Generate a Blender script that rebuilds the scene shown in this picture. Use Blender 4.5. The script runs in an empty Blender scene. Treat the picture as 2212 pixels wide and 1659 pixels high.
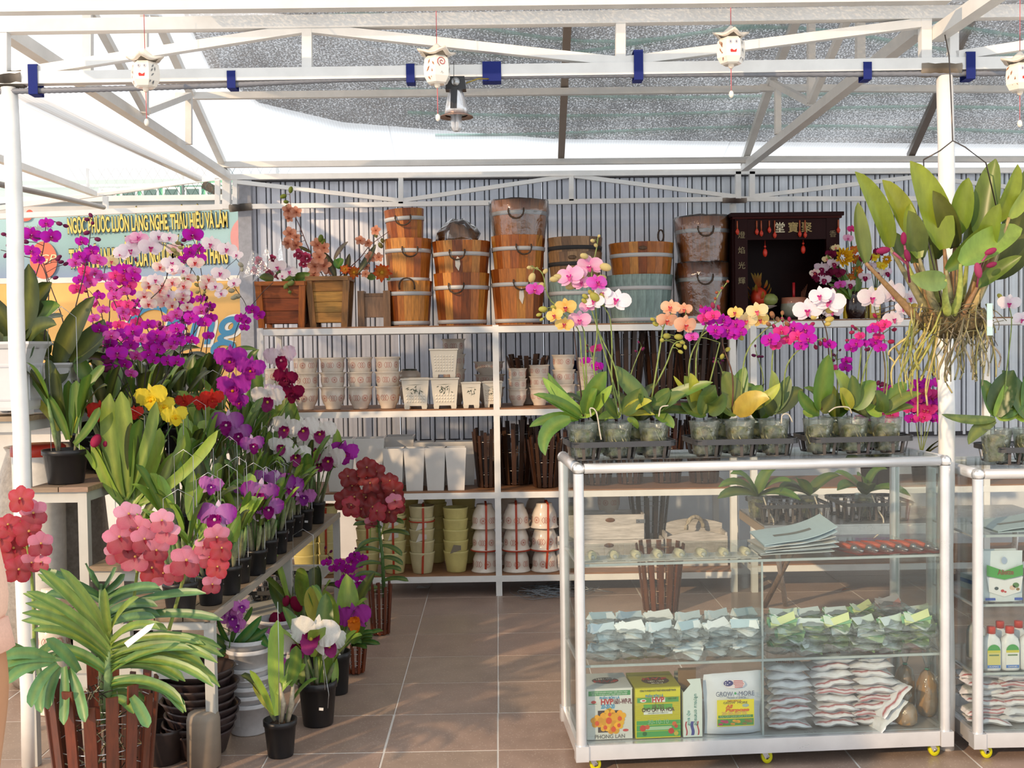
import bpy, math, random
from mathutils import Vector as V, Matrix, Euler, Quaternion
# ------------------------------------------------------------------ camera, sky, sun, exposure
SC = bpy.context.scene
COL = SC.collection
W_, H_, FPX = 2212.0, 1659.0, 2430.0
cd = bpy.data.cameras.new('camera'); cam = bpy.data.objects.new('camera', cd); COL.objects.link(cam)
cd.sensor_fit = 'HORIZONTAL'; cd.sensor_width = 36.0; cd.lens = 36.0 * FPX / W_
cd.clip_start = 0.05; cd.clip_end = 200
CAMZ = 1.40
CM = Matrix.Translation((0, 0, CAMZ)) @ Euler((0, 0, math.radians(-0.70))).to_matrix().to_4x4() @ \
     Euler((math.radians(90 - 2.0), 0, 0)).to_matrix().to_4x4() @ Euler((0, 0, math.radians(-0.80))).to_matrix().to_4x4()
cam.matrix_world = CM
SC.camera = cam
wd = bpy.data.worlds.new('sky'); SC.world = wd; wd.use_nodes = True
wn = wd.node_tree.nodes; bg = wn['Background']
bg.inputs['Color'].default_value = (0.90, 0.95, 1.0, 1); bg.inputs['Strength'].default_value = 1.0
sl = bpy.data.lights.new('sun', 'SUN'); sun = bpy.data.objects.new('sun', sl); COL.objects.link(sun)
sl.energy = 2.4; sl.angle = math.radians(1.2); sl.color = (1.0, 0.70, 0.42)
sun_dir = V((0.62, 0.78, -0.40)).normalized()            # the way the light travels: low, from behind the photographer's left
sun.rotation_euler = sun_dir.to_track_quat('-Z', 'Y').to_euler()
SC.view_settings.view_transform = 'Standard'; SC.view_settings.look = 'None'
SC.view_settings.gamma = 1.0; SC.view_settings.use_curve_mapping = False
SC.view_settings.exposure = 0.42
SC.cycles.max_bounces = 10; SC.cycles.transparent_max_bounces = 24; SC.cycles.caustics_reflective = False; SC.cycles.caustics_refractive = False
try:
 SC.cycles.use_denoising = True
except Exception:
 pass
# ------------------------------------------------------------------ pixels to places
_R3 = CM.to_3x3(); _EYE = V((0, 0, CAMZ))
def ray(px, py):
 return (_R3 @ V(((px - W_ / 2) / FPX, -(py - H_ / 2) / FPX, -1.0)))
def P(px, py, Y):                       # the point seen at a pixel, at depth Y
 d = ray(px, py); return _EYE + d * (Y / d.y)
def FZ(px, py, z=0.0):                  # the point seen at a pixel, on the level z
 d = ray(px, py); return _EYE + d * ((z - CAMZ) / d.z)
def S(n, Y): return n * Y / FPX         # n pixels at depth Y, in metres
R = random.Random(7)
def ru(a, b): return R.uniform(a, b)
def lerp(a, b, t): return a + (b - a) * t
def lc(a, b, t): return tuple(a[i] + (b[i] - a[i]) * t for i in range(3))
def jc(c, k=.12):
 m = 1 + ru(-k, k); return tuple(max(0, min(1, x * m * (1 + ru(-k, k) * .35))) for x in c)
def hx(s):                              # sRGB hex to linear
 o = []
 for i in (0, 2, 4):
  c = int(s[i:i + 2], 16) / 255; o.append(c / 12.92 if c <= .04045 else ((c + .055) / 1.055) ** 2.4)
 return tuple(o)
# ------------------------------------------------------------------ materials
MAT = {}
def newmat(name):
 m = bpy.data.materials.new(name); m.use_nodes = True; nt = m.node_tree
 for n in list(nt.nodes): nt.nodes.remove(n)
 out = nt.nodes.new('ShaderNodeOutputMaterial'); MAT[name] = m
 return m, nt, out
def nd(nt, t, **kw):
 n = nt.nodes.new(t)
 for k, v in kw.items():
  if k in n.inputs.keys(): n.inputs[k].default_value = v
  else: setattr(n, k, v)
 return n
def L(nt, a, b): nt.links.new(a, b)
def vcm(name, rough=.5, metal=0.0, noise=.15, scale=25., trans=0.0, bump=0.0, stretch=None, spec=.5, coat=0.0, rnoise=0.0):
 """a material whose colour is the piece's own colour attribute, varied by procedural noise"""
 m, nt, out = newmat(name)
 at = nd(nt, 'ShaderNodeAttribute'); at.attribute_name = 'Col'
 tc = nd(nt, 'ShaderNodeTexCoord'); mp = nd(nt, 'ShaderNodeMapping')
 if stretch: mp.inputs['Scale'].default_value = stretch
 L(nt, tc.outputs['Object'], mp.inputs['Vector'])
 no = nd(nt, 'ShaderNodeTexNoise', Scale=scale, Detail=5.0, Roughness=.6); L(nt, mp.outputs[0], no.inputs['Vector'])
 mr = nd(nt, 'ShaderNodeMapRange'); mr.inputs['From Min'].default_value = .3; mr.inputs['From Max'].default_value = .7
 mr.inputs['To Min'].default_value = 1 - noise; mr.inputs['To Max'].default_value = 1 + noise
 L(nt, no.outputs['Fac'], mr.inputs['Value'])
 mul = nd(nt, 'ShaderNodeVectorMath', operation='SCALE'); L(nt, at.outputs['Color'], mul.inputs[0]); L(nt, mr.outputs[0], mul.inputs['Scale'])
 p = nd(nt, 'ShaderNodeBsdfPrincipled', Roughness=rough, Metallic=metal)
 p.inputs['Specular IOR Level'].default_value = spec; p.inputs['Coat Weight'].default_value = coat; p.inputs['Coat Roughness'].default_value = .08
 L(nt, mul.outputs[0], p.inputs['Base Color'])
 if rnoise:
  m2 = nd(nt, 'ShaderNodeMapRange'); m2.inputs['To Min'].default_value = rough - rnoise; m2.inputs['To Max'].default_value = rough + rnoise
  L(nt, no.outputs['Fac'], m2.inputs['Value']); L(nt, m2.outputs[0], p.inputs['Roughness'])
 if bump:
  b = nd(nt, 'ShaderNodeBump', Strength=bump, Distance=.004); L(nt, no.outputs['Fac'], b.inputs['Height']); L(nt, b.outputs[0], p.inputs['Normal'])
 sh = p.outputs[0]
 if trans:
  t = nd(nt, 'ShaderNodeBsdfTranslucent'); L(nt, mul.outputs[0], t.inputs['Color'])
  mx = nd(nt, 'ShaderNodeMixShader'); mx.inputs[0].default_value = trans
  L(nt, sh, mx.inputs[1]); L(nt, t.outputs[0], mx.inputs[2]); sh = mx.outputs[0]
 L(nt, sh, out.inputs['Surface'])
 return m
vcm('leaf', rough=.36, noise=.22, scale=30, trans=.16, stretch=(1, 1, .35))
vcm('petal', rough=.62, noise=.10, scale=60, trans=.38, spec=.2)
vcm('stalk', rough=.55, noise=.3, scale=60)
vcm('matte', rough=.85, noise=.14, scale=30)
vcm('paint', rough=.42, noise=.07, scale=9, rnoise=.1)
vcm('ceramic', rough=.16, noise=.04, scale=8, coat=.3)
vcm('chalk', rough=.5, noise=.12, scale=12)
vcm('plastic', rough=.38, noise=.10, scale=30)
vcm('wood', rough=.42, noise=.38, scale=14, stretch=(6, 6, .7), bump=.15)
vcm('woodx', rough=.5, noise=.32, scale=14, stretch=(.7, 6, 6), bump=.15)
vcm('bark', rough=.75, noise=.45, scale=30, stretch=(3, 3, .6), bump=.4)
vcm('steel', rough=.3, metal=.85, noise=.12, scale=20, rnoise=.12)
vcm('alu', rough=.3, metal=.55, noise=.06, scale=10, rnoise=.08)
vcm('moss', rough=.95, noise=.6, scale=90, bump=.8)
vcm('fabric', rough=.95, noise=.06, scale=300, bump=.1)
vcm('skin', rough=.5, noise=.06, scale=30)
vcm('print', rough=.45, noise=.03, scale=40)
vcm('foil', rough=.28, noise=.08, scale=30, bump=.7)
vcm('masonry', rough=.9, noise=.10, scale=4, bump=.2)
vcm('galv', rough=.38, metal=.22, noise=.07, scale=6, rnoise=.08)
vcm('lacquer', rough=.45, noise=.1, spec=.12)
vcm('urn', rough=.35, noise=.25, scale=45, bump=1.0)
def _tile():
 m, nt, out = newmat('floor_tile')
 at = nd(nt, 'ShaderNodeAttribute'); at.attribute_name = 'Col'
 tc = nd(nt, 'ShaderNodeTexCoord'); oi = nd(nt, 'ShaderNodeObjectInfo')
 ad = nd(nt, 'ShaderNodeVectorMath', operation='ADD'); L(nt, tc.outputs['Object'], ad.inputs[0]); L(nt, oi.outputs['Location'], ad.inputs[1])
 n1 = nd(nt, 'ShaderNodeTexNoise', Scale=9., Detail=6., Roughness=.65); L(nt, ad.outputs[0], n1.inputs['Vector'])
 vo = nd(nt, 'ShaderNodeTexVoronoi', Scale=85.); L(nt, ad.outputs[0], vo.inputs['Vector'])
 lt = nd(nt, 'ShaderNodeMath', operation='LESS_THAN'); lt.inputs[1].default_value = .22; L(nt, vo.outputs['Distance'], lt.inputs[0])
 mr = nd(nt, 'ShaderNodeMapRange'); mr.inputs['From Min'].default_value = .3; mr.inputs['From Max'].default_value = .7
 mr.inputs['To Min'].default_value = .86; mr.inputs['To Max'].default_value = 1.14; L(nt, n1.outputs['Fac'], mr.inputs['Value'])
 sc = nd(nt, 'ShaderNodeVectorMath', operation='SCALE'); L(nt, at.outputs['Color'], sc.inputs[0]); L(nt, mr.outputs[0], sc.inputs['Scale'])
 mx = nd(nt, 'ShaderNodeMix', data_type='RGBA'); L(nt, lt.outputs[0], mx.inputs['Factor']); L(nt, sc.outputs[0], mx.inputs['A']); mx.inputs['B'].default_value = (.62, .52, .44, 1)
 ml = nd(nt, 'ShaderNodeMath', operation='MULTIPLY'); ml.inputs[1].default_value = .42; L(nt, lt.outputs[0], ml.inputs[0]); L(nt, ml.outputs[0], mx.inputs['Factor'])
 p = nd(nt, 'ShaderNodeBsdfPrincipled', Roughness=.32); L(nt, mx.outputs['Result'], p.inputs['Base Color'])
 r2 = nd(nt, 'ShaderNodeMapRange'); r2.inputs['To Min'].default_value = .22; r2.inputs['To Max'].default_value = .5; L(nt, n1.outputs['Fac'], r2.inputs['Value']); L(nt, r2.outputs[0], p.inputs['Roughness'])
 L(nt, p.outputs[0], out.inputs['Surface'])
_tile()
def clear(name, tint, gloss=.10, rough=.03, body=0.0, bcol=(.9, .9, .9), noise=0.0, nscale=30.):
 """thin clear sheet: see-through with a fresnel shine, and a little milky body"""
 m, nt, out = newmat(name)
 tr = nd(nt, 'ShaderNodeBsdfTransparent'); tr.inputs['Color'].default_value = (*tint, 1)
 gl = nd(nt, 'ShaderNodeBsdfGlossy', Roughness=rough)
 lw = nd(nt, 'ShaderNodeLayerWeight', Blend=.35)
 mr = nd(nt, 'ShaderNodeMapRange'); mr.inputs['To Min'].default_value = gloss * .5; mr.inputs['To Max'].default_value = min(1, gloss * 5)
 L(nt, lw.outputs['Fresnel'], mr.inputs['Value'])
 sh = tr.outputs[0]
 tc = nd(nt, 'ShaderNodeTexCoord'); no = nd(nt, 'ShaderNodeTexNoise', Scale=nscale, Detail=4.); L(nt, tc.outputs['Object'], no.inputs['Vector'])
 if body:
  df = nd(nt, 'ShaderNodeBsdfDiffuse'); df.inputs['Color'].default_value = (*bcol, 1)
  tl = nd(nt, 'ShaderNodeBsdfTranslucent'); tl.inputs['Color'].default_value = (*bcol, 1)
  a = nd(nt, 'ShaderNodeMixShader'); L(nt, df.outputs[0], a.inputs[1]); L(nt, tl.outputs[0], a.inputs[2])
  b = nd(nt, 'ShaderNodeMixShader'); b.inputs[0].default_value = body
  if noise:
   m2 = nd(nt, 'ShaderNodeMapRange'); m2.inputs['From Min'].default_value = .35; m2.inputs['From Max'].default_value = .68
   m2.inputs['To Min'].default_value = max(0, body - noise); m2.inputs['To Max'].default_value = body + noise
   L(nt, no.outputs['Fac'], m2.inputs['Value']); L(nt, m2.outputs[0], b.inputs[0])
  L(nt, sh, b.inputs[1]); L(nt, a.outputs[0], b.inputs[2]); sh = b.outputs[0]
 if noise:
  bp = nd(nt, 'ShaderNodeBump', Strength=.6, Distance=.01); L(nt, no.outputs['Fac'], bp.inputs['Height']); L(nt, bp.outputs[0], gl.inputs['Normal'])
 mx = nd(nt, 'ShaderNodeMixShader'); L(nt, mr.outputs[0], mx.inputs[0]); L(nt, sh, mx.inputs[1]); L(nt, gl.outputs[0], mx.inputs[2])
 L(nt, mx.outputs[0], out.inputs['Surface'])
clear('glass', (.95, .98, .97), gloss=.07)
clear('cup_plastic', (.86, .90, .87), gloss=.10, rough=.08, body=.10, bcol=(.75, .8, .78), noise=.07, nscale=60)
clear('film', (.97, .97, .97), gloss=.2, rough=.08, body=.03, bcol=(.9, .88, .85), noise=.05, nscale=28)
clear('bag_film', (.99, 1, 1), gloss=.14, rough=.12, body=.14, bcol=(.92, .98, .99), noise=.12, nscale=40)
clear('blister', (.99, .99, .98), gloss=.06, rough=.05, body=.10, bcol=(.9, .9, .85))
clear('bulb_glass', (.95, .97, 1), gloss=.1, rough=.05, body=.65, bcol=(.93, .95, .98))
def _poly():
 m, nt, out = newmat('polycarbonate')
 tc = nd(nt, 'ShaderNodeTexCoord'); sp = nd(nt, 'ShaderNodeSeparateXYZ'); L(nt, tc.outputs['Object'], sp.inputs[0])
 mu = nd(nt, 'ShaderNodeMath', operation='MULTIPLY'); mu.inputs[1].default_value = 2 * math.pi / .016; L(nt, sp.outputs['X'], mu.inputs[0])
 si = nd(nt, 'ShaderNodeMath', operation='SINE'); L(nt, mu.outputs[0], si.inputs[0])
 mr = nd(nt, 'ShaderNodeMapRange'); mr.inputs['From Min'].default_value = -1; mr.inputs['To Min'].default_value = .90; mr.inputs['To Max'].default_value = 1.0; L(nt, si.outputs[0], mr.inputs['Value'])
 cb = nd(nt, 'ShaderNodeCombineColor')
 for k in ('Red', 'Green', 'Blue'): L(nt, mr.outputs[0], cb.inputs[k])
 tl = nd(nt, 'ShaderNodeBsdfTranslucent'); L(nt, cb.outputs[0], tl.inputs['Color'])
 tr = nd(nt, 'ShaderNodeBsdfTransparent'); L(nt, cb.outputs[0], tr.inputs['Color'])
 df = nd(nt, 'ShaderNodeBsdfDiffuse'); df.inputs['Color'].default_value = (.8, .8, .82, 1)
 a = nd(nt, 'ShaderNodeMixShader'); a.inputs[0].default_value = .48; L(nt, tl.outputs[0], a.inputs[1]); L(nt, tr.outputs[0], a.inputs[2])
 b = nd(nt, 'ShaderNodeMixShader'); b.inputs[0].default_value = .10; L(nt, a.outputs[0], b.inputs[1]); L(nt, df.outputs[0], b.inputs[2])
 L(nt, b.outputs[0], out.inputs['Surface'])
_poly()
def _net():
 m, nt, out = newmat('shade_net')
 tc = nd(nt, 'ShaderNodeTexCoord'); mp = nd(nt, 'ShaderNodeMapping'); mp.inputs['Scale'].default_value = (1, .9, 1); L(nt, tc.outputs['Object'], mp.inputs[0])
 n1 = nd(nt, 'ShaderNodeTexNoise', Scale=115., Detail=2.); L(nt, mp.outputs[0], n1.inputs['Vector'])
 n2 = nd(nt, 'ShaderNodeTexNoise', Scale=1.6, Detail=3.); L(nt, mp.outputs[0], n2.inputs['Vector'])
 ad = nd(nt, 'ShaderNodeMath', operation='MULTIPLY_ADD'); ad.inputs[1].default_value = .22; L(nt, n2.outputs['Fac'], ad.inputs[0]); L(nt, n1.outputs['Fac'], ad.inputs[2])
 gt = nd(nt, 'ShaderNodeMapRange'); gt.inputs['From Min'].default_value = .60; gt.inputs['From Max'].default_value = .74; gt.inputs['To Min'].default_value = .05; gt.inputs['To Max'].default_value = .85; L(nt, ad.outputs[0], gt.inputs['Value'])
 df = nd(nt, 'ShaderNodeBsdfDiffuse'); df.inputs['Color'].default_value = (.075, .07, .085, 1)
 tr = nd(nt, 'ShaderNodeBsdfTransparent')
 mx = nd(nt, 'ShaderNodeMixShader'); L(nt, gt.outputs[0], mx.inputs[0]); L(nt, df.outputs[0], mx.inputs[1]); L(nt, tr.outputs[0], mx.inputs[2])
 L(nt, mx.outputs[0], out.inputs['Surface'])
_net()
def glow(name, col, k):
 m, nt, out = newmat(name); e = nd(nt, 'ShaderNodeEmission', Strength=k); e.inputs['Color'].default_value = (*col, 1); L(nt, e.outputs[0], out.inputs['Surface'])
glow('led_red', (1, .06, .01), 1.2)
INK = {}
def ink(col):
 k = tuple(round(c, 3) for c in col)
 if k not in INK:
  m, nt, out = newmat('ink_%d' % len(INK)); p = nd(nt, 'ShaderNodeBsdfPrincipled', Roughness=.5);
  no = nd(nt, 'ShaderNodeTexNoise', Scale=50.); mx = nd(nt, 'ShaderNodeMix', data_type='RGBA'); mx.inputs['A'].default_value = (*k, 1); mx.inputs['B'].default_value = (*[c * .85 for c in k], 1)
  L(nt, no.outputs['Fac'], mx.inputs['Factor']); L(nt, mx.outputs['Result'], p.inputs['Base Color']); L(nt, p.outputs[0], out.inputs['Surface']); INK[k] = m
 return INK[k]
# ------------------------------------------------------------------ mesh builder
def ortho(t, up=V((0, 0, 1))):
 t = t.normalized()
 if abs(t.dot(up)) > .98: up = V((0, 1, 0))
 s = t.cross(up).normalized(); return t, s, s.cross(t).normalized()
class MB:
 def __init__(self, col=(.8, .8, .8)): self.v, self.f, self.c, self.s, self.col = [], [], [], [], col
 def add(self, vs, fs, col=None, smooth=False):
  o = len(self.v); col = col or self.col
  self.v += [tuple(p) for p in vs]
  self.c += col if isinstance(col, list) else [col] * len(vs)
  self.f += [tuple(i + o for i in f) for f in fs]; self.s += [smooth] * len(fs)
  return self
 def box(self, c, s, col=None, rot=None, taper=1.0):
  c = V(c); vs = []
  for z in (-.5, .5):
   k = 1.0 if z < 0 else taper
   for x, y in ((-.5, -.5), (.5, -.5), (.5, .5), (-.5, .5)):
    p = V((x * s[0] * k, y * s[1] * k, z * s[2]))
    vs.append(c + (rot @ p if rot else p))
  return self.add(vs, [(3, 2, 1, 0), (4, 5, 6, 7), (0, 1, 5, 4), (1, 2, 6, 5), (2, 3, 7, 6), (3, 0, 4, 7)], col)
 def bb(self, x0, x1, y0, y1, z0, z1, col=None): return self.box(((x0 + x1) / 2, (y0 + y1) / 2, (z0 + z1) / 2), (x1 - x0, y1 - y0, z1 - z0), col)
 def beam(self, p, q, w, h, col=None, up=V((0, 0, 1))):
  p, q = V(p), V(q); t, s, u = ortho(q - p, up)
  vs = [a + s * (x * w) + u * (y * h) for a in (p, q) for x, y in ((-.5, -.5), (.5, -.5), (.5, .5), (-.5, .5))]
  return self.add(vs, [(0, 1, 2, 3), (7, 6, 5, 4), (0, 4, 5, 1), (1, 5, 6, 2), (2, 6, 7, 3), (3, 7, 4, 0)], col)
 def tube(self, pts, r, n=6, col=None, cap=True):
  pts = [V(p) for p in pts]; m = len(pts); vs, fs, cs = [], [], []
  for i, p in enumerate(pts):
   t = pts[min(i + 1, m - 1)] - pts[max(i - 1, 0)]
   if t.length < 1e-7: t = V((0, 0, 1))
   t, s, u = ortho(t, V((0.13, 0.07, 1)) if abs(t.normalized().z) < .9 else V((0, 1, 0)))
   rr = r[i] if isinstance(r, (list, tuple)) else r
   for k in range(n):
    a = 2 * math.pi * k / n; vs.append(p + s * (rr * math.cos(a)) + u * (rr * math.sin(a)))
    if isinstance(col, list): cs.append(col[i])
  for i in range(m - 1):
   for k in range(n):
    a, b = i * n + k, i * n + (k + 1) % n; fs.append((a, b, b + n, a + n))
  if cap: fs += [tuple(range(n - 1, -1, -1)), tuple(range((m - 1) * n, m * n))]
  return self.add(vs, fs, cs if isinstance(col, list) else col, True)
 def lathe(self, prof, n=20, at=(0, 0, 0), col=None, smooth=True, sq=None, cap0=True, cap1=False, wob=0, flat=False):
  """turn a profile [(radius, height[, colour])] about the upright axis; sq turns it square with that corner rounding"""
  at = V(at); vs, fs, cs = [], [], []
  for pr in prof:
   for k in range(n):
    a = 2 * math.pi * k / n + (math.pi / n if flat else 0); c, s_ = math.cos(a), math.sin(a)
    q = 1.0
    if sq: q = 1 / ((abs(c) ** sq + abs(s_) ** sq) ** (1 / sq))
    rr = pr[0] * q * (1 + (wob * math.sin(a * 3 + pr[1] * 40) if wob else 0))
    vs.append(at + V((rr * c, rr * s_, pr[1])))
    if len(pr) > 2: cs.append(pr[2])
    elif isinstance(col, tuple): cs.append(col)
    else: cs.append(self.col)
  m = len(prof)
  for i in range(m - 1):
   for k in range(n):
    a, b = i * n + k, i * n + (k + 1) % n; fs.append((a, b, b + n, a + n))
  if cap0: fs.append(tuple(range(n - 1, -1, -1)))
  if cap1: fs.append(tuple(range((m - 1) * n, m * n)))
  return self.add(vs, fs, cs, smooth)
 def ball(self, c, r, col=None, n=8, m=6, axis=None):
  c = V(c); rx, ry, rz = r if isinstance(r, (tuple, list)) else (r, r, r)
  q = V((0, 0, 1)).rotation_difference(V(axis).normalized()) if axis is not None else None
  vs, fs = [], []
  for i in range(m + 1):
   t = math.pi * i / m
   for k in range(n):
    a = 2 * math.pi * k / n; p = V((rx * math.sin(t) * math.cos(a), ry * math.sin(t) * math.sin(a), rz * math.cos(t)))
    vs.append(c + (q @ p if q else p))
  for i in range(m):
   for k in range(n):
    a, b = i * n + k, i * n + (k + 1) % n; fs.append((b, a, a + n, b + n))
  return self.add(vs, fs, col, True)
 def prism(self, outline, d, at=None, col=None, smooth=False):
  """an outline [(x, z)] in the upright plane, given a thickness d towards +y; at maps (x, y, z)"""
  n = len(outline); f = at or (lambda x, y, z: V((x, y, z)))
  vs = [f(x, 0, z) for x, z in outline] + [f(x, d, z) for x, z in outline]
  fs = [tuple(range(n)), tuple(range(2 * n - 1, n - 1, -1))] + [(i, i + n, (i + 1) % n + n, (i + 1) % n) for i in range(n)]
  return self.add(vs, fs, col, smooth)
 def blade(self, pts, w, face, prof='oval', fold=.25, c0=None, c1=None, mid=None, n=9, ruf=0.0, thick=0):
  """a leaf or petal along a bezier (3 or 4 points), half width w, its upper side towards face"""
  pts = [V(p) for p in pts]; face = V(face); vs, fs, cs = [], [], []
  c0 = c0 or self.col; c1 = c1 or c0; mid = mid or c0
  def bz(t):
   if len(pts) == 3: return pts[0] * (1 - t) ** 2 + pts[1] * (2 * t * (1 - t)) + pts[2] * t * t
   return pts[0] * (1 - t) ** 3 + pts[1] * (3 * t * (1 - t) ** 2) + pts[2] * (3 * t * t * (1 - t)) + pts[3] * t ** 3
  ph = ru(0, 6)
  for i in range(n):
   t = i / (n - 1); p = bz(t); tg = (bz(min(1, t + .02)) - bz(max(0, t - .02))).normalized()
   s = tg.cross(face)
   if s.length < .15: s = tg.cross(face + V((.5, .2, .4)))
   s.normalize(); nn = s.cross(tg).normalized()
   if prof == 'oval': ww = w * (max(0.0, math.sin(math.pi * min(1, .06 + .94 * t ** .8))) ** .62 if t < 1 else 0.04)
   elif prof == 'strap': ww = w * min(1, .55 + 1.3 * t) * (1 if t < .72 else math.sqrt(max(.012, 1 - ((t - .72) / .28) ** 2)))
   elif prof == 'spear': ww = w * max(.05, math.sin(math.pi * (.08 + .9 * t)) ** .8)
   elif prof == 'round': ww = w * max(.14, math.sqrt(max(0.0, 1 - (2 * max(.0, t) * .985 - 1.0) ** 2)) if t > .18 else .35 + 2.2 * t)
   else: ww = w
   for j, x in enumerate((-1, -.5, 0, .5, 1)):
    z = abs(x) ** 1.5 * ww * fold
    if ruf and j in (0, 4): z += ruf * w * math.sin(ph + t * 23 + j);
    vs.append(p + s * (x * ww) + nn * z)
    cs.append(lc(lc(c0, c1, t), mid, (1 - abs(x)) ** 2 * .8 if mid is not c0 else 0))
  for i in range(n - 1):
   for j in range(4): a = i * 5 + j; fs.append((a, a + 1, a + 6, a + 5))
  return self.add(vs, fs, cs, True)
 def mesh(self, name, mat):
  me = bpy.data.meshes.new(name); me.from_pydata(self.v, [], self.f)
  ca = me.color_attributes.new('Col', 'FLOAT_COLOR', 'POINT')
  ca.data.foreach_set('color', [x for c in self.c for x in (c[0], c[1], c[2], 1.0)])
  me.polygons.foreach_set('use_smooth', self.s)
  me.materials.append(MAT[mat] if isinstance(mat, str) else mat)
  return me
 def build(self, name, mat, parent=None, world=True, label=None, kind=None):
  """link what was collected as one object; geometry given in world places is made relative to the parent's place"""
  if parent is not None and world:
   o = org(parent); self.v = [(p[0] - o[0], p[1] - o[1], p[2] - o[2]) for p in self.v]
  return link(name, self.mesh(name, mat), parent, label, kind)
ORG = {}
def org(o): return ORG.get(o.name, (0, 0, 0))
def link(name, data, parent=None, label=None, kind=None):
 o = bpy.data.objects.new(name, data); COL.objects.link(o)
 if parent is not None: o.parent = parent; ORG[o.name] = org(parent)
 if label: o['label'] = label
 if kind: o['kind'] = kind
 return o
def thing(name, label, cat, loc=(0, 0, 0), group=None, rz=0.0):
 o = bpy.data.objects.new(name, None); COL.objects.link(o); o.empty_display_size = .05
 o.location = loc; o.rotation_euler = (0, 0, rz); ORG[o.name] = tuple(loc); o['label'] = label; o['category'] = cat
 if group: o['group'] = group
 return o
def tag(o, label, cat, group=None):
 o['label'] = label; o['category'] = cat
 if group: o['group'] = group
 return o
def one(mb, name, mat, label, cat, loc, group=None):
 """a thing that is one mesh: world geometry, origin at loc"""
 mb.v = [(p[0] - loc[0], p[1] - loc[1], p[2] - loc[2]) for p in mb.v]
 o = link(name, mb.mesh(name, mat)); o.location = loc; ORG[o.name] = tuple(loc); return tag(o, label, cat, group)
def structure(name, loc=(0, 0, 0), label=None):
 o = bpy.data.objects.new(name, None); COL.objects.link(o); o.location = loc; ORG[o.name] = tuple(loc); o['kind'] = 'structure'
 if label: o['label'] = label
 return o
KIDS = {}
def children(o):
 return [c for c in bpy.data.objects if c.parent == o]
def copy_tree(src, loc, rz=None, label=None, group=None, scale=None, tree=None):
 """a copy of a thing with copies of its parts and sub-parts (mesh data shared)"""
 key = src.name
 if key not in KIDS: KIDS[key] = [(c, [g for g in children(c)]) for c in children(src)]
 r = src.copy(); COL.objects.link(r); r.location = loc; ORG[r.name] = tuple(loc)
 if rz is not None: r.rotation_euler = (r.rotation_euler[0], r.rotation_euler[1], rz)
 if scale is not None: r.scale = scale if isinstance(scale, (tuple, list)) else (scale,) * 3
 if label: r['label'] = label
 if group: r['group'] = group
 for c, gs in KIDS[key]:
  d = c.copy(); COL.objects.link(d); d.parent = r; ORG[d.name] = tuple(loc)
  for g in gs:
   e = g.copy(); COL.objects.link(e); e.parent = d
 return r
def text(body, loc, size, col, parent, name='lettering', sx=1.0, rot=(90, 0, 0), align='CENTER', ext=.0004, width=None, bold=0.0, shear=0.0, height=None, local=False):
 cu = bpy.data.curves.new(name, 'FONT'); cu.body = body; cu.size = size; cu.extrude = ext; cu.align_x = align; cu.align_y = 'CENTER'; cu.offset = bold; cu.shear = shear
 cu.materials.append(ink(col)); o = bpy.data.objects.new(name, cu); COL.objects.link(o)
 o.parent = parent; g = (0, 0, 0) if local else org(parent); o.location = (loc[0] - g[0], loc[1] - g[1], loc[2] - g[2]); o.rotation_euler = [math.radians(a) for a in rot]; o.scale = (sx, 1, 1)
 if width:
  TXT.append((o, width, height))
 return o
TXT = []
# ------------------------------------------------------------------ the setting
WHITE = (.80, .80, .78); YA, YB, YW = 3.78, 7.25, 7.36
fl = structure('floor', label='tan speckled tiles with pale joints over the shop floor')
MB((.66, .62, .57)).bb(-7, 7, -5, 10, -.12, -.0014).build('grout_bed', 'masonry', fl)
TS = .395; jx = FZ(1076, 1500).x; jy = FZ(1000, 1474).y
tm = []
for k in range(4):
 b = MB(jc((.36, .26, .205), .05)); h = TS / 2 - .0022
 b.bb(-h, h, -h, h, -.02, -.001); b.bb(-h + .002, h - .002, -h + .002, h - .002, -.001, 0); tm.append(b.mesh('tile', 'floor_tile'))
for i in range(-6, 10):
 for j in range(-3, 10):
  o = link('tile', R.choice(tm), fl); o.location = (jx + (i + .5) * TS, jy + (j + .5) * TS, ru(-.0006, .0)); o.rotation_euler = (0, 0, R.choice((0, math.pi / 2, math.pi)))
# rear wall: rendered base with ribbed metal sheets above
wr = structure('wall_rear', label='ribbed silver metal sheets above a pale rendered base')
MB((.66, .69, .74)).bb(-1.62, 5.2, YW + .03, YW + .25, -.05, .78).build('base', 'masonry', wr)
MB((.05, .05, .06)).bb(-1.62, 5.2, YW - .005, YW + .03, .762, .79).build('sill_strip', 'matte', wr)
pit = .0945; sx = -1.59
for s in range(7):
 b = MB(); x = sx + s * pit * 10; pr = []
 for k in range(10):
  a = x + k * pit
  pr += [(a + .002, 0), (a + .006, .013), (a + .010, .0), (a + .014, -.008), (a + .030, -.008), (a + .034, 0), (a + .038, .013), (a + .042, 0), (a + .06, -.0015), (a + .075, 0)]
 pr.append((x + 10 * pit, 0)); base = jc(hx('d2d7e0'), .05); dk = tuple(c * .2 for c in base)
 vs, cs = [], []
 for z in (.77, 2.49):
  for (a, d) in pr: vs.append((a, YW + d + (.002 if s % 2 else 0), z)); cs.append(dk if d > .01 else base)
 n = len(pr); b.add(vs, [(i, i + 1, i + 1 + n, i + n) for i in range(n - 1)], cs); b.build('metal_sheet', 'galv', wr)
MB((.03, .03, .035)).bb(-1.6, 5.2, YW - .03, YW + .02, 2.475, 2.50).build('shadow_band', 'matte')['kind'] = 'structure'  # painted shade: near-black strip for the shadow below the rear top chord
MB((.40, .41, .45)).bb(-1.66, -1.575, YW - .06, YW + .2, 0, 2.5).build('trim_2', 'matte')['kind'] = 'structure'
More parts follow.
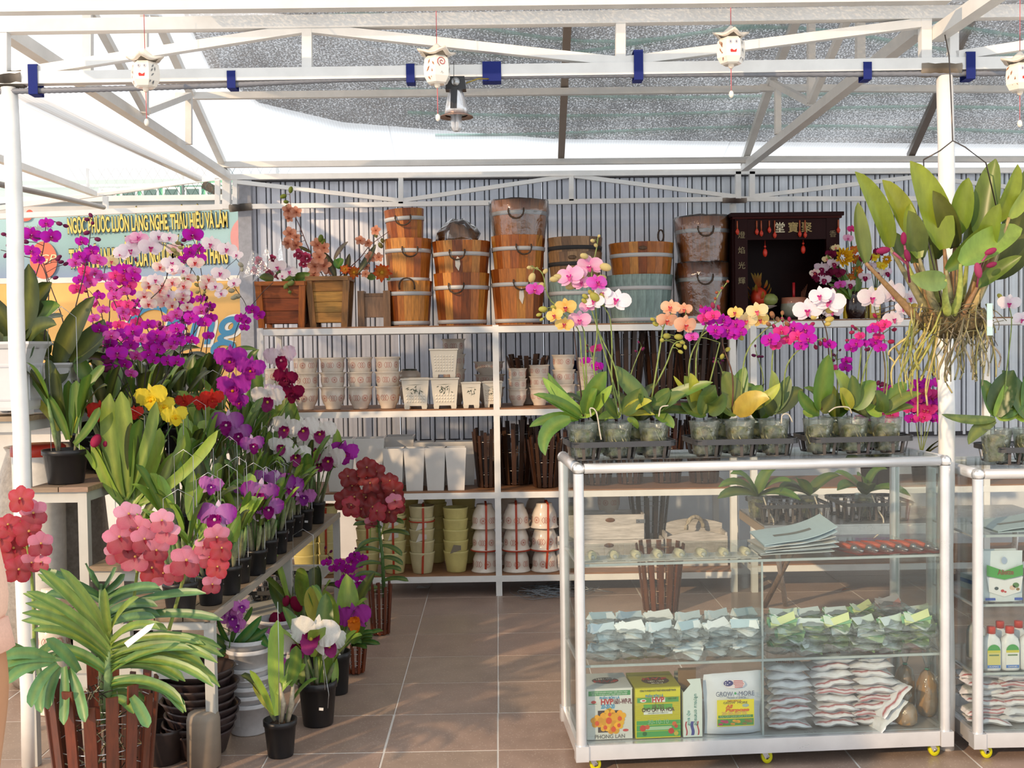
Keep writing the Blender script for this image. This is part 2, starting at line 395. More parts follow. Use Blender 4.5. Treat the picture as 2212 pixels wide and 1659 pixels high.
# left rear wall beyond the wing
wl = structure('wall_left', label='pale concrete boundary wall behind the banners')
MB((.62, .62, .61)).bb(-6, -1.5, 8.45, 8.65, -.05, P(300, 428, 8.45).z).build('render_coat', 'masonry', wl)
MB((.70, .70, .69)).bb(-6, -1.5, 8.40, 8.7, P(300, 436, 8.45).z, P(300, 424, 8.45).z).build('coping', 'masonry', wl)
# roof: translucent sheets, ridge parallel to the shop front
def zr(Y): return 2.53 + .27 * (YW - Y)
YR = 5.55; YE = 3.62
def zf(Y): return zr(YR) - .27 * (YR - Y)
rf = structure('ceiling', label='translucent ribbed roofing sheets on a white steel frame')
for x0, x1 in ((-1.66, -.62), (-.63, .42), (.41, 1.46), (1.45, 2.6), (2.59, 3.7), (3.69, 4.9)):
 b = MB((.9, .9, .9)); z = .003 * (int(x0 * 10) % 2)
 b.add([(x0, 7.62, zr(7.62) + z), (x1, 7.62, zr(7.62) + z), (x1, YR, zr(YR) + z), (x0, YR, zr(YR) + z)], [(0, 1, 2, 3)]); b.build('roof_sheet', 'polycarbonate', rf)
 b = MB((.9, .9, .9)); b.add([(x0, YR, zf(YR) + z), (x1, YR, zf(YR) + z), (x1, YE, zf(YE) + z), (x0, YE, zf(YE) + z)], [(0, 1, 2, 3)]); b.build('roof_sheet', 'polycarbonate', rf)
A, B, C = P(492, 388, 7.3), P(-2, 70, 3.82), P(0, 440, 7.3)
for k in range(3):
 b = MB((.9, .9, .9)); e = (C - A) * .62
 b.add([A + e * k, B + e * k, B + e * (k + 1), A + e * (k + 1)], [(0, 1, 2, 3)]); b.build('roof_sheet', 'polycarbonate', rf)
# steel frame, each truss with its own members
def truss(name, label, mem, Y=None):
 t = structure(name, (0, 0, 0), label)
 for m in mem:
  nm, a, b, w = m[:4]; Ya = m[4] if len(m) > 4 else Y; Yb = m[5] if len(m) > 5 else Ya
  MB(WHITE if len(m) < 7 else m[6]).beam(P(*a, Ya), P(*b, Yb), w, w).build(nm, 'paint', t)
 return t
truss('roof_truss', 'white box steel truss across the shop front', [
 ('chord', (-10, 59), (2300, 25), .042), ('chord', (-60, 172), (2300, 136), .040), ('strut', (8, 60), (8, 170), .034), ('strut', (664, 52), (664, 160), .032),
 ('strut', (1340, 40), (1340, 150), .032), ('strut', (1998, 34), (1998, 142), .034), ('strut', (2058, 34), (2058, 142), .030),
 ('strut', (30, 160), (660, 62), .030), ('strut', (668, 62), (1335, 134), .030), ('strut', (1345, 134), (1992, 50), .030), ('strut', (2062, 122), (2320, 82), .030)], YA - .005)
truss('roof_truss', 'white box steel truss under the rear eave', [
 ('chord', (480, 383), (1600, 371), .034), ('chord', (1600, 371), (2600, 366), .034), ('chord', (500, 447), (1600, 430), .030), ('chord', (1600, 430), (2600, 428), .030),
 ('strut', (508, 380), (508, 446), .030), ('strut', (866, 378), (866, 440), .030), ('strut', (1234, 374), (1234, 434), .030), ('strut', (1594, 371), (1594, 430), .034),
 ('strut', (1624, 371), (1624, 430), .034), ('strut', (512, 393), (862, 433), .026), ('strut', (870, 433), (1230, 380), .026), ('strut', (1240, 380), (1590, 425), .026),
 ('strut', (1628, 424), (1980, 382), .026), ('strut', (1985, 382), (2400, 430), .026)], YB)
truss('roof_truss', 'white box steel truss under the left wing roof', [
 ('chord', (-60, 470), (482, 447), .034), ('strut', (-60, 458), (478, 382), .030), ('strut', (228, 424), (228, 458), .03), ('strut', (470, 385), (470, 447), .03),
 ('post', (490, 374), (490, 452), .05)], YB + .05)
WG = (.70, .69, .66)
truss('roof_truss', 'white gable truss running front to back at left', [
 ('chord', (8, 66), (490, 380), .046, 3.86, 7.2, WG), ('chord', (332, 22), (490, 372), .040, 5.4, 7.2, WG), ('strut', (408, 205), (408, 312), .032, 6.0, 6.0, WG), ('strut', (408, 206), (318, 240), .030, 6.0, 5.3, WG),
 ('strut', (312, 20), (312, 245), .032, 5.25, 5.25, WG), ('strut', (316, 243), (196, 22), .032, 5.28, 4.5, WG), ('strut', (190, 22), (190, 175), .034, 4.5, 4.5, WG), ('strut', (430, 386), (30, 196), .036, 7.2, 4.75, WG),
 ('strut', (204, 418), (-10, 340), .034, 7.25, 5.5, WG), ('chord', (332, 22), (190, -30), .04, 5.4, 4.5, WG)])
truss('roof_truss', 'white gable truss running front to back at right', [
 ('chord', (1608, 362), (1990, 60), .046, 7.2, 3.86, WG), ('chord', (1606, 352), (1668, 172), .040, 7.2, 6.15, WG), ('chord', (1668, 172), (1745, -20), .040, 6.15, 5.4, WG),
 ('strut', (1680, 180), (1680, 290), .032, 6.1, 6.1, WG), ('strut', (1668, 178), (1750, 222), .030, 6.1, 5.45, WG), ('strut', (1752, -10), (1752, 222), .034, 5.4, 5.4, WG),
 ('strut', (1752, 220), (1852, -10), .030, 5.4, 4.7, WG), ('strut', (1858, -20), (1858, 140), .034, 4.65, 4.65, WG), ('strut', (2022, 76), (2190, -40), .046, 3.78, 3.3, WG)])
pl = truss('purlin_frame', 'white steel purlins under the roofing sheets', [
 ('purlin', (380, 208), (1640, 193), .036, 6.2, 6.2, WG), ('purlin', (1640, 190), (2700, 196), .036, 6.2, 6.2, WG), ('purlin', (470, 356), (1610, 346), .036, 7.05, 7.05, WG), ('purlin', (1610, 344), (2700, 344), .036, 7.05, 7.05, WG),
 ('purlin', (-20, 14), (2050, -10), .045, 3.5, 3.5, WG), ('rafter', (1212, 342), (1226, 42), .040, 7.1, 5.6, (.30, .25, .21)), ('rafter', (1966, 338), (2112, 6), .040, 7.1, 5.6, (.17, .14, .12))])
MB((.33, .30, .28)).tube([P(224, 448, 6.9), P(120, 424, 6.0), P(-20, 394, 5.1)], .014, 8).build('hanging_pipe', 'paint', pl)
def post(label, px, Y, r, y0, y1=None, x=None):
 t = structure('post', (0, 0, 0), label); x = P(px, y0, Y).x if x is None else x; zt = P(px, y0, Y).z
 b = MB(WHITE); n = 10
 b.tube([(x + .004 * math.sin(i * 1.7), Y, zt * i / n) for i in range(n + 1)], r, 14); b.build('pipe', 'paint', t)
 return t
post('white round steel post at the left end of the shop front', 22, YA, .027, 190)
post('white round steel post beside the glass cabinet', 2036, YA, .027, 165, x=1.512)
post('slim white post at the left end of the metal wall', 526, 7.42, .026, 450)
post('slim white post behind the shrine', 1584, 7.28, .022, 430)
# scorched weld marks around the frame joints
def scorch(a, b, Y, w, d):
 p, q = P(*a, Y), P(*b, Y); m = (p + q) / 2; mb = MB()
 n = 7; mb.tube([p.lerp(q, i / (n - 1)) for i in range(n)], [w * (.68 + .02 * math.sin(i * 2.2)) for i in range(n)], 8, [lc((.55, .48, .4), d, math.sin(math.pi * (.12 + .76 * i / (n - 1))) ** .6) for i in range(n)])
 o = mb.build('weld_scorch', 'matte'); o['kind'] = 'structure'; o['label'] = 'scorched weld on the white frame'
scorch((-20, 176), (52, 170), YA, .046, (.03, .025, .02)); scorch((1985, 148), (2072, 148), YA, .044, (.12, .09, .06)); scorch((496, 450), (545, 446), YB, .036, (.03, .025, .022)); scorch((1560, 432), (1612, 432), YB, .030, (.05, .03, .025))
MB((.06, .04, .04)).beam(P(518, 468, 7.4), P(568, 474, 7.4), .06, .04).build('trim_3', 'matte')['kind'] = 'structure'
# shade net lying over the roof
def RFp(px, py, off):
 d = ray(px, py); a = CAMZ; k = (2.53 + off + .27 * YW - a) / (d.z + .27 * d.y); return _EYE + d * k
b = MB((.1, .1, .1)); edge = [(420, 60), (455, 150), (560, 222), (740, 264), (1000, 285), (1200, 300), (1600, 306), (1900, 309), (2500, 314)]
vs = [RFp(x, y, .03 + .012 * math.sin(x * .01)) for x, y in edge]; n = len(vs)
for i in range(n): p = vs[i]; vs.append(V((p.x if i else -1.0, YR, zr(YR) + .03)))
vs.append(V((-1.0, YE, zf(YE) + .03))); vs.append(V((vs[n - 1].x, YE, zf(YE) + .03)))
fs = [(i, i + 1, i + 1 + n, i + n) for i in range(n - 1)]; fs.append((n, 2 * n - 1, 2 * n + 1, 2 * n))
net = one(b.add(vs, fs), 'shade_net', 'shade_net', 'dark woven shade net lying over the roofing sheets', 'net', (0, YR, 3.05))
b = MB((.25, .62, .58))
for k, yy in enumerate((60, 88, 200, 240, 282)):
 x0 = 700 + k * 60; pts = [RFp(x, yy + (30 * math.sin(x * .006 + k) if yy < 150 else 10 * math.sin(x * .004 + k)), .018) for x in range(x0, 2500, 80)]
 b.tube(pts, .009, 4)
o = b.build('selvedge', 'matte', net); o['label'] = 'teal stripe woven into the net'
# ------------------------------------------------------------------ the long display shelves at the back
YS = FZ(1078, 1286).y; SD = .52
def px2x(px, py, Y): return P(px, py, Y).x
ZL = [P(900, 704, YS).z, P(900, 884, YS).z, P(900, 1062, YS).z, P(900, 1242, YS).z]     # shelf tops
WOODB = hx('8a6244')
def rack(label, x0, xs, x1, zl, Y, dp):
 t = thing('shelf_rack', label, 'shelf', ((x0 + x1) / 2, Y, 0))
 for x in [x0] + xs + [x1]:
  for y in (Y, Y + dp):
   MB(WHITE).bb(x - .017, x + .017, y - .017, y + .017, 0, zl[0] - .001).build('post', 'paint', t)
 for z in zl:
  for y in (Y, Y + dp): MB(WHITE).bb(x0 + .018, x1 - .018, y - .0185, y + .0185, z - .042, z - .008).build('rail', 'paint', t)
  for x in (x0, x1): MB(WHITE).bb(x - .0168, x + .0168, Y + .02, Y + dp - .02, z - .042, z - .008).build('side_rail', 'paint', t)
  MB(jc(WOODB, .05)).bb(x0 - .014, x1 + .014, Y - .012, Y + dp + .01, z - .008, z).build('shelf_board', 'woodx', t)
 return t
X0, X1 = px2x(567, 900, YS), px2x(1583, 900, YS)
rack('long white steel rack with brown boards holding the wooden buckets', X0, [px2x(1073, 900, YS)], X1, ZL, YS, SD)
YS2 = YS - .02; X2 = px2x(1628, 1000, YS2)
rack('white steel rack carrying the dark red shrine, behind the cabinets', X2, [X2 + 1.3], X2 + 2.55, [ZL[0] + .005, ZL[2] - .005, ZL[3] + .035], YS2, SD)
# --- wooden buckets
BK = {}
def bucket(key, rt, rb, h, cols, hoop, nst=18, rope=True, hoops=(.28, .93), label='', loc=(0, 0, 0), rz=0, badge=False, tag_=False, wood='wood'):
 t = thing('wooden_bucket', label, 'bucket', loc, 'wooden buckets on the rack', rz)
 kk = (rt, rb, h, nst, cols[0])
 if kk not in BK:
  ms = []
  for c in cols:
   b = MB(c); a = math.pi / nst * .985; th = .012
   vs = []
   for r, z in ((rb, 0), (rt, h)):
    for rr, aa in ((r, -a), (r, a), (r - th, a), (r - th, -a)): vs.append((rr * math.cos(aa), rr * math.sin(aa), z))
   b.add(vs, [(0, 1, 5, 4), (1, 2, 6, 5), (2, 3, 7, 6), (3, 0, 4, 7), (4, 5, 6, 7), (3, 2, 1, 0)]); ms.append(b.mesh('stave', wood))
  BK[kk] = ms
 for i in range(nst):
  o = link('stave', R.choice(BK[kk]), t); o.rotation_euler = (0, 0, 2 * math.pi * (i + .5) / nst)
 for f in hoops:
  z = h * (1 - f); r = lerp(rb, rt, 1 - f) + .0015; s = (rt - rb) / h; b = MB(hoop); hh = .011
  b.lathe([(r - s * hh, z - hh), (r - s * hh + .002, z - hh), (r + s * hh + .002, z + hh), (r + s * hh, z + hh)], 36, cap0=False); b.build('hoop', 'paint' if hoop[0] > .1 else 'matte', t, False)
 b = MB(lc(cols[0], (.05, .03, .02), .5)); b.lathe([(rb - .012, .012), (0.001, .014)], 20); b.build('bucket_floor', 'wood', t, False)
 if rope:
  for sg in (-1, 1):
   b = MB((.06, .035, .02)); z = h * .80; r = lerp(rb, rt, .8) + .004; w = .042
   b.tube([(w * math.cos(q) * (1 + .3 * math.sin(q)), sg * (r + .014 * math.sin(q)), z - .058 * math.sin(q) * (1 if rope is True else rope) + .0) for q in [math.pi * i / 10 for i in range(11)]], .0048, 6); b.build('rope_handle', 'bark', t, False)
 if badge:
  b = MB((.10, .05, .02)); r = lerp(rb, rt, .88) + .002; b.ball((0, -r, h * .86), (.024, .004, .012), n=12, m=6); b.build('badge', 'wood', t, False)
 if tag_:
  b = MB((.75, .68, .58)); r = lerp(rb, rt, .5) + .004; b.add([(0, -r - .004, h * .66), (.012, -r - .006, h * .62), (.016, -r - .002, h * .5), (.006, -r, h * .36), (-.012, -r - .004, h * .46), (-.012, -r - .007, h * .58)], [(0, 1, 2, 3, 4, 5)]); b.build('paper_tag', 'print', t, False)
 return t
OR_ = [hx('95501c'), hx('ab6626'), hx('7e3f12'), hx('b87c34'), hx('9c5812')]
LT_ = [hx('8a6a4a'), hx('9c7a56'), hx('6f5238')]
GR_ = [hx('7f9692'), hx('869c98'), hx('778d8a')]
ST = (.50, .51, .52); BLK = (.03, .03, .032)
YBk = YS + .20
def bst(px, w, y, key, h, cols, label, hoop=ST, base=None, tilt=0, sc=.84, **kw):
 x = px2x(px, 650, YBk); r = S(w, YBk) / 2; z = ZL[0] + .001 if base is None else base
 t = bucket(key, r, r * sc, h, cols, hoop, label=label, loc=(x, YBk, z), rz=ru(-.2, .2), **kw)
 if tilt: t.rotation_euler[1] = tilt
 return t, r
def zy(y): return P(1100, y, YBk).z
h = .245; bst(886, 97, 605, 'a', zy(606) - ZL[0], OR_, 'orange-brown stave bucket at the bottom of the leftmost stack', rope=-1.1)
bst(884, 103, 515, 'a2', .25, OR_, 'orange-brown stave bucket in the middle of the leftmost stack', base=zy(515) - .25, tag_=False)
bst(880, 86, 452, 'a3', .20, OR_, 'small tilted stave bucket on top of the leftmost stack', base=zy(455) - .19, tilt=-.06, nst=16)
bst(998, 122, 590, 'b', zy(591) - ZL[0], OR_, 'lower stave bucket of the two-bucket stack second from left')
bst(998, 126, 522, 'b2', .27, OR_, 'upper stave bucket holding a bagged wood piece', base=zy(522) - .27, tag_=True)
bst(1120, 119, 584, 'c', zy(584) - ZL[0], OR_, 'stave bucket with a dangling paper tag under two others', tag_=True)
bst(1121, 118, 511, 'c2', .27, OR_, 'dark orange stave bucket right under the film-wrapped one', base=zy(512) - .27)
c3, rc3 = bst(1124, 122, 436, 'c3', .26, OR_[:2] + [hx('c07a40')], 'film-wrapped stave bucket topping the tallest stack', base=zy(437) - .26)
bst(1243, 118, 612, 'd', zy(612) - ZL[0], GR_, 'narrower grey-green stave bucket under two pale wood ones', badge=True, rope=False)
bst(1243, 117, 548, 'd2', .24, LT_, 'pale wood bucket with a black hoop, second of its stack', BLK, base=zy(549) - .24, rope=False, badge=True)
bst(1243, 119, 516, 'd3', .22, LT_, 'pale wood bucket with black hoop, topmost above the grey-green one', BLK, base=zy(517) - .22, rope=False)
bst(1382, 144, 600, 'e', zy(600) - ZL[0], GR_, 'wide grey-green stave bucket under an orange bucket', rope=False, nst=22)
e2, re2 = bst(1386, 140, 531, 'e2', .26, OR_[1:], 'wide orange stave bucket resting in the wide grey-green one', base=zy(531) - .26, badge=True, rope=False, nst=22)
b = MB((.05, .03, .02)); q = P(1427, 508, YBk); b.tube([(q.x + .016 * math.sin(a), YBk, q.z - .005 - .034 * math.cos(a)) for a in [2 * math.pi * i / 14 for i in range(15)]], .005, 6); b.build('rope_handle', 'bark', e2)
f1, rf1 = bst(1520, 118, 575, 'f', zy(576) - ZL[0], OR_[:3], 'film-wrapped stave bucket beside the shrine, lower of two')
f2, rf2 = bst(1520, 120, 476, 'f2', .28, OR_[:2], 'film-wrapped stave bucket beside the shrine, upper of two', base=zy(478) - .28)
def wrap(t, rt, h, over=.03):
 b = MB((.9, .9, .9)); n = 26; pr = [(rt * .87, .01), (rt * .95, h * .4), (rt * 1.04, h * .75), (rt * 1.06, h + .004), (rt * .9, h + over * .4), (rt * .5, h + over * .55), (.01, h + over * .4)]
 b.lathe(pr, n, cap0=False); b.v = [(x + ru(-.006, .006), y + ru(-.006, .006), z + ru(-.005, .005)) for x, y, z in b.v]; o = b.build('plastic_film', 'film', t, False); o['label'] = 'wrinkled clear plastic film'
wrap(c3, rc3, .26, .01); wrap(f1, rf1, zy(576) - ZL[0], .0); wrap(f2, rf2, .28)
# wood piece in a clear bag on the second stack
t = thing('bagged_wood_piece', 'clear bag holding a brown wood piece on the second bucket stack', 'wood piece', tuple(P(1000, 520, YBk)))
b = MB(hx('7a5638')); b.add([P(966, 518, YBk - .03), P(976, 478, YBk - .04), P(1002, 486, YBk - .04), P(1034, 516, YBk - .02), P(966, 518, YBk + .05), P(976, 482, YBk + .04), P(1002, 490, YBk + .03), P(1034, 516, YBk + .05)], [(0, 1, 2, 3), (7, 6, 5, 4), (0, 4, 5, 1), (1, 5, 6, 2), (2, 6, 7, 3), (3, 7, 4, 0)]); b.build('wood_piece', 'bark', t)
b = MB((.9, .9, .9)); c = P(990, 512, YBk)
b.lathe([(.12, -.02), (.118, .01), (.10, .04), (.075, .075), (.03, .095), (.005, .09)], 18, c, cap0=False); b.v = [(x + ru(-.012, .012), y + ru(-.01, .01), z + ru(-.008, .012)) for x, y, z in b.v]; b.build('clear_bag', 'film', t)
# --- wooden planters, left end of the top shelf
def planter(label, pxl, pxr, ytop, cols, n, Y, splay=.10, legs=.02):
 xl, xr = px2x(pxl, 650, Y), px2x(pxr, 650, Y); zt = P(650, ytop, Y).z; z0 = ZL[0] + .001; h = zt - z0; w = xr - xl; cx = (xl + xr) / 2
 t = thing('wooden_planter', label, 'planter', (cx, Y, z0), 'wooden planters')
 def wz(z): return w / 2 * (1 - splay * (1 - z / h))
 for sx_ in (-1, 1):
  for sy in (-1, 1):
   MB(cols[0]).beam((sx_ * (wz(0) - .014), sy * (wz(0) - .014), 0), (sx_ * (wz(h) - .014), sy * (wz(h) - .014), h), .034, .030).build('corner_post', 'wood', t, False)
 for k in range(n):
  z0_, z1_ = h * .09 + (h * .82) * k / n + .0012, h * .09 + (h * .82) * (k + 1) / n - .0012; a, d = wz(z0_) - .016, wz(z1_) - .016
  for s in range(4):
   M = Matrix.Rotation(s * math.pi / 2, 3, 'Z'); b = MB(jc(R.choice(cols[1:]), .1))
   vs = [M @ V(p) for p in ((-a, -a, z0_), (a, -a, z0_), (d, -d, z1_), (-d, -d, z1_), (-a, -a + .012, z0_), (a, -a + .012, z0_), (d, -d + .012, z1_), (-d, -d + .012, z1_))]
   b.add(vs, [(0, 1, 2, 3), (7, 6, 5, 4), (0, 4, 5, 1), (2, 6, 7, 3), (1, 5, 6, 2), (0, 3, 7, 4)]); b.build('plank', 'woodx', t, False)
 for s in range(4):
  M = Matrix.Rotation(s * math.pi / 2, 3, 'Z'); a = wz(h) - .002
  p, q = M @ V((-a, -a + .008, h - .012)), M @ V((a, -a + .008, h - .012)); MB(cols[0]).beam(p, q, .03, .024).build('rim_board', 'woodx', t, False)
 MB((.03, .025, .02)).bb(-wz(h) + .03, wz(h) - .03, -wz(h) + .03, wz(h) - .03, h - .05, h - .045).build('soil', 'moss', t, False)
 return t
YP = YS + .16
planter('glossy orange-brown planter box at the left end of the top shelf', 563, 668, 610, [hx('96510e'), hx('8a430f'), hx('7d3a0c')], 3, YP)
planter('slim splayed planter of honey-coloured planks below the peach flowers', 669, 760, 600, [hx('8a6030'), hx('b0823c'), hx('a0702e'), hx('8a5a28')], 4, YP + .02, .16)
# small rough box on its side
t = thing('wooden_frame_box', 'small rough brown box between the planters and the buckets', 'box', (px2x(806, 670, YP), YP, ZL[0] + .001))
for a, b_ in ((775, 789), (830, 845)): MB(hx('7a5a3c')).bb(px2x(a, 670, YP), px2x(b_, 670, YP), YP - .05, YP + .06, ZL[0] + .001, P(800, 629, YP).z).build('corner_post', 'wood', t)
for a, b_ in ((634, 642), (642, 686)): MB(hx('86664a') if a > 640 else hx('6e5034')).bb(px2x(789, 670, YP), px2x(830, 670, YP), YP - .03, YP + .05, P(800, b_, YP).z + .001, P(800, a, YP).z).build('plank', 'wood', t)
# --- patterned ceramic pots
CR = hx('ddd2c4'); RED = hx('b5604e')
def pot_profile(k=1.0): return [(r * k, z * k) for r, z in ((.040, 0), (.043, .004), (.043, .014), (.055, .035), (.0645, .062), (.0660, .085), (.0655, .104), (.069, .117), (.0745, .123), (.0745, .127), (.070, .1265), (.0615, .11), (.061, .07), (.05, .03), (.0, .02))]
def motif(prof, zc, amp, n=4, ph=0):
 """sunbursts and crossed lines painted round a pot: thin ticks lying on its outside"""
 def rad(z):
  for i in range(len(prof) - 1):
   (r0, z0), (r1, z1) = prof[i], prof[i + 1]
   if z0 <= z <= z1 and z1 > z0: return lerp(r0, r1, (z - z0) / (z1 - z0)) + .0007
  return prof[5][0]
 b = MB(RED); r0 = rad(zc)
 def pt(u, v): a = ph + u / r0 - math.pi / 2; z = zc + v; r = rad(z); return (r * math.cos(a), r * math.sin(a), z)
 def line(u0, v0, u1, v1, w):
  d = math.hypot(u1 - u0, v1 - v0); nx, ny = -(v1 - v0) / d * w, (u1 - u0) / d * w
  m = 2
  for i in range(m):
   a0, a1 = i / m, (i + 1) / m
   b.add([pt(lerp(u0, u1, a0) + nx, lerp(v0, v1, a0) + ny), pt(lerp(u0, u1, a0) - nx, lerp(v0, v1, a0) - ny), pt(lerp(u0, u1, a1) - nx, lerp(v0, v1, a1) - ny), pt(lerp(u0, u1, a1) + nx, lerp(v0, v1, a1) + ny)], [(0, 1, 2, 3)])
 per = 2 * math.pi * r0 / n
 for k in range(n):
  u = (k + .25) * per
  for i in range(16):
   a = 2 * math.pi * i / 16; c, s = math.cos(a), math.sin(a); line(u + c * amp * .55, s * amp * .55, u + c * amp, s * amp, .0011)
  for i in range(8):
   a = 2 * math.pi * i / 8; line(u + math.cos(a) * amp * .08, math.sin(a) * amp * .08, u + math.cos(a) * amp * .32, math.sin(a) * amp * .32, .0011)
  u = (k + .75) * per
  for j in (-1, 0, 1):
   c = u + j * amp * .62
   for i in range(6):
    q0, q1 = -1 + i / 3, -1 + (i + 1) / 3
    for sg in (-1, 1): line(c + sg * amp * .5 * math.cos(q0 * 1.6), q0 * amp * .85, c + sg * amp * .5 * math.cos(q1 * 1.6), q1 * amp * .85, .0008)
 return b
PP = pot_profile(); potm = MB(CR).lathe(PP, 28).mesh('pot', 'ceramic')
motA = motif(PP, .083, .019).mesh('painted_motif', 'print'); motB = motif(PP, .085, .018, ph=.8).mesh('painted_motif', 'print'); motC = motif(PP, .064, .020, ph=1.7).mesh('painted_motif', 'print')
ORD = ['first', 'second', 'third', 'fourth', 'fifth', 'sixth', 'seventh', 'eighth']
def cpot(label, x, y, z, k=1.0, rz=0, inv=False, group='red-patterned ceramic pots', mot=None, mesh=None, name='ceramic_pot'):
 t = thing(name, label, 'pot', (x, y, z), group, rz); t.scale = (k, k, k)
 if inv: t.rotation_euler = (math.pi, 0, rz); t.location = (x, y, z + .127 * k); ORG[t.name] = tuple(t.location)
 link('pot', mesh or potm, t); link('painted_motif', mot or R.choice((motA, motB)), t); return t
YPt = YS + .10; POS = ['bottom', 'middle', 'topmost']
for i, px in enumerate((661, 719, 778, 838)):
 for j in range(3):
  cpot('round patterned pot, %s of the %s full column from the left' % (POS[j], ORD[i]), px2x(px, 830, YPt), YPt, ZL[1] + .001 + j * S(31.5, YPt), 1.0, ru(0, 6), mot=motC if j == 0 else None)
for j, lab in ((0, 'lower'), (1, 'upper')):
 cpot('round patterned pot peeping out behind the white orchid, %s one' % lab, px2x(597, 830, YPt + .1), YPt + .1, ZL[1] + .001 + .1 * j, 1.05, ru(0, 6), mot=motC if j == 0 else None)
for i, (px, n, k, dy, dz) in enumerate(((981, 4, .96, .28, 32), (1118, 3, .76, .08, 27), (1165, 3, .82, .10, 27), (1142, 3, .76, .26, 27), (1218, 3, .94, .12, 31), (1268, 3, .9, .16, 30))):
 wh = ['behind the lattice pots', 'right of the rack middle post', 'beside the pale orchid leaves', 'in the rear, right of the middle post', 'behind the leftmost tray orchid', 'by the blue cloth'][i]
 for j in range(n):
  cpot('patterned pot, number %s up of the stack %s' % (['one', 'two', 'three', 'four'][j], wh), px2x(px, 830, YPt + dy), YPt + dy, ZL[1] + .001 + j * S(dz, YPt) * k / .9, k, ru(0, 6), mot=motC if j == 0 else None)
# the lidded round bowl behind the square lattice pot
t = cpot('round-shouldered bowl with a dark mouth above the left lattice pot', px2x(884, 800, YPt + .22), YPt + .22, ZL[1] + .02, 1.0);
t = thing('ginger_jar', 'squat round jar with a green-black rim behind the lattice pots', 'jar', (px2x(884, 800, YPt + .22), YPt + .22, ZL[1] + .148))
MB(CR).lathe([(.045, 0), (.060, .008), (.068, .025), (.066, .045), (.05, .058), (.046, .062), (.040, .060), (.03, .03), (0, .02)], 24).build('jar_body', 'ceramic', t, False); MB((.02, .04, .02)).lathe([(.043, .056), (.047, .066), (.041, .070), (.037, .060)], 24, cap0=False).build('jar_rim', 'ceramic', t, False)
# low oval bowls beside the middle post
for k, (px, zz, lab) in enumerate(((1058, 0.0, 'lower'), (1056, .075, 'upper'))):
 t = thing('oval_bowl', 'wide oval patterned bowl behind the rack middle post, %s of two' % lab, 'bowl', (px2x(px, 800, YPt + .3), YPt + .3, ZL[1] + .10 + zz)); t.scale = (1.25, .7, .62)
 link('bowl', potm, t); link('painted_motif', motA, t)
t = thing('oval_bowl', 'plain oval bowl under the two patterned bowls behind the middle post', 'bowl', (px2x(1058, 800, YPt + .3), YPt + .3, ZL[1] + .001)); t.scale = (1.2, .7, .8); link('bowl', potm, t)
# square lattice pots
def lattice_pot(label, px, Y, z, w, h, paint=True, rows=(0, 6), rz=0, plain=False):
 t = thing('square_pot', label, 'pot', (px2x(px, 840, Y), Y, z), 'square cream pots', rz); q = math.sqrt(2) / 2
 b = MB(hx('d8d2c4')); wb = w * .80
 b.lathe([(wb * q, .018), (lerp(wb, w, .8) * q, h * .86), (w * q * .97, h * .93), (w * q * 1.04, h * .96), (w * q * 1.04, h), (w * q * .93, h), (w * q * .86, h * .86), (wb * q * .8, .04), (0.001, .035)], 4, flat=True, smooth=False); b.build('pot', 'ceramic', t, False)
 for sx_ in (-1, 1):
  for sy in (-1, 1): MB(hx('d8d2c4')).box((sx_ * (wb / 2 - .014), sy * (wb / 2 - .014), .0095), (.026, .026, .019), taper=1.25).build('foot', 'ceramic', t, False)
 def wz(z): return lerp(wb, w * .96, (z - .018) / (h * .86)) / 2
 if not plain:
  b = MB(hx('e2dccf')); n = 7
  for r in range(rows[0], rows[1]):
   z = .034 + (h * .80 - .034) * (r + .5) / 6; d = (h * .8 - .034) / 6 * .42; hw = wz(z)
   for k in range(n):
    x = -hw * .82 + 2 * hw * .82 * (k + .5) / n; y = -hw - .0002; e = hw * .82 / n * .80
    b.add([(x - e, y, z - d), (x + e, y, z - d), (x + e, y, z + d), (x - e, y, z + d), (x, y - .006, z)], [(0, 1, 4), (1, 2, 4), (2, 3, 4), (3, 0, 4)])
  o = b.build('lattice_relief', 'ceramic', t, False);
 if paint:
  b = MB((.04, .06, .035)); rr = random.Random(int(px)); zc = h * .60
  y = -wz(zc) - .0022
  def stroke(x0, z0, x1, z1, w_):
   d = V((x1 - x0, 0, z1 - z0)).normalized(); n_ = V((-d.z, 0, d.x)) * w_; m = ((x0 + x1) / 2, (z0 + z1) / 2)
   yy = lambda z: -wz(z) - .0022
   b.add([(x0, yy(z0), z0), (m[0] + n_.x, yy(m[1]), m[1] + n_.z), (x1, yy(z1), z1), (m[0] - n_.x, yy(m[1]), m[1] - n_.z)], [(0, 1, 2, 3)])
  s = w / .16
  stroke(-.004 * s, h * .42, .008 * s, h * .80, .0012 * s); stroke(.02 * s, h * .42, .03 * s, h * .76, .001 * s); stroke(-.05 * s, h * .78, .045 * s, h * .80, .0012 * s)
  for k in range(13): x0 = rr.uniform(-.035, .035) * s; z0 = h * rr.uniform(.55, .76); a = rr.uniform(-2.8, -.4); l = rr.uniform(.015, .03) * s; stroke(x0, z0, x0 + l * math.cos(a), z0 + l * math.sin(a) * .9, .0028 * s)
  b.build('bamboo_painting', 'print', t, False)
 return t
YL = YS + .055
lattice_pot('cream square lattice pot with painted bamboo, left of the pair', 899, YL, ZL[1] + .001, S(60, YL), S(66, YL), rows=(0, 3))
lattice_pot('cream square lattice pot with painted bamboo, carrying another pot', 962, YL, ZL[1] + .001, S(60, YL), S(66, YL), rows=(0, 3))
lattice_pot('cream square lattice pot without painting, stacked on another', 961, YL + .005, ZL[1] + .002 + S(66, YL), S(60, YL), S(62, YL), False)
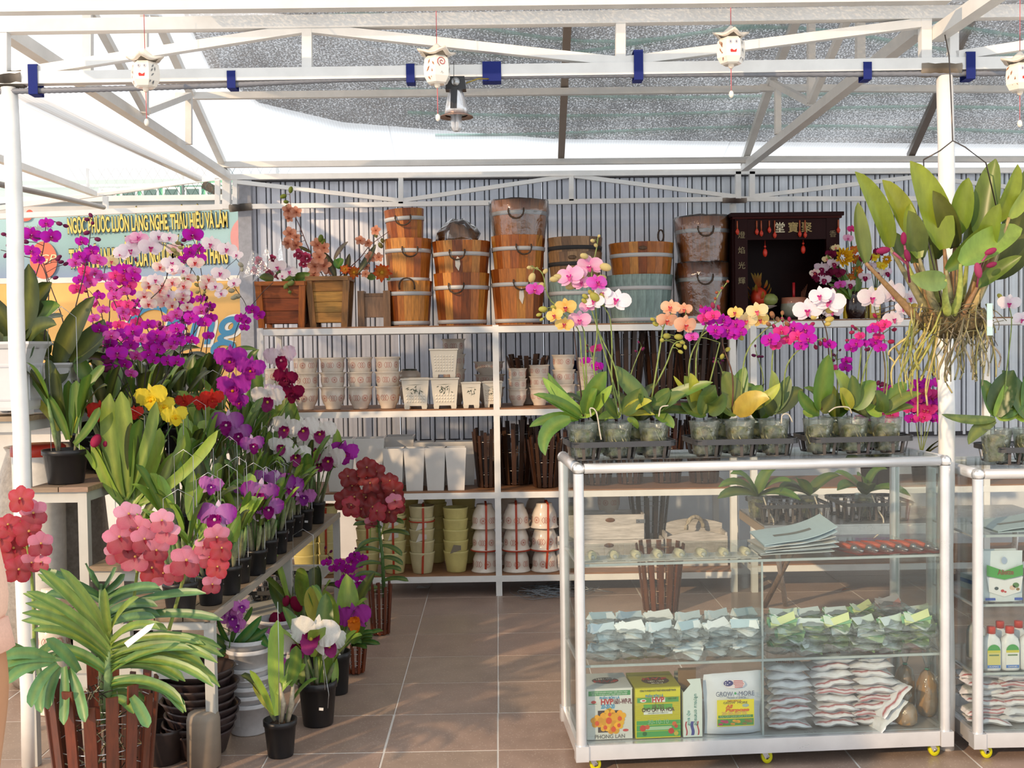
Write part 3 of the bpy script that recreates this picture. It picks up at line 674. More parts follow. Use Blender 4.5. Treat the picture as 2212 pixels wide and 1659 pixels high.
lattice_pot('small square pot with painted bamboo, by the middle post', 1018, YL, ZL[1] + .001, S(42, YL), S(56, YL), plain=True)
lattice_pot('small square lattice pot half hidden by the middle post', 1064, YL + .06, ZL[1] + .001, S(44, YL), S(56, YL), rows=(0, 5))
# --- tall tapered white pots on the third shelf
def tall_pot(label, px, Y, w, h, sc=.72):
 t = thing('tall_pot', label, 'pot', (px2x(px, 1000, Y), Y, ZL[2] + .001), 'tall white square pots', ru(-.05, .05)); q = math.sqrt(2) / 2
 b = MB(hx('d8d6d2')); b.lathe([(w * sc * q, 0), (w * q, h - .006), (w * q, h), (w * q * .9, h), (w * q * .84, h - .05), (0.001, h - .06)], 4, flat=True, smooth=False); b.build('pot', 'ceramic', t, False); return t
tall_pot('tall white tapered pot half behind the purple cattleya', 735, YS + .10, S(62, YS + .1), S(114, YS + .1))
tall_pot('largest tall white tapered pot, second from the left', 800, YS + .12, S(66, YS + .1), S(113, YS + .1))
tall_pot('large grey-white tapered pot in the rear, behind the slim ones', 865, YS + .36, S(64, YS + .3), S(106, YS + .3))
for i, px in enumerate((852, 896, 942, 985)): tall_pot('slim white tapered pot, %s in the front row' % ORD[i], px, YS + .07, S(45, YS + .07), S(92, YS + .07), .78)
for i, px in enumerate((918, 962, 1006)): tall_pot('slim white tapered pot, %s of the rear row' % ORD[i], px, YS + .30, S(45, YS + .3), S(94, YS + .3), .78)
# --- slatted wooden baskets
def slat_basket(label, x, y, z, rt, rb, h, n=12, col=hx('3a2213'), wires=3, sq=False, rz=0, wire=True, group='slatted wooden orchid baskets', jag=.06, mesh=None, wcol=(.5, .5, .5), tilt=0):
 t = thing('slat_basket', label, 'basket', (x, y, z), group, rz)
 if tilt: t.rotation_euler = (0, tilt, rz)
 if mesh is None:
  ms = []
  for k in range(3):
   c = jc(col, .3); b = MB(c); s = math.atan2(rt - rb, h); b.beam((rb, 0, .004), (rt, 0, h * (1 + jag * (k - 1))), .021 * rt / .1, .007, up=V((1, 0, 0))); ms.append(b.mesh('slat', 'wood'))
  mesh = ms
 for i in range(n):
  o = link('slat', mesh[i % 3], t); o.rotation_euler = (0, 0, 2 * math.pi * (i + .3) / n)
 for k in range(wires):
  f = (k + .8) / (wires + .4); r = lerp(rb, rt, f) - .007; zz = h * f; b = MB(wcol)
  b.tube([(r * math.cos(2 * math.pi * i / 20), r * math.sin(2 * math.pi * i / 20), zz) for i in range(21)], .0016, 4, cap=False); b.build('wire_ring', 'steel', t, False)
 b = MB(jc(col, .2)); b.lathe([(rb - .004, .004), (rb - .004, .014), (0, .014)], 12); b.build('basket_floor', 'wood', t, False)
 return t
DB = hx('3a2112')
YBs = YS + .16
for px, dy, w, h, lab in ((1052, .16, 62, 120, 'leftmost, leaning beside the tall white pots'), (1113, .28, 92, 134, 'in the rear, just right of the middle post'), (1162, .34, 80, 136, 'tall, behind the pale orchid leaf'), (1178, .12, 76, 104, 'front right, beside the glass cabinet'), (1222, .30, 72, 118, 'in the rear, at the cabinet edge')):
 Y = YS + dy; slat_basket('dark slatted basket on the third shelf, ' + lab, px2x(px, 1000, Y), Y, ZL[2] + .001, S(w, Y) / 2, S(w, Y) / 2 * .66, S(h, Y), 14, DB)
for px, dy, w, h, lab in ((1290, .2, 80, 70, 'hidden low behind the orchid leaves'), (1360, .22, 74, 70, 'low, second from the left'), (1440, .25, 80, 70, 'low, in the middle'), (1520, .22, 84, 72, 'low, near the shrine rack')):
 Y = YS + dy; slat_basket('brown slatted basket behind the tray orchids, ' + lab, px2x(px, 950, Y), Y, ZL[2] + .001, S(w, Y) / 2, S(w, Y) / 2 * .7, S(h, Y) * 1.9, 14, DB)
for px, dy, w, zb, h, lab in ((1140, .3, 92, 46, 60, 'on the pot stacks right of the middle post'), (1352, .3, 90, 10, 150, 'upper left of the pile behind the orchids'), (1430, .34, 96, 8, 156, 'tallest of the pile behind the orchids'), (1500, .3, 92, 6, 138, 'upper right of the pile behind the orchids'), (1556, .28, 74, 6, 140, 'at the end of the pile, beside the shrine rack')):
 Y = YS + dy; slat_basket('dark slatted basket ' + lab, px2x(px, 800, Y), Y, ZL[1] + S(zb, Y), S(w, Y) / 2, S(w, Y) / 2 * .62, S(h, Y), 14, DB, 4)
b = MB((.015, .02, .10)); c = P(1252, 790, YPt + .35)
b.ball(c + V((0, 0, -.005)), (.085, .05, .035), n=14, m=8); b.v = [(x + ru(-.004, .004), y, z + ru(-.006, .006)) for x, y, z in b.v]
one(b, 'folded_cloth', 'fabric', 'folded dark blue cloth lying over the pots behind the orchids', 'cloth', tuple(c))
# --- yellow pots in strapped stacks
YE_ = [hx('c9bd78'), hx('cfc48a'), hx('beb48c')]
def strap(label, x, y, z0, z1, r, zh, ang=0, col=hx('a83a1e')):
 t = thing('red_strap', label, 'strap', (x, y, z0), 'red plastic straps round pot stacks')
 b = MB(col); w = .0075
 for s in (-1, 1):
  a = ang; dx = math.sin(a) * r * .5
  pts = [(dx * .3 + s * .0, -r * .86, 0.002), (dx, -r * 1.03, (z1 - z0) * .5), (dx * 1.1, -r * 1.0, z1 - z0 - .01), (dx * .6, 0, z1 - z0 + .006), (dx * .6, r, z1 - z0 - .01), (dx * .3, r * .86, 0.002)]
  for i in range(len(pts) - 1): b.beam(pts[i], pts[i + 1], .012, .0012, up=V((0, -1, .15)) if i < 2 else V((0, .1, 1)))
  break
 b.build('upright_band', 'plastic', t, False)
 if zh:
  b = MB(col); n = 24; b.lathe([(r + .001, zh - .004), (r + .003, zh - .004), (r + .003, zh + .004), (r + .001, zh + .004)], n, cap0=False); b.build('cross_band', 'plastic', t, False)
 return t
yprof = lambda k: [(r * k, z * k) for r, z in ((.050, 0), (.052, .004), (.062, .06), (.0665, .100), (.069, .108), (.069, .116), (.064, .116), (.060, .06), (.05, .02), (0, .016))]
ym = {}
def ypot(label, x, y, z, k, c, n=0):
 if (k, c) not in ym: ym[(k, c)] = MB(YE_[c]).lathe(yprof(k), 24).mesh('pot', 'chalk')
 t = thing('yellow_pot', label, 'pot', (x, y, z), 'glazed yellow pots in stacks', ru(0, 6)); link('pot', ym[(k, c)], t)
 if n:
  b = MB((.6, .58, .5) if n == 1 else (.2, .17, .12)); r = .066 * k + .0015; b.add([(-.03 * k, -r, .05), (.03 * k, -r, .07), (.03 * k, -r - .001, .095), (-.01, -r - .002, .10)], [(0, 1, 2, 3)]); o = b.build('paper_scrap', 'print', t, False); o.rotation_euler = (0, 0, -t.rotation_euler[2])
 return t
for i, (px, dy, n, k, c, dz, lab) in enumerate(((852, .08, 5, 1.0, 1, 27, 'beside the dark red vanda'), (912, .07, 5, 1.03, 2, 25, 'with slanting red straps'), (985, .09, 5, 1.03, 0, 23.5, 'unstrapped, brightest yellow'), (795, .12, 5, .98, 1, 26, 'behind the red vanda stem'), (706, .10, 5, .98, 1, 26, 'behind the bench corner'), (660, .06, 4, 1.0, 0, 26, 'at the left end of the bottom shelf'), (882, .36, 5, 1.0, 0, 27, 'in the rear, left'), (940, .38, 5, 1.05, 0, 28, 'in the rear, middle'), (1003, .34, 6, 1.05, 0, 25, 'in the rear, right'))):
 Y = YS + dy; x = px2x(px, 1180, Y)
 for j in range(n): ypot('yellow pot, %s up in the stack %s' % (ORD[j], lab), x, Y, ZL[3] + .001 + j * S(dz, Y), k, c, 1 if (j in (2, 3) and i < 2) else (2 if i == 2 and j == 1 else 0))
 if i in (0, 1, 3, 4): strap('red strap round the yellow pot stack ' + lab, x, Y, ZL[3] + .001, ZL[3] + (n - 1) * S(dz, Y) + .12 * k, .069 * k, (n - 2.2) * S(dz, Y) + .108 * k, [0, .35, -.1, .15, .2][i])
for i, (px, dy, k, lab) in enumerate(((1047, .09, 1.06, 'left of the middle post'), (1115, .08, 1.08, 'first right of the middle post'), (1176, .08, 1.08, 'second right of the middle post'), (1100, .3, 1.0, 'rear, right of the post'), (1160, .32, 1.02, 'rear, by the cabinet'))):
 Y = YS + dy; x = px2x(px, 1150, Y)
 for j in range(3): cpot('upside-down patterned pot, %s of the strapped stack %s' % (POS[j], lab), x, Y, ZL[3] + .001 + j * S(47 if i < 3 else 49, Y), k, ru(0, 6), True, 'upturned patterned pots strapped in stacks')
 if i < 3: strap('red strap round the patterned pots ' + lab, x, Y, ZL[3] + .001, ZL[3] + 2 * S(47, Y) + .137 * k, .075 * k, .5 * S(47, Y) + .06, [.25, .0, .45][i])
# --- white wooden crates and trays, bottom shelf behind the cabinet glass
def crate(label, pxl, pxr, y0, y1, Y, dp, badge=None):
 xl, xr = px2x(pxl, 1150, Y), px2x(pxr, 1150, Y); z1 = P((pxl + pxr) / 2, y0, Y).z; z0 = max(ZL[3] + .001, P((pxl + pxr) / 2, y1, Y).z)
 t = thing('white_crate', label, 'crate', ((xl + xr) / 2, Y, z0)); w = hx('c9c6c4')
 MB(w).bb(xl, xr, Y - .006, Y + .006, z0, z1).build('front_board', 'woodx', t); MB(w).bb(xl, xr, Y + dp - .006, Y + dp + .006, z0, z1).build('rear_board', 'woodx', t)
 for x in (xl, xr): MB(jc(w, .05)).bb(x - .006, x + .006, Y + .0065, Y + dp - .0065, z0, z1).build('end_board', 'wood', t)
 MB(w).bb(xl + .007, xr - .007, Y + .0065, Y + dp - .0065, z0, z0 + .01).build('bottom_board', 'wood', t)
 b = MB((.45, .47, .5)); b.bb(xr - .045, xr + .0065, Y - .0085, Y - .0065, z1 - .05, z1 - .028); b.ball((xr - .03, Y - .009, z1 - .039), .004, (.1, .1, .1)); b.build('corner_bracket', 'steel', t)
 if badge: b = MB(hx('6a4526')); b.ball((px2x(badge, 1150, Y), Y - .008, z1 - .03), (.028, .003, .013), n=14); b.build('badge', 'wood', t)
 return t
Yc = YS + .12
crate('white wooden crate with an oval badge, lower of two behind the glass', 1224, 1432, 1166, 1238, Yc, .2, 1315)
crate('white wooden crate with an oval badge, upper of two behind the glass', 1215, 1391, 1112, 1165, Yc + .02, .18, 1318)
crate('narrow white crate end beside the strapped patterned pots', 1204, 1222, 1158, 1236, Yc - .06, .2)
Y = YS + .32
slat_basket('black-brown basket with wide slats standing behind the white crates', px2x(1402, 1130, Y), Y, ZL[3] + .001, S(86, Y) / 2, S(54, Y) / 2, S(150, Y), 13, hx('2a2018'), 3)
t = thing('handled_tray', 'grey-white arched wooden tray with a rope handle behind the glass', 'tray', (px2x(1505, 1200, Yc), Yc, ZL[3] + .001)); xl, xr = px2x(1442, 1180, Yc), px2x(1572, 1180, Yc); w = hx('bdbab9')
zt = P(1500, 1148, Yc).z; zb = ZL[3] + .001
for k, (nm, yy, up) in enumerate((('front_board', Yc, 0), ('rear_board', Yc + .16, .05))):
 ol = [(xl, zb), (xr, zb), (xr, zb + (zt - zb) * .8 + up)] + [(lerp(xr, xl, i / 8), zt - .03 * (2 * i / 8 - 1) ** 2 + up) for i in range(9)] + [(xl, zb + (zt - zb) * .8 + up)]
 MB(w).prism(ol, .012, lambda x, y, z, yy=yy: V((x, yy + y, z))).build(nm, 'woodx', t)
for x in (xl, xr): MB(w).bb(x - .012, x, Yc + .013, Yc + .159, zb, zt - .01).build('end_board', 'wood', t)
b = MB(hx('b0a898')); b.tube([(lerp(xl, xr, .5 + .16 * math.cos(a)), Yc + .09 + .03 * math.cos(a), zt - .0 + .07 * math.sin(a)) for a in [math.pi * i / 10 for i in range(11)]], .012, 8); b.build('rope_handle', 'bark', t)
cpot('grey-white scalloped bowl peeping over the crates', px2x(1315, 1100, YS + .36), YS + .36, ZL[3] + .26, 1.0, 0);
cpot('ribbed round pot between the strapped stacks and the crates', px2x(1216, 1150, YS + .3), YS + .3, ZL[3] + .14, .9, 0)
# tall basket standing on the floor, seen through the glass
p = FZ(1427, 1318); slat_basket('tall brown tapered slat basket standing alone on the floor tiles', p.x, p.y, .002, S(100, p.y) / 2 * 1.05, S(72, p.y) / 2, .35, 14, hx('5a2f14'), 5, jag=.01, wcol=(.45, .3, .2))
# loose wire on the floor below the rack
t = thing('wire_tangle', 'tangle of loose grey wire under the rack beside the middle post', 'wire', tuple(FZ(1190, 1284)))
b = MB((.30, .34, .38)); c = FZ(1185, 1284)
for k in range(26):
 a0 = ru(0, 6); rx, ry = ru(.06, .22), ru(.03, .12); cx, cy = c.x + ru(-.08, .15), c.y + ru(-.06, .06)
 b.tube([(cx + rx * math.cos(a0 + a), cy + ry * math.sin(a0 + a * 1.1), .004 + .02 * (1 + math.sin(a * 1.7 + k))) for a in [i * .35 for i in range(14)]], .0014, 4)
o = b.build('loose_wire', 'steel', t); o['kind'] = 'stuff'
# ------------------------------------------------------------------ glass cabinets on castors
ALU = (.74, .75, .77)
class Cab:
 def __init__(s, label, pl, pr, Yl, Yr, top, dp=.40, w=None):
  a = P(pl, 1500, Yl); a.z = 0
  if pr: c = P(pr, 1500, Yr); c.z = 0; d = c - a
  else: d = V((w, 0, 0))
  s.w = w or d.length; s.rz = math.atan2(d.y, d.x); s.o = a; s.d = dp; s.h = top
  s.M = Matrix.Translation(a) @ Matrix.Rotation(s.rz, 4, 'Z'); s.Mi = s.M.inverted()
  s.t = thing('glass_cabinet', label, 'cabinet', tuple(a), None, s.rz)
 def L(s, px, py, y):            # a pixel on the plane y of this cabinet, in its own measures
  d = s.Mi.to_3x3() @ ray(px, py); e = s.Mi @ _EYE; return e + d * ((y - e.y) / d.y)
 def W(s, x, y, z): return tuple(s.M @ V((x, y, z)))
def cabinet(c, shelves, div=None, zb=.10, casters=(0.03, .5, .97)):
 t, w, d, h = c.t, c.w, c.d, c.h; r = .0172
 for x in (0, w):
  for y in (0, d):
   b = MB(ALU); b.lathe([(r, .085), (r, h - .036)], 16, (x, y, 0), cap0=False); b.build('post', 'alu', t, False)
   b = MB((.85, .85, .85)); b.ball((x, y, h - .022), (.021, .021, .021), n=14, m=8); b.build('corner_cap', 'steel', t, False)
   MB(ALU).box((x, y, .072), (.042, .042, .05)).build('corner_block', 'alu', t, False)
 for y in (0, d):
  b = MB(ALU); b.tube([(.019, y, h - .021), (w - .019, y, h - .021)], .0168, 14); b.build('top_rail', 'alu', t, False)
  MB(ALU).bb(.022, w - .022, y - .014, y + .014, .049, .098).build('bottom_rail', 'alu', t, False)
 for x in (0, w):
  b = MB(ALU); b.tube([(x, .019, h - .021), (x, d - .019, h - .021)], .0185, 14); b.build('top_rail', 'alu', t, False)
  MB(ALU).bb(x - .014, x + .014, .022, d - .022, .049, .098).build('bottom_rail', 'alu', t, False)
 def pane(n, *a): MB((.8, .9, .85)).bb(*a).build(n, 'glass', t, False)
 pane('front_pane', .018, w - .018, -.004, .0, .1, h - .04); pane('side_pane', -.002, .002, .018, d - .018, .1, h - .04); pane('side_pane', w - .002, w + .002, .018, d - .018, .1, h - .04)
 pane('top_pane', .017, w - .017, .017, d - .017, h - .008, h - .002)
 MB((.55, .56, .57)).bb(.015, w - .015, .015, d - .015, .086, zb - .001).build('cabinet_floor', 'alu', t, False)
 for z in shelves:
  pane('glass_shelf', .012, w - .012, .016, d - .012, z - .006, z)
  MB((.42, .47, .47)).bb(.012, w - .012, .012, .0155, z - .007, z + .001).build('shelf_edge', 'plastic', t, False)
  for x in (.005, w - .005):
   MB(ALU).bb(x - .006, x + .006, .02, d - .02, z - .012, z - .0065).build('shelf_bracket', 'alu', t, False)
 if div:
  pane('glass_divider', div - .002, div + .002, .018, d - .014, zb, shelves[0] - .008)
  MB((.42, .47, .47)).bb(div - .003, div + .003, .013, .0175, zb, shelves[0] - .008).build('divider_edge', 'plastic', t, False)
 for fx in casters:
  for y in (.03, d - .03):
   x = fx * w; b = MB(hx('d8d61e')); b.v = []
   pr = [(.010, -.008), (.022, -.009), (.0235, -.005), (.0235, .005), (.022, .009), (.010, .008), (.010, -.008)]
   b2 = MB(hx('d8d61e')).lathe(pr, 18, cap0=False); b2.v = [(x + .012 + q[0] * .8, y + q[2], .0236 + q[1]) for q in b2.v]
   wl_ = b2.build('castor_wheel', 'plastic', t, False); wl_['label'] = 'yellow castor wheel'
   b = MB((.7, .7, .72)); b.tube([(x + .012, y - .014, .0236), (x + .012, y + .014, .0236)], .005, 8); b.beam((x + .012, y - .013, .022), (x - .004, y - .013, .05), .016, .002, up=V((0, 1, 0))); b.beam((x + .012, y + .013, .022), (x - .004, y + .013, .05), .016, .002, up=V((0, 1, 0))); b.box((x - .002, y, .0495), (.032, .032, .003)); b.build('castor_fork', 'steel', t, False)
C1 = Cab('wide glass cabinet with an aluminium frame on yellow castors', 1255, 2041, 3.61, 3.69, 1.018)
zs1 = C1.L(1450, 1215, .01).z; zs2 = C1.L(1450, 1432, .01).z
cabinet(C1, [zs1, zs2], C1.L(1650, 1400, 0).x)
C2 = Cab('second glass cabinet at the right edge, only its left end in view', 2112, None, 3.66, None, .975, w=1.15)
z21, z22, z23 = C2.L(2160, 1156, .01).z, C2.L(2160, 1306, .01).z, C2.L(2160, 1454, .01).z
cabinet(C2, [z21, z22, z23], None, casters=(.025, .97))
def inside(c, name, label, cat, x, y, z, group=None, rz=0): return thing(name, label, cat, c.W(x, y, z), group, c.rz + rz)
# --- blister packs and papers on the top glass shelf
bl = {}
bl['card'] = MB((.72, .70, .64)).bb(-.038, .038, -.06, .055, 0, .0015).mesh('card', 'print')
bl['dome'] = MB((.9, .9, .9)).lathe([(.026, 0), (.025, .012), (.019, .022), (.001, .026)], 14, cap0=False); bl['dome'].v = [(x, y * 1.7, z) for x, y, z in bl['dome'].v]; bl['dome'] = bl['dome'].mesh('clear_blister', 'blister')
b = MB(hx('e2d6ae')); b.tube([(0, .036, .012), (0, -.014, .013)], [.013, .014], 10); b.tube([(0, -.012, .011), (0, -.028, .010)], [.007, .006], 8, (.5, .5, .45)); bl['in'] = b.mesh('nozzle', 'plastic')
b = MB(hx('c9bb92')); bl['print'] = MB((.35, .33, .28)).bb(-.03, .03, -.056, -.044, .0015, .0019).mesh('card_print', 'print')
for i in range(8):
 q = C1.L(1279 + 47.2 * i, 1202 - i * .8, .10)
 t = inside(C1, 'blister_pack', 'clear blister pack with a cream nozzle, %s from the left on the glass shelf' % ORD[i], 'blister pack', q.x, .095, zs1 + .001, 'blister packs on the glass shelf', ru(-.2, .05))
 for k in ('card', 'dome', 'in', 'print'): link(bl[k].name.split('.')[0], bl[k], t)
for i in range(6):
 q = C1.L(1830 + 32 * i, 1195, .10); t = inside(C1, 'tool_pack', 'blister pack with an orange-handled tool, %s of the row by the newspapers' % ORD[i], 'blister pack', q.x + .01, .12, zs1 + .001, 'orange tool packs', .35)
 MB(hx('8a2a1c')).bb(-.026, .026, -.085, .075, 0, .0015).build('card', 'print', t, False)
 b = MB(hx('e0521a')); b.tube([(-.006, .07, .014), (-.004, .02, .017), (.0, -.015, .014)], [.009, .011, .007], 10); b.build('handle', 'plastic', t, False)
 b = MB((.35, .36, .40)); b.ball((.002, -.028, .013), (.011, .013, .010), n=10); b.tube([(.002, -.035, .01), (.004, -.07, .008)], .004, 6); b.build('tool_head', 'steel', t, False)
 b = MB((.9, .9, .9)).lathe([(.022, .0015), (.021, .016), (.014, .027), (.001, .029)], 12, cap0=False); b.v = [(x, y * 3.2, z) for x, y, z in b.v]; b.build('clear_blister', 'blister', t, False)
def paper(label, c, x, y, z, w, d, k, col, bend=.035, group='folded newspapers'):
 t = inside(c, 'newspaper', label, 'newspaper', x, y, z, group, ru(-.08, .08)); n = 12
 for j in range(2):
  b = MB(jc(col, .05)); vs = []
  for i in range(n + 1):
   u = i / n; zz = .003 + .004 * j + bend * (k + j * .25) * max(0, u - .35) ** 2 * 3 + .012 * math.sin(u * 3.1) * (1 if j else .3)
   for v in (0, 1): vs.append((-w / 2 + w * u, -d / 2 + d * v, zz + v * .018 * (k > .5)))
  m = len(vs); vs += [(p[0], p[1], p[2] - .002) for p in vs]
  fs = []
  for i in range(n): a = 2 * i; fs += [(a, a + 2, a + 3, a + 1), (a + m, a + 1 + m, a + 3 + m, a + 2 + m), (a, a + m, a + 2 + m, a + 2), (a + 1, a + 3, a + 3 + m, a + 1 + m)]
  b.add(vs, fs); b.build('sheet', 'print', t, False)
 b = MB((.22, .22, .20)); vs = []
 for i in range(9):
  u = .22 + .52 * i / 8; zz = .0078 + bend * (k + .25) * max(0, u - .35) ** 2 * 3 + .012 * math.sin(u * 3.1)
  for v in (.40, .52): vs.append((-w / 2 + w * u, -d / 2 + d * v, zz + v * .018 * (k > .5)))
 b.add(vs, [(2 * i, 2 * i + 2, 2 * i + 3, 2 * i + 1) for i in range(8)]); b.build('headline_print', 'print', t, False)
q = C1.L(1712, 1200, .15)
for i in range(4): paper('folded newspaper, %s up in the pile on the glass shelf' % ORD[i], C1, q.x + ru(-.008, .008), .15, zs1 + .001 + .010 * i, .25, .17, [.2, .3, .45, 1.0][i], [(.62, .66, .66), (.60, .68, .72), (.66, .64, .6), (.55, .68, .74)][i])
q = C2.L(2180, 1140, .1); paper('pale blue newspaper on the top shelf of the second cabinet', C2, q.x + .03, .14, z21 + .001, .20, .2, .4, (.58, .70, .74))
# --- clear bags of packets on the middle shelf
def bagmesh(cols, seed):
 rr = random.Random(seed); b = MB();
 for k in range(7):
  a = -.45 + .13 * k + rr.uniform(-.05, .05); c = rr.choice(cols); x0 = rr.uniform(-.03, -.015)
  m = Matrix.Rotation(rr.uniform(-.2, .35), 3, 'Y') @ Matrix.Rotation(rr.uniform(.5, 1.0), 3, 'X') @ Matrix.Rotation(a, 3, 'Z'); p = [m @ V(q) for q in ((-.045, -.016, 0), (.045, -.016, 0), (.045, .016, .002), (-.045, .016, .002))]
  p = [q + V((rr.uniform(-.008, .008), 0, .003 + .0034 * k)) for q in p]; b.add(p + [q - V((0, 0, .002)) for q in p], [(0, 1, 2, 3), (7, 6, 5, 4), (0, 4, 5, 1), (1, 5, 6, 2), (2, 6, 7, 3), (3, 7, 4, 0)], c)
 z0 = min(p[2] for p in b.v); b.v = [(x, y, (z - z0) * .8 + .002) for x, y, z in b.v]; ins = b.mesh('packets', 'print'); f = MB((.9, .9, .9)); n, m = 9, 6; vs = []
 for sg in (1, -1):
  for i in range(n):
   for j in range(m):
    u, v = i / (n - 1) * 2 - 1, j / (m - 1) * 2 - 1; h = (1 - u * u) ** .5 * (1 - v * v) ** .5
    vs.append((u * .064 + rr.uniform(-.004, .004), v * .042 + rr.uniform(-.003, .003), .017 + sg * h * .019 + rr.uniform(-.003, .004)))
 fs = []
 for s in range(2):
  for i in range(n - 1):
   for j in range(m - 1): a = s * n * m + i * m + j; fs.append((a, a + m, a + m + 1, a + 1))
 return ins, f.add(vs, fs, None, True).mesh('clear_bag', 'bag_film')
BA = [bagmesh([(.70, .82, .88), (.84, .91, .94), (.50, .66, .74), (.9, .94, .95)], s) for s in (1, 2, 3)]
BB = [bagmesh([(.34, .52, .24), (.70, .82, .68), (.2, .44, .24), (.72, .8, .40), (.86, .93, .93), (.8, .9, .9)], s) for s in (4, 5, 6)]
BC = bagmesh([(.45, .22, .2), (.5, .45, .42), (.35, .33, .33)], 9)
def bag(c, label, x, y, z, m, group, rz):
 t = inside(c, 'packet_bag', label, 'plastic bag', x, y, z, group, rz); link('packets', m[0], t); link('clear_bag', m[1], t); t.rotation_euler[0] = ru(-.1, .35); return t
for side, (xa, xb, M_, lab) in enumerate(((1300, 1622, BA, 'silver-blue packet bag'), (1690, 1990, BB, 'green packet bag'))):
 for r in range(3):
  for i in range(6):
   for yy in (.06, .2):
    if yy > .1 and r == 0: continue
    q = C1.L(lerp(xa, xb, (i + .25 * (r % 2)) / 5.25), 1400, yy)
    bag(C1, '%s, %s from the left, %s layer, %s half of the %s heap' % (lab, ORD[i], ['bottom', 'middle', 'top'][r], ['front', 'rear'][yy > .1], ['left', 'right'][side]), q.x, yy + ru(-.01, .01), zs2 + .003 + .034 * r + ru(0, .004), R.choice(M_), 'silver packet bags' if side == 0 else 'green packet bags', ru(-.35, .35))
q = C1.L(1925, 1330, .1); bag(C1, 'clear bag of pinkish brown packets on top of the green heap', q.x, .12, zs2 + .118, BC, None, .1)
# --- boxes and bags on the bottom shelf, left
zb = .101
def flat(t, x0, x1, z0, z1, y, c, nm='print_panel'): return MB(c).add([(x0, y, z0), (x1, y, z0), (x1, y, z1), (x0, y, z1)], [(0, 1, 2, 3)]).build(nm, 'print', t, False)
def oval(t, cx, cz, rx, rz, y, c, nm='print_panel', n=24, flat_top=None):
 vs = [(cx + rx * math.cos(2 * math.pi * i / n), y, cz + rz * math.sin(2 * math.pi * i / n)) for i in range(n)]
 if flat_top is not None: vs = [(p[0], flat_top[0] + (p[2] - cz), flat_top[1]) for p in vs]
 return MB(c).add(vs, [tuple(range(n))]).build(nm, 'print', t, False)
def carton(label, pxl, pxr, ytop, y, dp, col, lid=None):
 a, c = C1.L(pxl, 1560, y), C1.L(pxr, 1560, y); h = C1.L((pxl + pxr) / 2, ytop, y).z - zb; w = c.x - a.x
 t = inside(C1, 'fertiliser_carton', label, 'carton', (a.x + c.x) / 2, y, zb)
 MB(col).bb(-w / 2, w / 2, 0, dp, 0, h - .004).build('carton_body', 'print', t, False)
 MB(lid or col).bb(-w / 2 - .0008, w / 2 + .0008, -.0008, dp + .001, h - .004, h).build('lid', 'print', t, False)
 return t, w, h
def ruled(t, w, z0, z1, n, c):
 b = MB(c)
 for k in range(n): z = lerp(z0, z1, k / (n - 1)); b.add([(-w / 2, -.0006, z), (w / 2, -.0006, z), (w / 2, -.0006, z + .0011), (-w / 2, -.0006, z + .0011)], [(0, 1, 2, 3)])
 b.build('printed_rules', 'print', t, False)
def petals(t, cx, cz, s, c1, c2, y):
 b = MB(c1)
 for k in range(5):
  a = math.pi / 2 + k * 2 * math.pi / 5; px, pz = cx + .5 * s * math.cos(a), cz + .5 * s * math.sin(a)
  b.add([(px + .42 * s * math.cos(2 * math.pi * i / 10), y - .0001 * k, pz + .42 * s * math.sin(2 * math.pi * i / 10)) for i in range(10)], [tuple(range(10))], jc(c1, .2))
 b.add([(cx + .3 * s * math.cos(2 * math.pi * i / 10), y - .0008, cz - .25 * s + .34 * s * math.sin(2 * math.pi * i / 10)) for i in range(10)], [tuple(range(10))], c2)
 b.build('printed_flower', 'print', t, False)
T_ = lambda t, s, x, z, size, c, w=None, h=None, y=-.0012, **k: text(s, (x, y, z), size, c, t, local=True, width=w, height=h, **k)
t, w, h = carton('white carton with ruled lines and a big yellow orchid print', 1268, 1366, 1487, .03, .17, (.74, .74, .70))
ruled(t, w, .012, h * .72, 22, (.60, .60, .55)); flat(t, -w * .46, w * .46, h * .86, h * .955, -.0008, hx('3f9455'))
T_(t, 'XÍ NGHIỆP PHÂN BÓN VÀ PHÁT TRIỂN NÔNG THÔN', 0, h * .925, .006, (.8, .85, .8), w * .80); T_(t, 'CÔNG TY CP DỊCH VỤ KỸ THUẬT NÔNG NGHIỆP', 0, h * .885, .006, (.8, .85, .8), w * .78)
T_(t, 'PHÂN BÓN LÁ', -.0, h * .815, .011, hx('4da0c8'), w * .44, bold=.0003); T_(t, 'HVP', -w * .06, h * .735, .026, hx('c23030'), w * .27, bold=.0008); T_(t, '1601-WP-PL', w * .285, h * .735, .024, hx('7a3a46'), w * .40, bold=.0005); T_(t, '20-20-20', -w * .04, h * .645, .019, hx('55a6d2'), w * .30, bold=.0006)
oval(t, -w * .35, h * .74, w * .055, h * .03, -.0011, hx('c84a44')); flat(t, -w * .46, -w * .28, h * .70, h * .708, -.0012, hx('3f9455'))
flat(t, -w * .26, w * .20, h * .14, h * .57, -.0008, hx('4a3a3a'))
for cx, cz, s in ((-.02, .42, .034), (-.28, .36, .024), (.22, .44, .024), (.08, .24, .028), (.20, .30, .02), (.0, .52, .02), (-.1, .27, .022)): petals(t, w * cx, h * cz, s, hx('f0a818') if s > .023 else hx('f2b52a'), hx('e0531f'), -.0014)
oval(t, w * .35, h * .17, w * .065, h * .025, -.0011, hx('cc4a4a')); T_(t, 'PHONG LAN', -.0, h * .055, .018, (.16, .15, .14), w * .66)
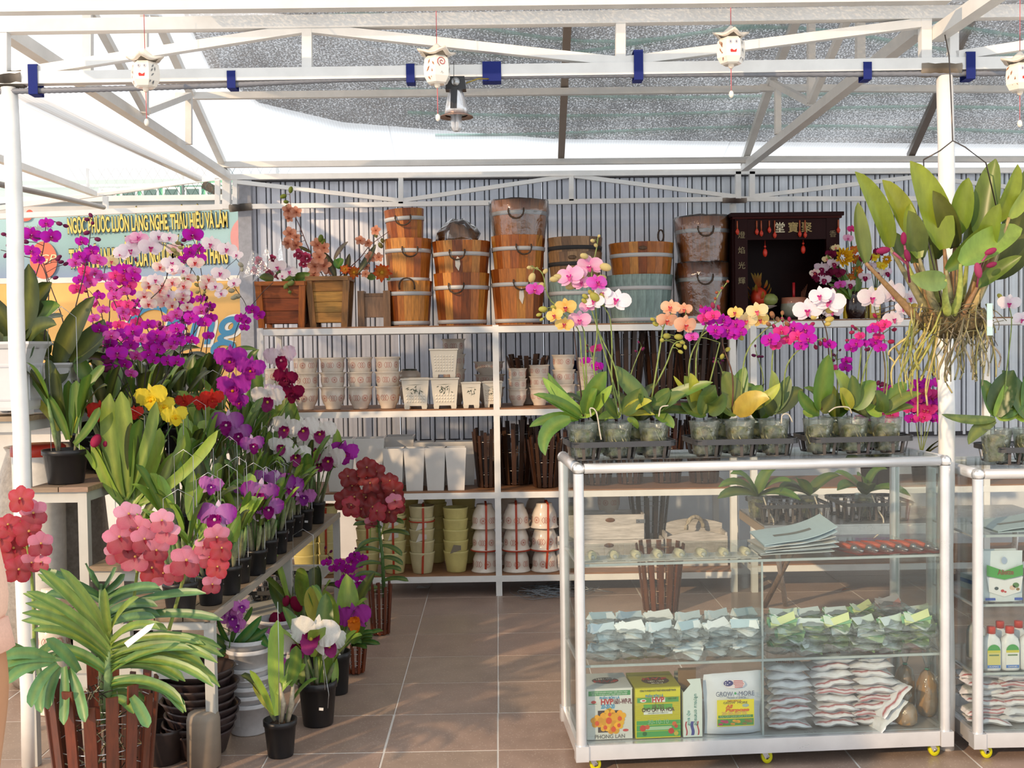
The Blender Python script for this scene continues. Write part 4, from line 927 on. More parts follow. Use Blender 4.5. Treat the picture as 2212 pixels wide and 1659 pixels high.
oval(t, 0, .085, w * .30, .035, 0, (.10, .08, .07), flat_top=(.085, h + .0006)); text('H.V.P', (0, .075, h + .0012), .03, hx('c03a34'), t, rot=(0, 0, 0), local=True, width=w * .55, bold=.001); text('1601-WP', (0, .10, h + .0014), .016, (.75, .74, .7), t, rot=(0, 0, 0), local=True, width=w * .4)
t, w, h = carton('yellow carton with green bands and tomato prints', 1373, 1470, 1484, .025, .17, hx('d6cf22'), hx('b4ac22'))
ruled(t, w, h * .36, h * .80, 20, hx('8f8a1a')); T_(t, 'CÔNG TY CP DỊCH VỤ KỸ THUẬT NÔNG NGHIỆP TP.HCM', 0, h * .93, .009, (.1, .1, .06), w * .8); T_(t, 'PHÂN BÓN LÁ', -w * .08, h * .825, .012, hx('5a9ab0'), w * .40, bold=.0003)
flat(t, -w * .46, w * .46, h * .70, h * .795, -.0008, hx('4e9a4a')); flat(t, -w * .14, w * .16, h * .705, h * .79, -.0010, (.8, .84, .76)); T_(t, 'HVP', 0, h * .748, .024, hx('c22a2a'), w * .27, bold=.0008, y=-.0016); T_(t, '1601-WP', w * .31, h * .765, .009, hx('3a4a20'), w * .2); oval(t, -w * .33, h * .74, w * .07, h * .03, -.0012, (.85, .85, .8)); oval(t, -w * .32, h * .742, w * .04, h * .015, -.0014, hx('c84040'))
flat(t, -w * .32, w * .32, h * .56, h * .665, -.0008, hx('57a43e')); flat(t, -w * .32, w * .32, h * .465, h * .56, -.0008, (.78, .82, .72)); T_(t, 'HỖ TRỢ', -.0, h * .625, .013, hx('6a6a34'), w * .26, bold=.0004); T_(t, 'CHO CÂY RA HOA', 0, h * .555, .018, hx('5a4630'), w * .72, bold=.0006, y=-.0016); T_(t, 'HÀM LƯỢNG DINH DƯỠNG CAO', 0, h * .49, .006, (.35, .35, .3), w * .45)
flat(t, -w * .48, w * .5, .004, h * .345, -.0008, hx('4fa050')); flat(t, -w * .3, w * .3, h * .16, h * .225, -.0010, hx('a8c8a0')); flat(t, -w * .48, w * .5, h * .255, h * .262, -.0011, hx('d6cf22')); flat(t, -w * .48, w * .5, h * .135, h * .142, -.0011, hx('d6cf22')); T_(t, '30-10-10', 0, h * .315, .02, hx('9cc49c'), w * .46)
for cx, cz, rx, c in ((-.34, .2, .07, 'c8402e'), (-.24, .22, .05, 'd25a34'), (.29, .13, .065, 'c23a30'), (.36, .27, .05, 'd06a3a'), (.40, .22, .04, 'c84a2e'), (.4, .08, .05, 'c8b040'), (-.3, .09, .05, '2f6a2a')): oval(t, w * cx, h * cz, w * rx, w * rx, -.0014, hx(c))
oval(t, .006, .07, w * .31, .04, 0, hx('4a3414'), flat_top=(.07, h + .0006)); text('H.V.P', (.006, .088, h + .0012), .03, hx('c8402c'), t, rot=(0, 0, 0), local=True, width=w * .55, bold=.001); text('1601 - WP', (.006, .06, h + .0014), .016, (.78, .78, .6), t, rot=(0, 0, 0), local=True, width=w * .36); text('30-10-10', (.006, .038, h + .0014), .012, (.78, .78, .6), t, rot=(0, 0, 0), local=True, width=w * .26)
# narrow carton with a torn open top
a, c = C1.L(1476, 1560, .02), C1.L(1517, 1560, .02); w = c.x - a.x; h1, h2, h3 = [C1.L(1495, y, .02).z - zb for y in (1494, 1466, 1478)]
t = inside(C1, 'fertiliser_carton', 'narrow mint-white carton with a torn top and a striped flag print', 'carton', (a.x + c.x) / 2, .02, zb)
b = MB((.68, .76, .72)); b.prism([(-w / 2, 0), (w / 2, 0), (w / 2, h1), (w * .42, h2), (-w * .3, h2 - .002), (-w * .1, h3), (-w / 2, h1 - .004)], .0015); b.build('front_panel', 'print', t, False)
for x in (-w / 2, w / 2 - .0015): MB((.55, .58, .5)).bb(x, x + .0015, .0016, .14, 0, h1).build('side_panel', 'print', t, False)
MB((.5, .5, .42)).bb(-w / 2 + .0016, w / 2 - .0016, .1385, .14, 0, h1 + .03).build('rear_panel', 'print', t, False); MB(hx('8a6a48')).bb(-w * .5, w * .45, .07, .072, h1 - .01, C1.L(1500, 1442, .09).z - zb).build('torn_flap', 'chalk', t, False)
for k, (xx, c) in enumerate(((-.34, 'b0404a'), (-.20, 'd8dcd8'), (-.02, '4a4a90'), (.16, 'd8dcd8'), (.28, 'b0404a'))):
 b = MB(hx(c)); vs = []
 for i in range(9):
  z = .006 + .046 * i / 8; s = .0022 * math.sin(i * .8); ww = w * (.16 if k == 2 else .07) / 2
  vs += [(w * xx + s - ww, -.0008, z), (w * xx + s + ww, -.0008, z)]
 b.add(vs, [(2 * i, 2 * i + 1, 2 * i + 3, 2 * i + 2) for i in range(8)]); b.build('flag_print', 'print', t, False)
text('สูตรเสมอ การปลูก', (w * .14, -.0012, h1 * .60), .014, hx('3a8a80'), t, rot=(90, -90, 0), local=True, width=.105); text('สูตร ปุ๋ย', (-w * .22, -.0012, h1 * .42), .012, hx('3a9a90'), t, rot=(90, -90, 0), local=True, width=.05)
# white pouch
y = .05; a, c = C1.L(1521, 1560, y), C1.L(1643, 1560, y); w = c.x - a.x; h = C1.L(1580, 1452, y).z - zb
t = inside(C1, 'fertiliser_pouch', 'plump white pouch with a yellow label and a striped oval flag', 'pouch', (a.x + c.x) / 2, y, zb)
b = MB((.70, .74, .82)); n, m = 13, 15; vs = []
for sg in (-1, 1):
 for i in range(n):
  for j in range(m):
   u, v = i / (n - 1) * 2 - 1, j / (m - 1); th = .034 * (1 - abs(u) ** 2.5) * (1 - v) ** .35 * min(1, v * 6 + .5) * (.6 if sg > 0 else 1)
   vs.append((u * w / 2 * (1 - .03 * math.sin(v * 6)), sg * th + .0025 * math.sin(u * 9 + v * 13) * (abs(u) > .62) - v * .0, v * h + (.004 * u if v > .95 else 0)))
fs = []
for s in range(2):
 for i in range(n - 1):
  for j in range(m - 1): q = s * n * m + i * m + j; fs.append((q, q + m, q + m + 1, q + 1) if s == 0 else (q + 1, q + m + 1, q + m, q))
b.add(vs, fs, None, True); b.build('pouch_body', 'print', t, False)
yp = -.0362
flat(t, -w * .32, w * .33, h * .16, h * .60, yp, hx('e2d51e')); flat(t, -w * .30, w * .31, h * .30, h * .345, yp - .0006, hx('3f8a3a'))
flat(t, -w * .31, w * .32, h * .175, h * .285, yp - .0006, hx('4a9440'))
for k, c in enumerate(('c23a66', 'e09a2a', '9a7a3a')):
 for i in range(6): oval(t, w * (-.21 + .21 * k) + w * .055 * math.cos(i * 1.9), h * .23 + h * .03 * math.sin(i * 2.3), w * .036, h * .018, yp - .001 - .0001 * i, jc(hx(c), .25))
oval(t, 0, h * .845, w * .18, h * .072, yp + .006, (.80, .70, .72))
for k in range(5): flat(t, -w * .02 if k > 1 else -.0 , w * (.16 - .01 * abs(k - 2)), h * (.79 + .026 * k), h * (.802 + .026 * k), yp + .0052, hx('b84450'))
oval(t, -w * .11, h * .865, w * .085, h * .05, yp + .005, hx('3a3a7a'))
for k in range(5): oval(t, -w * (.16 - .035 * (k % 3)), h * (.845 + .03 * (k // 2)), w * .012, h * .007, yp + .0045, (.75, .75, .8))
T_(t, 'GROW', -w * .19, h * .69, .022, hx('56607e'), w * .29, y=yp + .001); T_(t, 'MORE', w * .20, h * .69, .022, hx('56607e'), w * .27, y=yp + .001); oval(t, 0.001, h * .70, w * .02, h * .022, yp + .0012, hx('3fa065')); T_(t, 'Harvest of Quality', w * .02, h * .635, .009, hx('56607e'), w * .33, y=yp + .0006)
T_(t, 'PHÂN BÓN LÁ', -w * .02, h * .578, .007, hx('b04a20'), w * .24, y=yp - .001); T_(t, 'GROW  MORE', 0, h * .548, .010, hx('6a6430'), w * .42, y=yp - .001); T_(t, 'All', -w * .11, h * .488, .015, hx('d86a1a'), w * .13, y=yp - .001, bold=.0008, shear=.2); T_(t, 'Purpose', w * .03, h * .428, .014, hx('d86a1a'), w * .42, y=yp - .001, bold=.0008, shear=.2); T_(t, '20-20-20+TE', -w * .02, h * .375, .013, hx('d8b060'), w * .44, y=yp - .001, bold=.0004); T_(t, 'RAU CÂY CẢNH HOA KIỂNG', 0, h * .322, .009, hx('a8c8a0'), w * .54, y=yp - .0012); oval(t, w * .18, h * .50, w * .06, h * .028, yp - .0008, hx('9ab0a8'))
# --- white sachets with red bands, lying in stacks
def sachet(seed):
 rr = random.Random(seed); b = MB(); n, m = 13, 15; vs, cs = [], []; L_, W_s = .072, .05
 for sg in (1, -1):
  for i in range(n):
   for j in range(m):
    u, v = i / (n - 1) * 2 - 1, j / (m - 1) * 2 - 1; h = (1 - abs(u) ** 3.2) ** .7 * (1 - abs(v) ** 2.6) ** .7
    vs.append((u * L_ + rr.uniform(-.002, .002), v * W_s + rr.uniform(-.002, .002) + .003 * math.sin(u * 7 + seed), .0135 + sg * h * .0135 + rr.uniform(-.0022, .0022) * (h > .1) + .003 * math.sin(u * 4 + seed)))
    red = (j == 2 and seed % 2 and sg > 0 and abs(u) < .85) or (j == 0 and sg > 0 and abs(u) < .9 and seed % 3 == 0)
    cs.append(hx('a8343c') if red else jc(hx('e4e4e8'), .04))
 fs = []
 for s in range(2):
  for i in range(n - 1):
   for j in range(m - 1): q = s * n * m + i * m + j; f = (q, q + m, q + m + 1, q + 1); fs.append(f if s == 0 else f[::-1])
 return b.add(vs, fs, cs, True).mesh('sachet', 'foil')
SM = [sachet(s) for s in range(1, 6)]
b = MB((.34, .10, .06))
for k in range(9): b.beam((-.03 + .007 * k, -.012, .0282), (-.027 + .007 * k, .006, .0288), .004, .0012)
SP = b.mesh('sachet_print', 'print')
def sach(c, label, x, y, z, group, rz, tilt=0, pr=False):
 t = inside(c, 'sachet', label, 'sachet', x, y, z, group, rz); t.rotation_euler[1] = tilt; link('sachet_body', R.choice(SM), t)
 if pr: link('sachet_print', SP, t)
for i, (px, n) in enumerate(((1701, 8), (1795, 9), (1882, 9))):
 for j in range(n):
  q = C1.L(px + ru(-7, 7), 1550, .08); sach(C1, 'white red-banded sachet, %s up in the %s stack of the wide cabinet' % ((ORD + ['ninth'])[j], ['left', 'middle', 'right'][i]), q.x, .085 + ru(-.008, .008), zb + .001 + j * .0272, 'white sachets, %s stack' % ['left', 'middle', 'right'][i], ru(-.14, .14), ru(-.06, .06), j >= n - 2)
for i in range(2): q = C1.L(1905 + 8 * i, 1600 - 40 * i, .06); sach(C1, 'white sachet leaning against the grain bags, %s one' % ['lower', 'upper'][i], q.x + .02, .055, zb + .03 + .05 * i, None, .2, -.75)
# --- tied bags of brown grain
def grain(label, px, yb, y, r, h, up=0.0):
 q = C1.L(px, 1550, y); t = inside(C1, 'grain_bag', label, 'bag', q.x, y, zb + up + .001)
 b = MB(); c = hx('b88a58'); b.lathe([(r * .7, 0), (r * .95, h * .12), (r, h * .4), (r * .93, h * .7), (r * .6, h * .92), (r * .2, h)], 18, (0, 0, 0), c); b.v = [(x + ru(-.002, .002), y_ + ru(-.002, .002), z) for x, y_, z in b.v]; b.build('grain', 'chalk', t, False)
 b = MB((.9, .9, .9)); b.lathe([(r * .72, 0), (r * .98, h * .12), (r * 1.03, h * .4), (r * .96, h * .7), (r * .65, h * .93), (r * .18, h * 1.02), (r * .14, h * 1.05), (r * .45, h * 1.3), (r * .5, h * 1.42)], 18, cap0=False); b.v = [(x + ru(-.003, .003), y_ + ru(-.003, .003), z) for x, y_, z in b.v]; b.build('clear_bag', 'bag_film', t, False)
 b = MB(hx('4f9f8a')); b.lathe([(r * .2, h * 1.01), (r * .24, h * 1.03), (r * .2, h * 1.05)], 10, cap0=False); b.build('tie', 'plastic', t, False)
grain('upright tied bag of brown grain at the right end of the shelf', 2003, 1600, .14, .036, .155)
grain('squat tied bag of brown grain in front of the other grain bags', 1957, 1610, .055, .036, .075)
grain('tied bag of brown grain behind, next to the sachet stacks', 1955, 1600, .21, .036, .155)
# --- goods in the second cabinet
def bottle(label, x, y, z, k=1.0):
 t = inside(C2, 'bottle', label, 'bottle', x, y, z, 'white bottles with red caps'); t.scale = (k, k, k)
 b = MB((.74, .76, .78)); pr = [(.026, 0), (.028, .006), (.028, .085), (.024, .102), (.013, .113), (.011, .122)]
 b.lathe(pr, 20, sq=3.2); b.v = [(x_ * 1.05, y_ * .72, z_) for x_, y_, z_ in b.v]; b.build('bottle_body', 'plastic', t, False)
 MB(hx('c8301c')).lathe([(.0135, .119), (.0135, .139), (.0125, .141), (0, .141)], 16).build('cap', 'plastic', t, False)
 yy = -.0212; flat(t, -.021, .021, .010, .020, yy - .0003, hx('4a7ac0')); flat(t, -.021, .021, .020, .066, yy - .0003, hx('cfc77a') if label.find('first') > 0 else (.74, .74, .70))
 vs = [(.021 * math.cos(math.pi * i / 12), yy - .0006, .066 + .021 * math.sin(math.pi * i / 12)) for i in range(13)]; MB(hx('3f9a4a')).add(vs, [tuple(range(13))]).build('label_arch', 'print', t, False); flat(t, -.021, .021, .060, .068, yy - .0008, hx('c8c03a')); flat(t, -.016, .016, .050, .0545, yy - .0009, hx('5a7a50'))
 T_(t, 'KAMAS' if label.find('first') > 0 else 'CANXI-BO', 0, .0145, .007, (.8, .8, .85), .03, y=yy - .001)
for i, (px, y, nm) in enumerate(((2141, .05, 'first from the left in front'), (2181, .05, 'second from the left in front'), (2222, .05, 'third from the left, cut by the frame'), (2160, .12, 'left one of the rear row'), (2200, .12, 'right one of the rear row'), (2108, .2, 'far one seen through the cabinet side'))):
 q = C2.L(px, 1400, y); bottle('white bottle with a red cap, ' + nm, q.x, y, z23 + .001, 1.03)
q = C2.L(2165, 1250, .06); w, h = .135, C2.L(2165, 1190, .06).z - z22
for k in range(2):
 t = inside(C2, 'fertiliser_pouch', 'white pouch with a green chevron and berry print' if k == 0 else 'pouch hidden right behind the green chevron pouch', 'pouch', q.x - .004 * k, .06 + .035 * k, z22 + .001, None, .04 * k); n, m = 9, 9
 b = MB((.66, .72, .74)); vs = []
 for sg in (-1, 1):
  for i in range(n):
   for j in range(m): u, v = i / (n - 1) * 2 - 1, j / (m - 1); vs.append((u * w / 2, sg * .014 * (1 - abs(u) ** 3) * (1 - v ** 3) + .001 * math.sin(9 * u + 7 * v), v * h))
 fs = []
 for s in range(2):
  for i in range(n - 1):
   for j in range(m - 1): a = s * n * m + i * m + j; f = (a, a + m, a + m + 1, a + 1); fs.append(f if s == 0 else f[::-1])
 b.add(vs, fs, None, True).build('pouch_body', 'print', t, False)
 if k == 0:
  y = -.0165; MB(hx('3f9a3a')).add([(-w * .44, y, h * .74), (0, y, h * .66 - .008), (w * .46, y, h * .74), (w * .46, y, h * .52), (0, y, h * .44), (-w * .44, y, h * .52)][::1], [(0, 1, 4, 5), (1, 2, 3, 4)]).build('chevron_print', 'print', t, False)
  MB((.76, .76, .76)).add([(-w * .44, y - .0004, h * .50), (0, y - .0004, h * .42), (w * .46, y - .0004, h * .50), (w * .4, y - .0004, h * .2), (0, y - .0004, h * .1), (-w * .38, y - .0004, h * .2)], [(0, 5, 4, 3, 2, 1)]).build('print_panel', 'print', t, False)
  T_(t, 'Aliette', .004, h * .585, .024, hx('8a4a22'), w * .40, y=y - .001, bold=.0005); flat(t, -w * .46, w * .47, .004, h * .075, y + .004, hx('3a5ab0'))
  for cx, cz, r, c in ((-.2, .27, .007, '3a4a50'), (-.05, .22, .006, 'c03030'), (.02, .2, .004, 'b83030'), (.28, .33, .011, '4a7a3a'), (.33, .25, .006, '8a6a3a'), (.2, .28, .010, 'd8b8a0')): oval(t, w * cx, h * cz, r, r * .8, y - .0012, hx(c))
  oval(t, .0, h * .82, .009, .012, y + .003, hx('a0b0c8'))
for j in range(6):
 for i in range(3): sach(C2, 'grey-white sachet in the second cabinet, %s up in the %s stack' % (ORD[j], ['left', 'middle', 'hidden right'][i]), C2.L(2120 + 70 * i, 1500, .1).x + ru(-.01, .01), .10 + ru(-.02, .02), zb + .001 + j * .030, 'sachets in the second cabinet', ru(-.3, .3), ru(-.12, .12))
q = C2.L(2075, 1250, .28); t = inside(C2, 'printed_box', 'blue and white box lying on the second cabinet shelf', 'box', q.x + .06, .26, z22 + .001, None, .2); MB((.62, .66, .70)).bb(-.05, .05, -.04, .04, 0, .05).build('box_body', 'print', t, False); MB(hx('4a6aa8')).bb(-.0505, .0505, -.0405, .0405, .02, .034).build('blue_band', 'print', t, False)
# --- folding steel table behind the cabinet
YT0, YT1 = 5.42, 5.98; zt = P(1800, 1133, YT0).z; xt0 = P(1651, 1140, YT0).x; xt1 = 2.75
t = thing('folding_table', 'long stainless folding table with crossed legs behind the glass cabinet', 'table', ((xt0 + xt1) / 2, YT0, 0))
SS = (.52, .53, .54)
MB(SS).bb(xt0, xt1, YT0, YT1, zt - .008, zt).build('table_top', 'steel', t)
for y in (YT0, YT1): MB(SS).bb(xt0, xt1, y - .003, y + .003, zt - .05, zt - .0085).build('apron', 'steel', t)
for x in (xt0, xt1): MB(hx('9a8a78')).bb(x - .003, x + .003, YT0 + .004, YT1 - .004, zt - .05, zt - .0085).build('end_apron', 'paint', t)
for x in (xt0 + .12, xt1 - .15):
 for (a, c_, cc) in (((x - .06, YT0 + .06), (x + .10, YT1 - .1), (.75, .75, .76)), ((x + .10, YT0 + .08), (x - .02, YT1 - .12), (.16, .11, .08))):
  b = MB(cc); b.tube([(a[0], a[1], zt - .02), (c_[0], c_[1], .002)], .014, 10); b.build('leg', 'steel' if cc[0] > .3 else 'bark', t)
# --- black plastic trays and clear cups
TP = .1175
def tray(label, loc, nx, ny, rz, group='black plastic cup trays', h=.062, col=(.045, .047, .052)):
 t = thing('cup_tray', label, 'tray', loc, group, rz); w, d = nx * TP, ny * TP
 def ring(x0, x1, y0, y1, z0, z1, r=.04, th=.004):
  b = MB(col); pts = []
  for cx, cy, a0 in ((x1 - r, y1 - r, 0), (x0 + r, y1 - r, 1), (x0 + r, y0 + r, 2), (x1 - r, y0 + r, 3)):
   for i in range(5): a = (a0 + i / 4) * math.pi / 2; pts.append((cx + r * math.cos(a), cy + r * math.sin(a)))
  n = len(pts); cx, cy = (x0 + x1) / 2, (y0 + y1) / 2; vs = []
  for (x, y) in pts:
   k = 1 - th / max(.02, math.hypot(x - cx, y - cy)); xi, yi = cx + (x - cx) * k, cy + (y - cy) * k; vs += [(x, y, z0), (x, y, z1), (xi, yi, z1), (xi, yi, z0)]
  fs = []
  for i in range(n):
   a, c = 4 * i, 4 * ((i + 1) % n)
   for q in range(4): fs.append((a + q, c + q, c + (q + 1) % 4, a + (q + 1) % 4))
  return b.add(vs, fs)
 ring(-w / 2, w / 2, -d / 2, d / 2, h - .018, h).build('rim_band', 'plastic', t, False)
 b = MB(col)
 for i in range(nx):
  for j in range(ny):
   cx, cy = -w / 2 + (i + .5) * TP, -d / 2 + (j + .5) * TP; n = 20; vs = []
   for k in range(n):
    a = 2 * math.pi * (k + .5) / n; c, s = math.cos(a), math.sin(a); q = min(1 / max(1e-6, abs(c)), 1 / max(1e-6, abs(s))) * TP * .5 * .97
    vs += [(cx + .046 * c, cy + .046 * s, h - .004), (cx + q * c, cy + q * s, h - .004)]
   b.add(vs, [(2 * k, 2 * k + 1, 2 * ((k + 1) % n) + 1, 2 * ((k + 1) % n)) for k in range(n)])
 b.build('deck', 'plastic', t, False)
 for i in range(nx):
  for j in range(ny):
   cx, cy = -w / 2 + (i + .5) * TP, -d / 2 + (j + .5) * TP; b = MB(col); b.lathe([(.040, .001), (.040, .006), (.026, .006), (.026, .001)], 16, (cx, cy, 0), cap0=False); b.build('cell_ring', 'plastic', t, False)
   b = MB(jc(lc(col, (.2, .15, .12), .25), .15))
   for k in range(8):
    a = 2 * math.pi * (k + .5) / 8; b.beam((cx + .039 * math.cos(a), cy + .039 * math.sin(a), .003), (cx + .050 * math.cos(a), cy + .050 * math.sin(a), h - .006), .010, .003, up=V((math.cos(a), math.sin(a), 0)))
   b.build('cell_slats', 'plastic', t, False)
 return t
ztop = C1.h + .0005
def c1top(px, y): q = C1.L(px, 960, y); return q.x
for k, (px, nx, lab) in enumerate(((1336, 3, 'left'), (1597, 3, 'middle'), (1842, 3, 'right'))):
 q = C1.W(c1top(px, .13), .135, ztop); tray('black slatted cup tray on the cabinet top, %s of three' % lab, q, nx, 2, C1.rz + (.03, -.02, .01)[k])
q = C2.W(C2.L(2240, 990, .13).x, .14, C2.h + .0005); tray('black slatted cup tray on the second cabinet', q, 3, 2, 0)
for k, (px, py, Y) in enumerate(((1700, 1118, 5.62), (1875, 1120, 5.64))): p = P(px, py, Y); tray('empty-celled black cup tray on the steel table, %s one' % ['left', 'right'][k], (p.x, Y, zt + .0005), 3, 3, .03, h=.095)
# ------------------------------------------------------------------ plants: flowers, leaves, spikes
GD, GM, GL, GY, GB = hx('26371c'), hx('48702c'), hx('7fa040'), hx('a8a83c'), hx('5a6a34')
GV, GVY = hx('4c7a42'), hx('8f9c42')
FL = {}
def fparts(kind, petals, lip):
 FL[kind] = (petals.mesh('flower', 'petal'), lip.mesh('lip', 'petal') if lip else None)
F_ = V((0, -1, 0))
def phal(kind, c, cc, lipc, mid=None):
 R.seed(hash(kind) % 99 if False else len(kind) * 7 + 3); b = MB(c); md = mid or c
 for a, l, w in ((90, .46, .155), (-38, .44, .15), (218, .44, .15)):
  a = math.radians(a); d = V((math.cos(a), 0, math.sin(a))); b.blade([(0, .015, 0), d * l * .5 + V((0, .04, 0)), d * l + V((0, .0, 0))], w, F_, 'oval', -.15, cc, c, md, n=6)
 for s in (-1, 1): b.blade([(0, 0, 0), (s * .27, -.05, .07), (s * .52, .03, .13)], .27, F_, 'round', .06, cc, c, md, n=7)
 l = MB(lipc); l.blade([(0, -.02, -.02), (0, -.11, -.08), (0, -.10, -.21)], .065, F_, 'oval', .5, lc(lipc, (.9, .6, .2), .25), lipc, n=5)
 for s in (-1, 1): l.blade([(0, -.03, -.02), (s * .06, -.10, 0), (s * .10, -.13, .05)], .05, F_, 'oval', .3, lipc, n=4)
 l.ball((0, -.05, .03), (.03, .04, .03), (.85, .75, .78) if sum(c) > .9 else lc(c, (.9, .8, .9), .5), n=6, m=4)
 fparts(kind, b, l)
MAGE, MAGC = hx('b320b8'), hx('c8189c')
phal('mag', MAGE, MAGC, hx('8a0a6a')); phal('pink', hx('d66ac8'), hx('e03aa8'), hx('a8186e')); phal('rose', hx('e64a9a'), hx('d82a80'), hx('b8205a'))
phal('white', hx('f2edf2'), hx('efdce8'), hx('c0308a')); phal('whitered', hx('f4ecdc'), hx('f0a8b8'), hx('c8203a')); phal('blush', hx('ecc0d8'), hx('e88ac0'), hx('c43a94'))
phal('yellow', hx('e8cf7e'), hx('eeb45c'), hx('b02a50')); phal('peach', hx('eec0a0'), hx('f0a480'), hx('c8404e')); phal('cream', hx('efe0b0'), hx('f2d8a0'), hx('d84a7a'))
def vanda(kind, cp, cl, cc):
 b = MB(cp)
 for a, l, w, c in ((90, .48, .21, cp), (150, .5, .23, cp), (30, .5, .23, cp), (-48, .54, .25, cl), (228, .54, .25, cl)):
  a = math.radians(a); d = V((math.cos(a), 0, math.sin(a))); b.blade([(0, .01, 0), d * l * .5 + V((0, -.04, 0)), d * l + V((0, .05, 0))], w, F_, 'round', -.10, lc(c, cc, .4), c, lc(c, (.9, .6, .6), .12), n=7)
 l = MB(cc); l.blade([(0, -.02, 0), (0, -.12, -.06), (0, -.1, -.2)], .055, F_, 'oval', .5, lc(cl, (.2, .02, .02), .5), lc(cl, (.2, .02, .02), .3), n=4); l.ball((0, -.06, .02), .045, hx('d8b06a'), n=6, m=4)
 fparts(kind, b, l)
vanda('vpink', hx('d8829e'), hx('a02a42'), hx('e8a8a0')); vanda('vpale', hx('dd9ab4'), hx('bc566e'), hx('efc0b8')); vanda('vred', hx('b8324a'), hx('a8243a'), hx('d88a70')); vanda('vdark', hx('86222c'), hx('7a1c26'), hx('b05a40'))
def catt(kind, cp, cs, lipc, throat, lipedge=None, pedge=None):
 b = MB(cp)
 for a, l in ((90, .52), (-52, .46), (232, .46)):
  a = math.radians(a); d = V((math.cos(a), 0, math.sin(a))); b.blade([(0, .03, 0), d * l * .5 + V((0, .03, 0)), d * l + V((0, .08, 0))], .10, F_, 'spear', -.2, cs, cs, n=6)
 for s in (-1, 1): b.blade([(0, 0, .02), (s * .28, -.12, .16), (s * .58, .02, .13)], .31, F_, 'round', .05, cp, pedge or cp, n=13, ruf=.24)
 l = MB(lipc); l.blade([(0, -.02, .03), (0, -.26, -.02), (0, -.22, -.42)], .21, F_ + V((0, 0, .6)), 'round', .35, lipc, lipedge or lipc, lipc, n=12, ruf=.26)
 for s in (-1, 1): l.blade([(0, -.03, .0), (s * .10, -.16, .03), (s * .13, -.26, -.06)], .09, F_, 'oval', .4, lipc, lipc, n=5)
 l.ball((0, -.20, -.06), (.05, .06, .05), throat, n=7, m=5)
 fparts(kind, b, l)
catt('cpurple', hx('b436b4'), hx('b040b0'), hx('a01a8e'), hx('e0a020')); catt('cwhite', hx('f0eeea'), hx('ecebe4'), hx('8a0a56'), hx('e8d060'), hx('a43a80')); catt('cviolet', hx('c890cc'), hx('e0c8e0'), hx('8a0c70'), hx('e8e0d0'), None, hx('8e1494'))
catt('cyellow', hx('ecd846'), hx('e8d860'), hx('ecd030'), hx('f0b010')); catt('cmaroon', hx('7a1040'), hx('7a1844'), hx('6a0a34'), hx('8a2050')); catt('csplash', hx('ece4ea'), hx('f0e8ee'), hx('8a0a4a'), hx('d8a0b0'), None, hx('e4c8e0')); catt('corange', hx('a838a0'), hx('a840a8'), hx('d8741a'), hx('e88a1e')); catt('cred', hx('d83a30'), hx('d8402e'), hx('c83028'), hx('e06030'))
catt('clilac', hx('c070b8'), hx('d8a8d0'), hx('8a2a90'), hx('e8d0d0'))
# dahlia / rose kinds for the silk flowers
b = MB(hx('c8322a'))
for k in range(14):
 a = k * 2.4; d = V((math.cos(a), -.25 + .03 * k, math.sin(a))); b.blade([(0, 0, 0), d * .25, d * (.5 - .012 * k)], .11, F_, 'spear', .2, hx('d8a03a'), hx('c0281e'), n=5)
l = MB(hx('d8b040')); l.ball((0, -.08, 0), .09, hx('d8a83a')); fparts('dahlia', b, l)
b = MB(hx('e07a98'))
for k in range(15):
 a = k * 2.39; r = .06 + .026 * k; b.blade([(r * .4 * math.cos(a), .05, r * .4 * math.sin(a)), (r * 1.2 * math.cos(a), -.02, r * 1.2 * math.sin(a)), (r * 1.1 * math.cos(a), -.28 + .018 * k, r * 1.1 * math.sin(a))], .17, V((-math.cos(a), -.3, -math.sin(a))), 'round', .3, hx('c84a72'), lc(hx('e08aa4'), hx('c83a62'), R.random()), n=5)
fparts('silkrose', b, None)
b = MB(hx('d89a80'))
for k in range(5): a = k * 1.257 + .3; d = V((math.cos(a), 0, math.sin(a))); b.blade([(0, 0, 0), d * .28 + V((0, -.1, 0)), d * .5 + V((0, -.04, 0))], .2, F_, 'round', .25, hx('c07858'), hx('dda48c'), n=5)
l = MB(hx('b06048')); l.ball((0, -.06, 0), .06, hx('a85848')); fparts('silkpeach', b, l)
b = MB(hx('e0b018'))
for k in range(30): a = k * 2.4; r = .5 * math.sqrt(k / 30) + .06; d = V((math.cos(a) * r, -.35 * (1 - r), math.sin(a) * r)); b.blade([d * .4, d * .8 + V((0, -.08, 0)), d + V((0, -.1, 0))], .08, F_, 'oval', .2, hx('c89010'), hx('e6bc22'), n=4)
fparts('mum', b, None)
R.seed(11)
bm_ = {}
def bud_mesh(c):
 k = tuple(round(x, 2) for x in c)
 if k not in bm_: b = MB(c); b.ball((0, 0, 0), (.42, .42, .5), None, n=8, m=6); bm_[k] = b.mesh('bud', 'petal')
 return bm_[k]
def flower(root, pos, size, kind, face=None, roll=0.0, name='flower', jit=.35):
 f = (V((0, 0, CAMZ)) - V(pos)).normalized() * .9 + V((.0, -.25, .0)) if face is None else V(face)
 f = f.normalized() + V((ru(-jit, jit), 0, ru(-jit, jit))); q = f.to_track_quat('-Y', 'Z')
 pm, lm = FL[kind]; o = link(name, pm, root); g = org(root)
 o.rotation_mode = 'QUATERNION'; o.rotation_quaternion = q @ Quaternion((0, 1, 0), roll + ru(-.25, .25)); o.location = V(pos) - V(g); o.scale = (size,) * 3
 if lm: link('lip', lm, o)
 return o
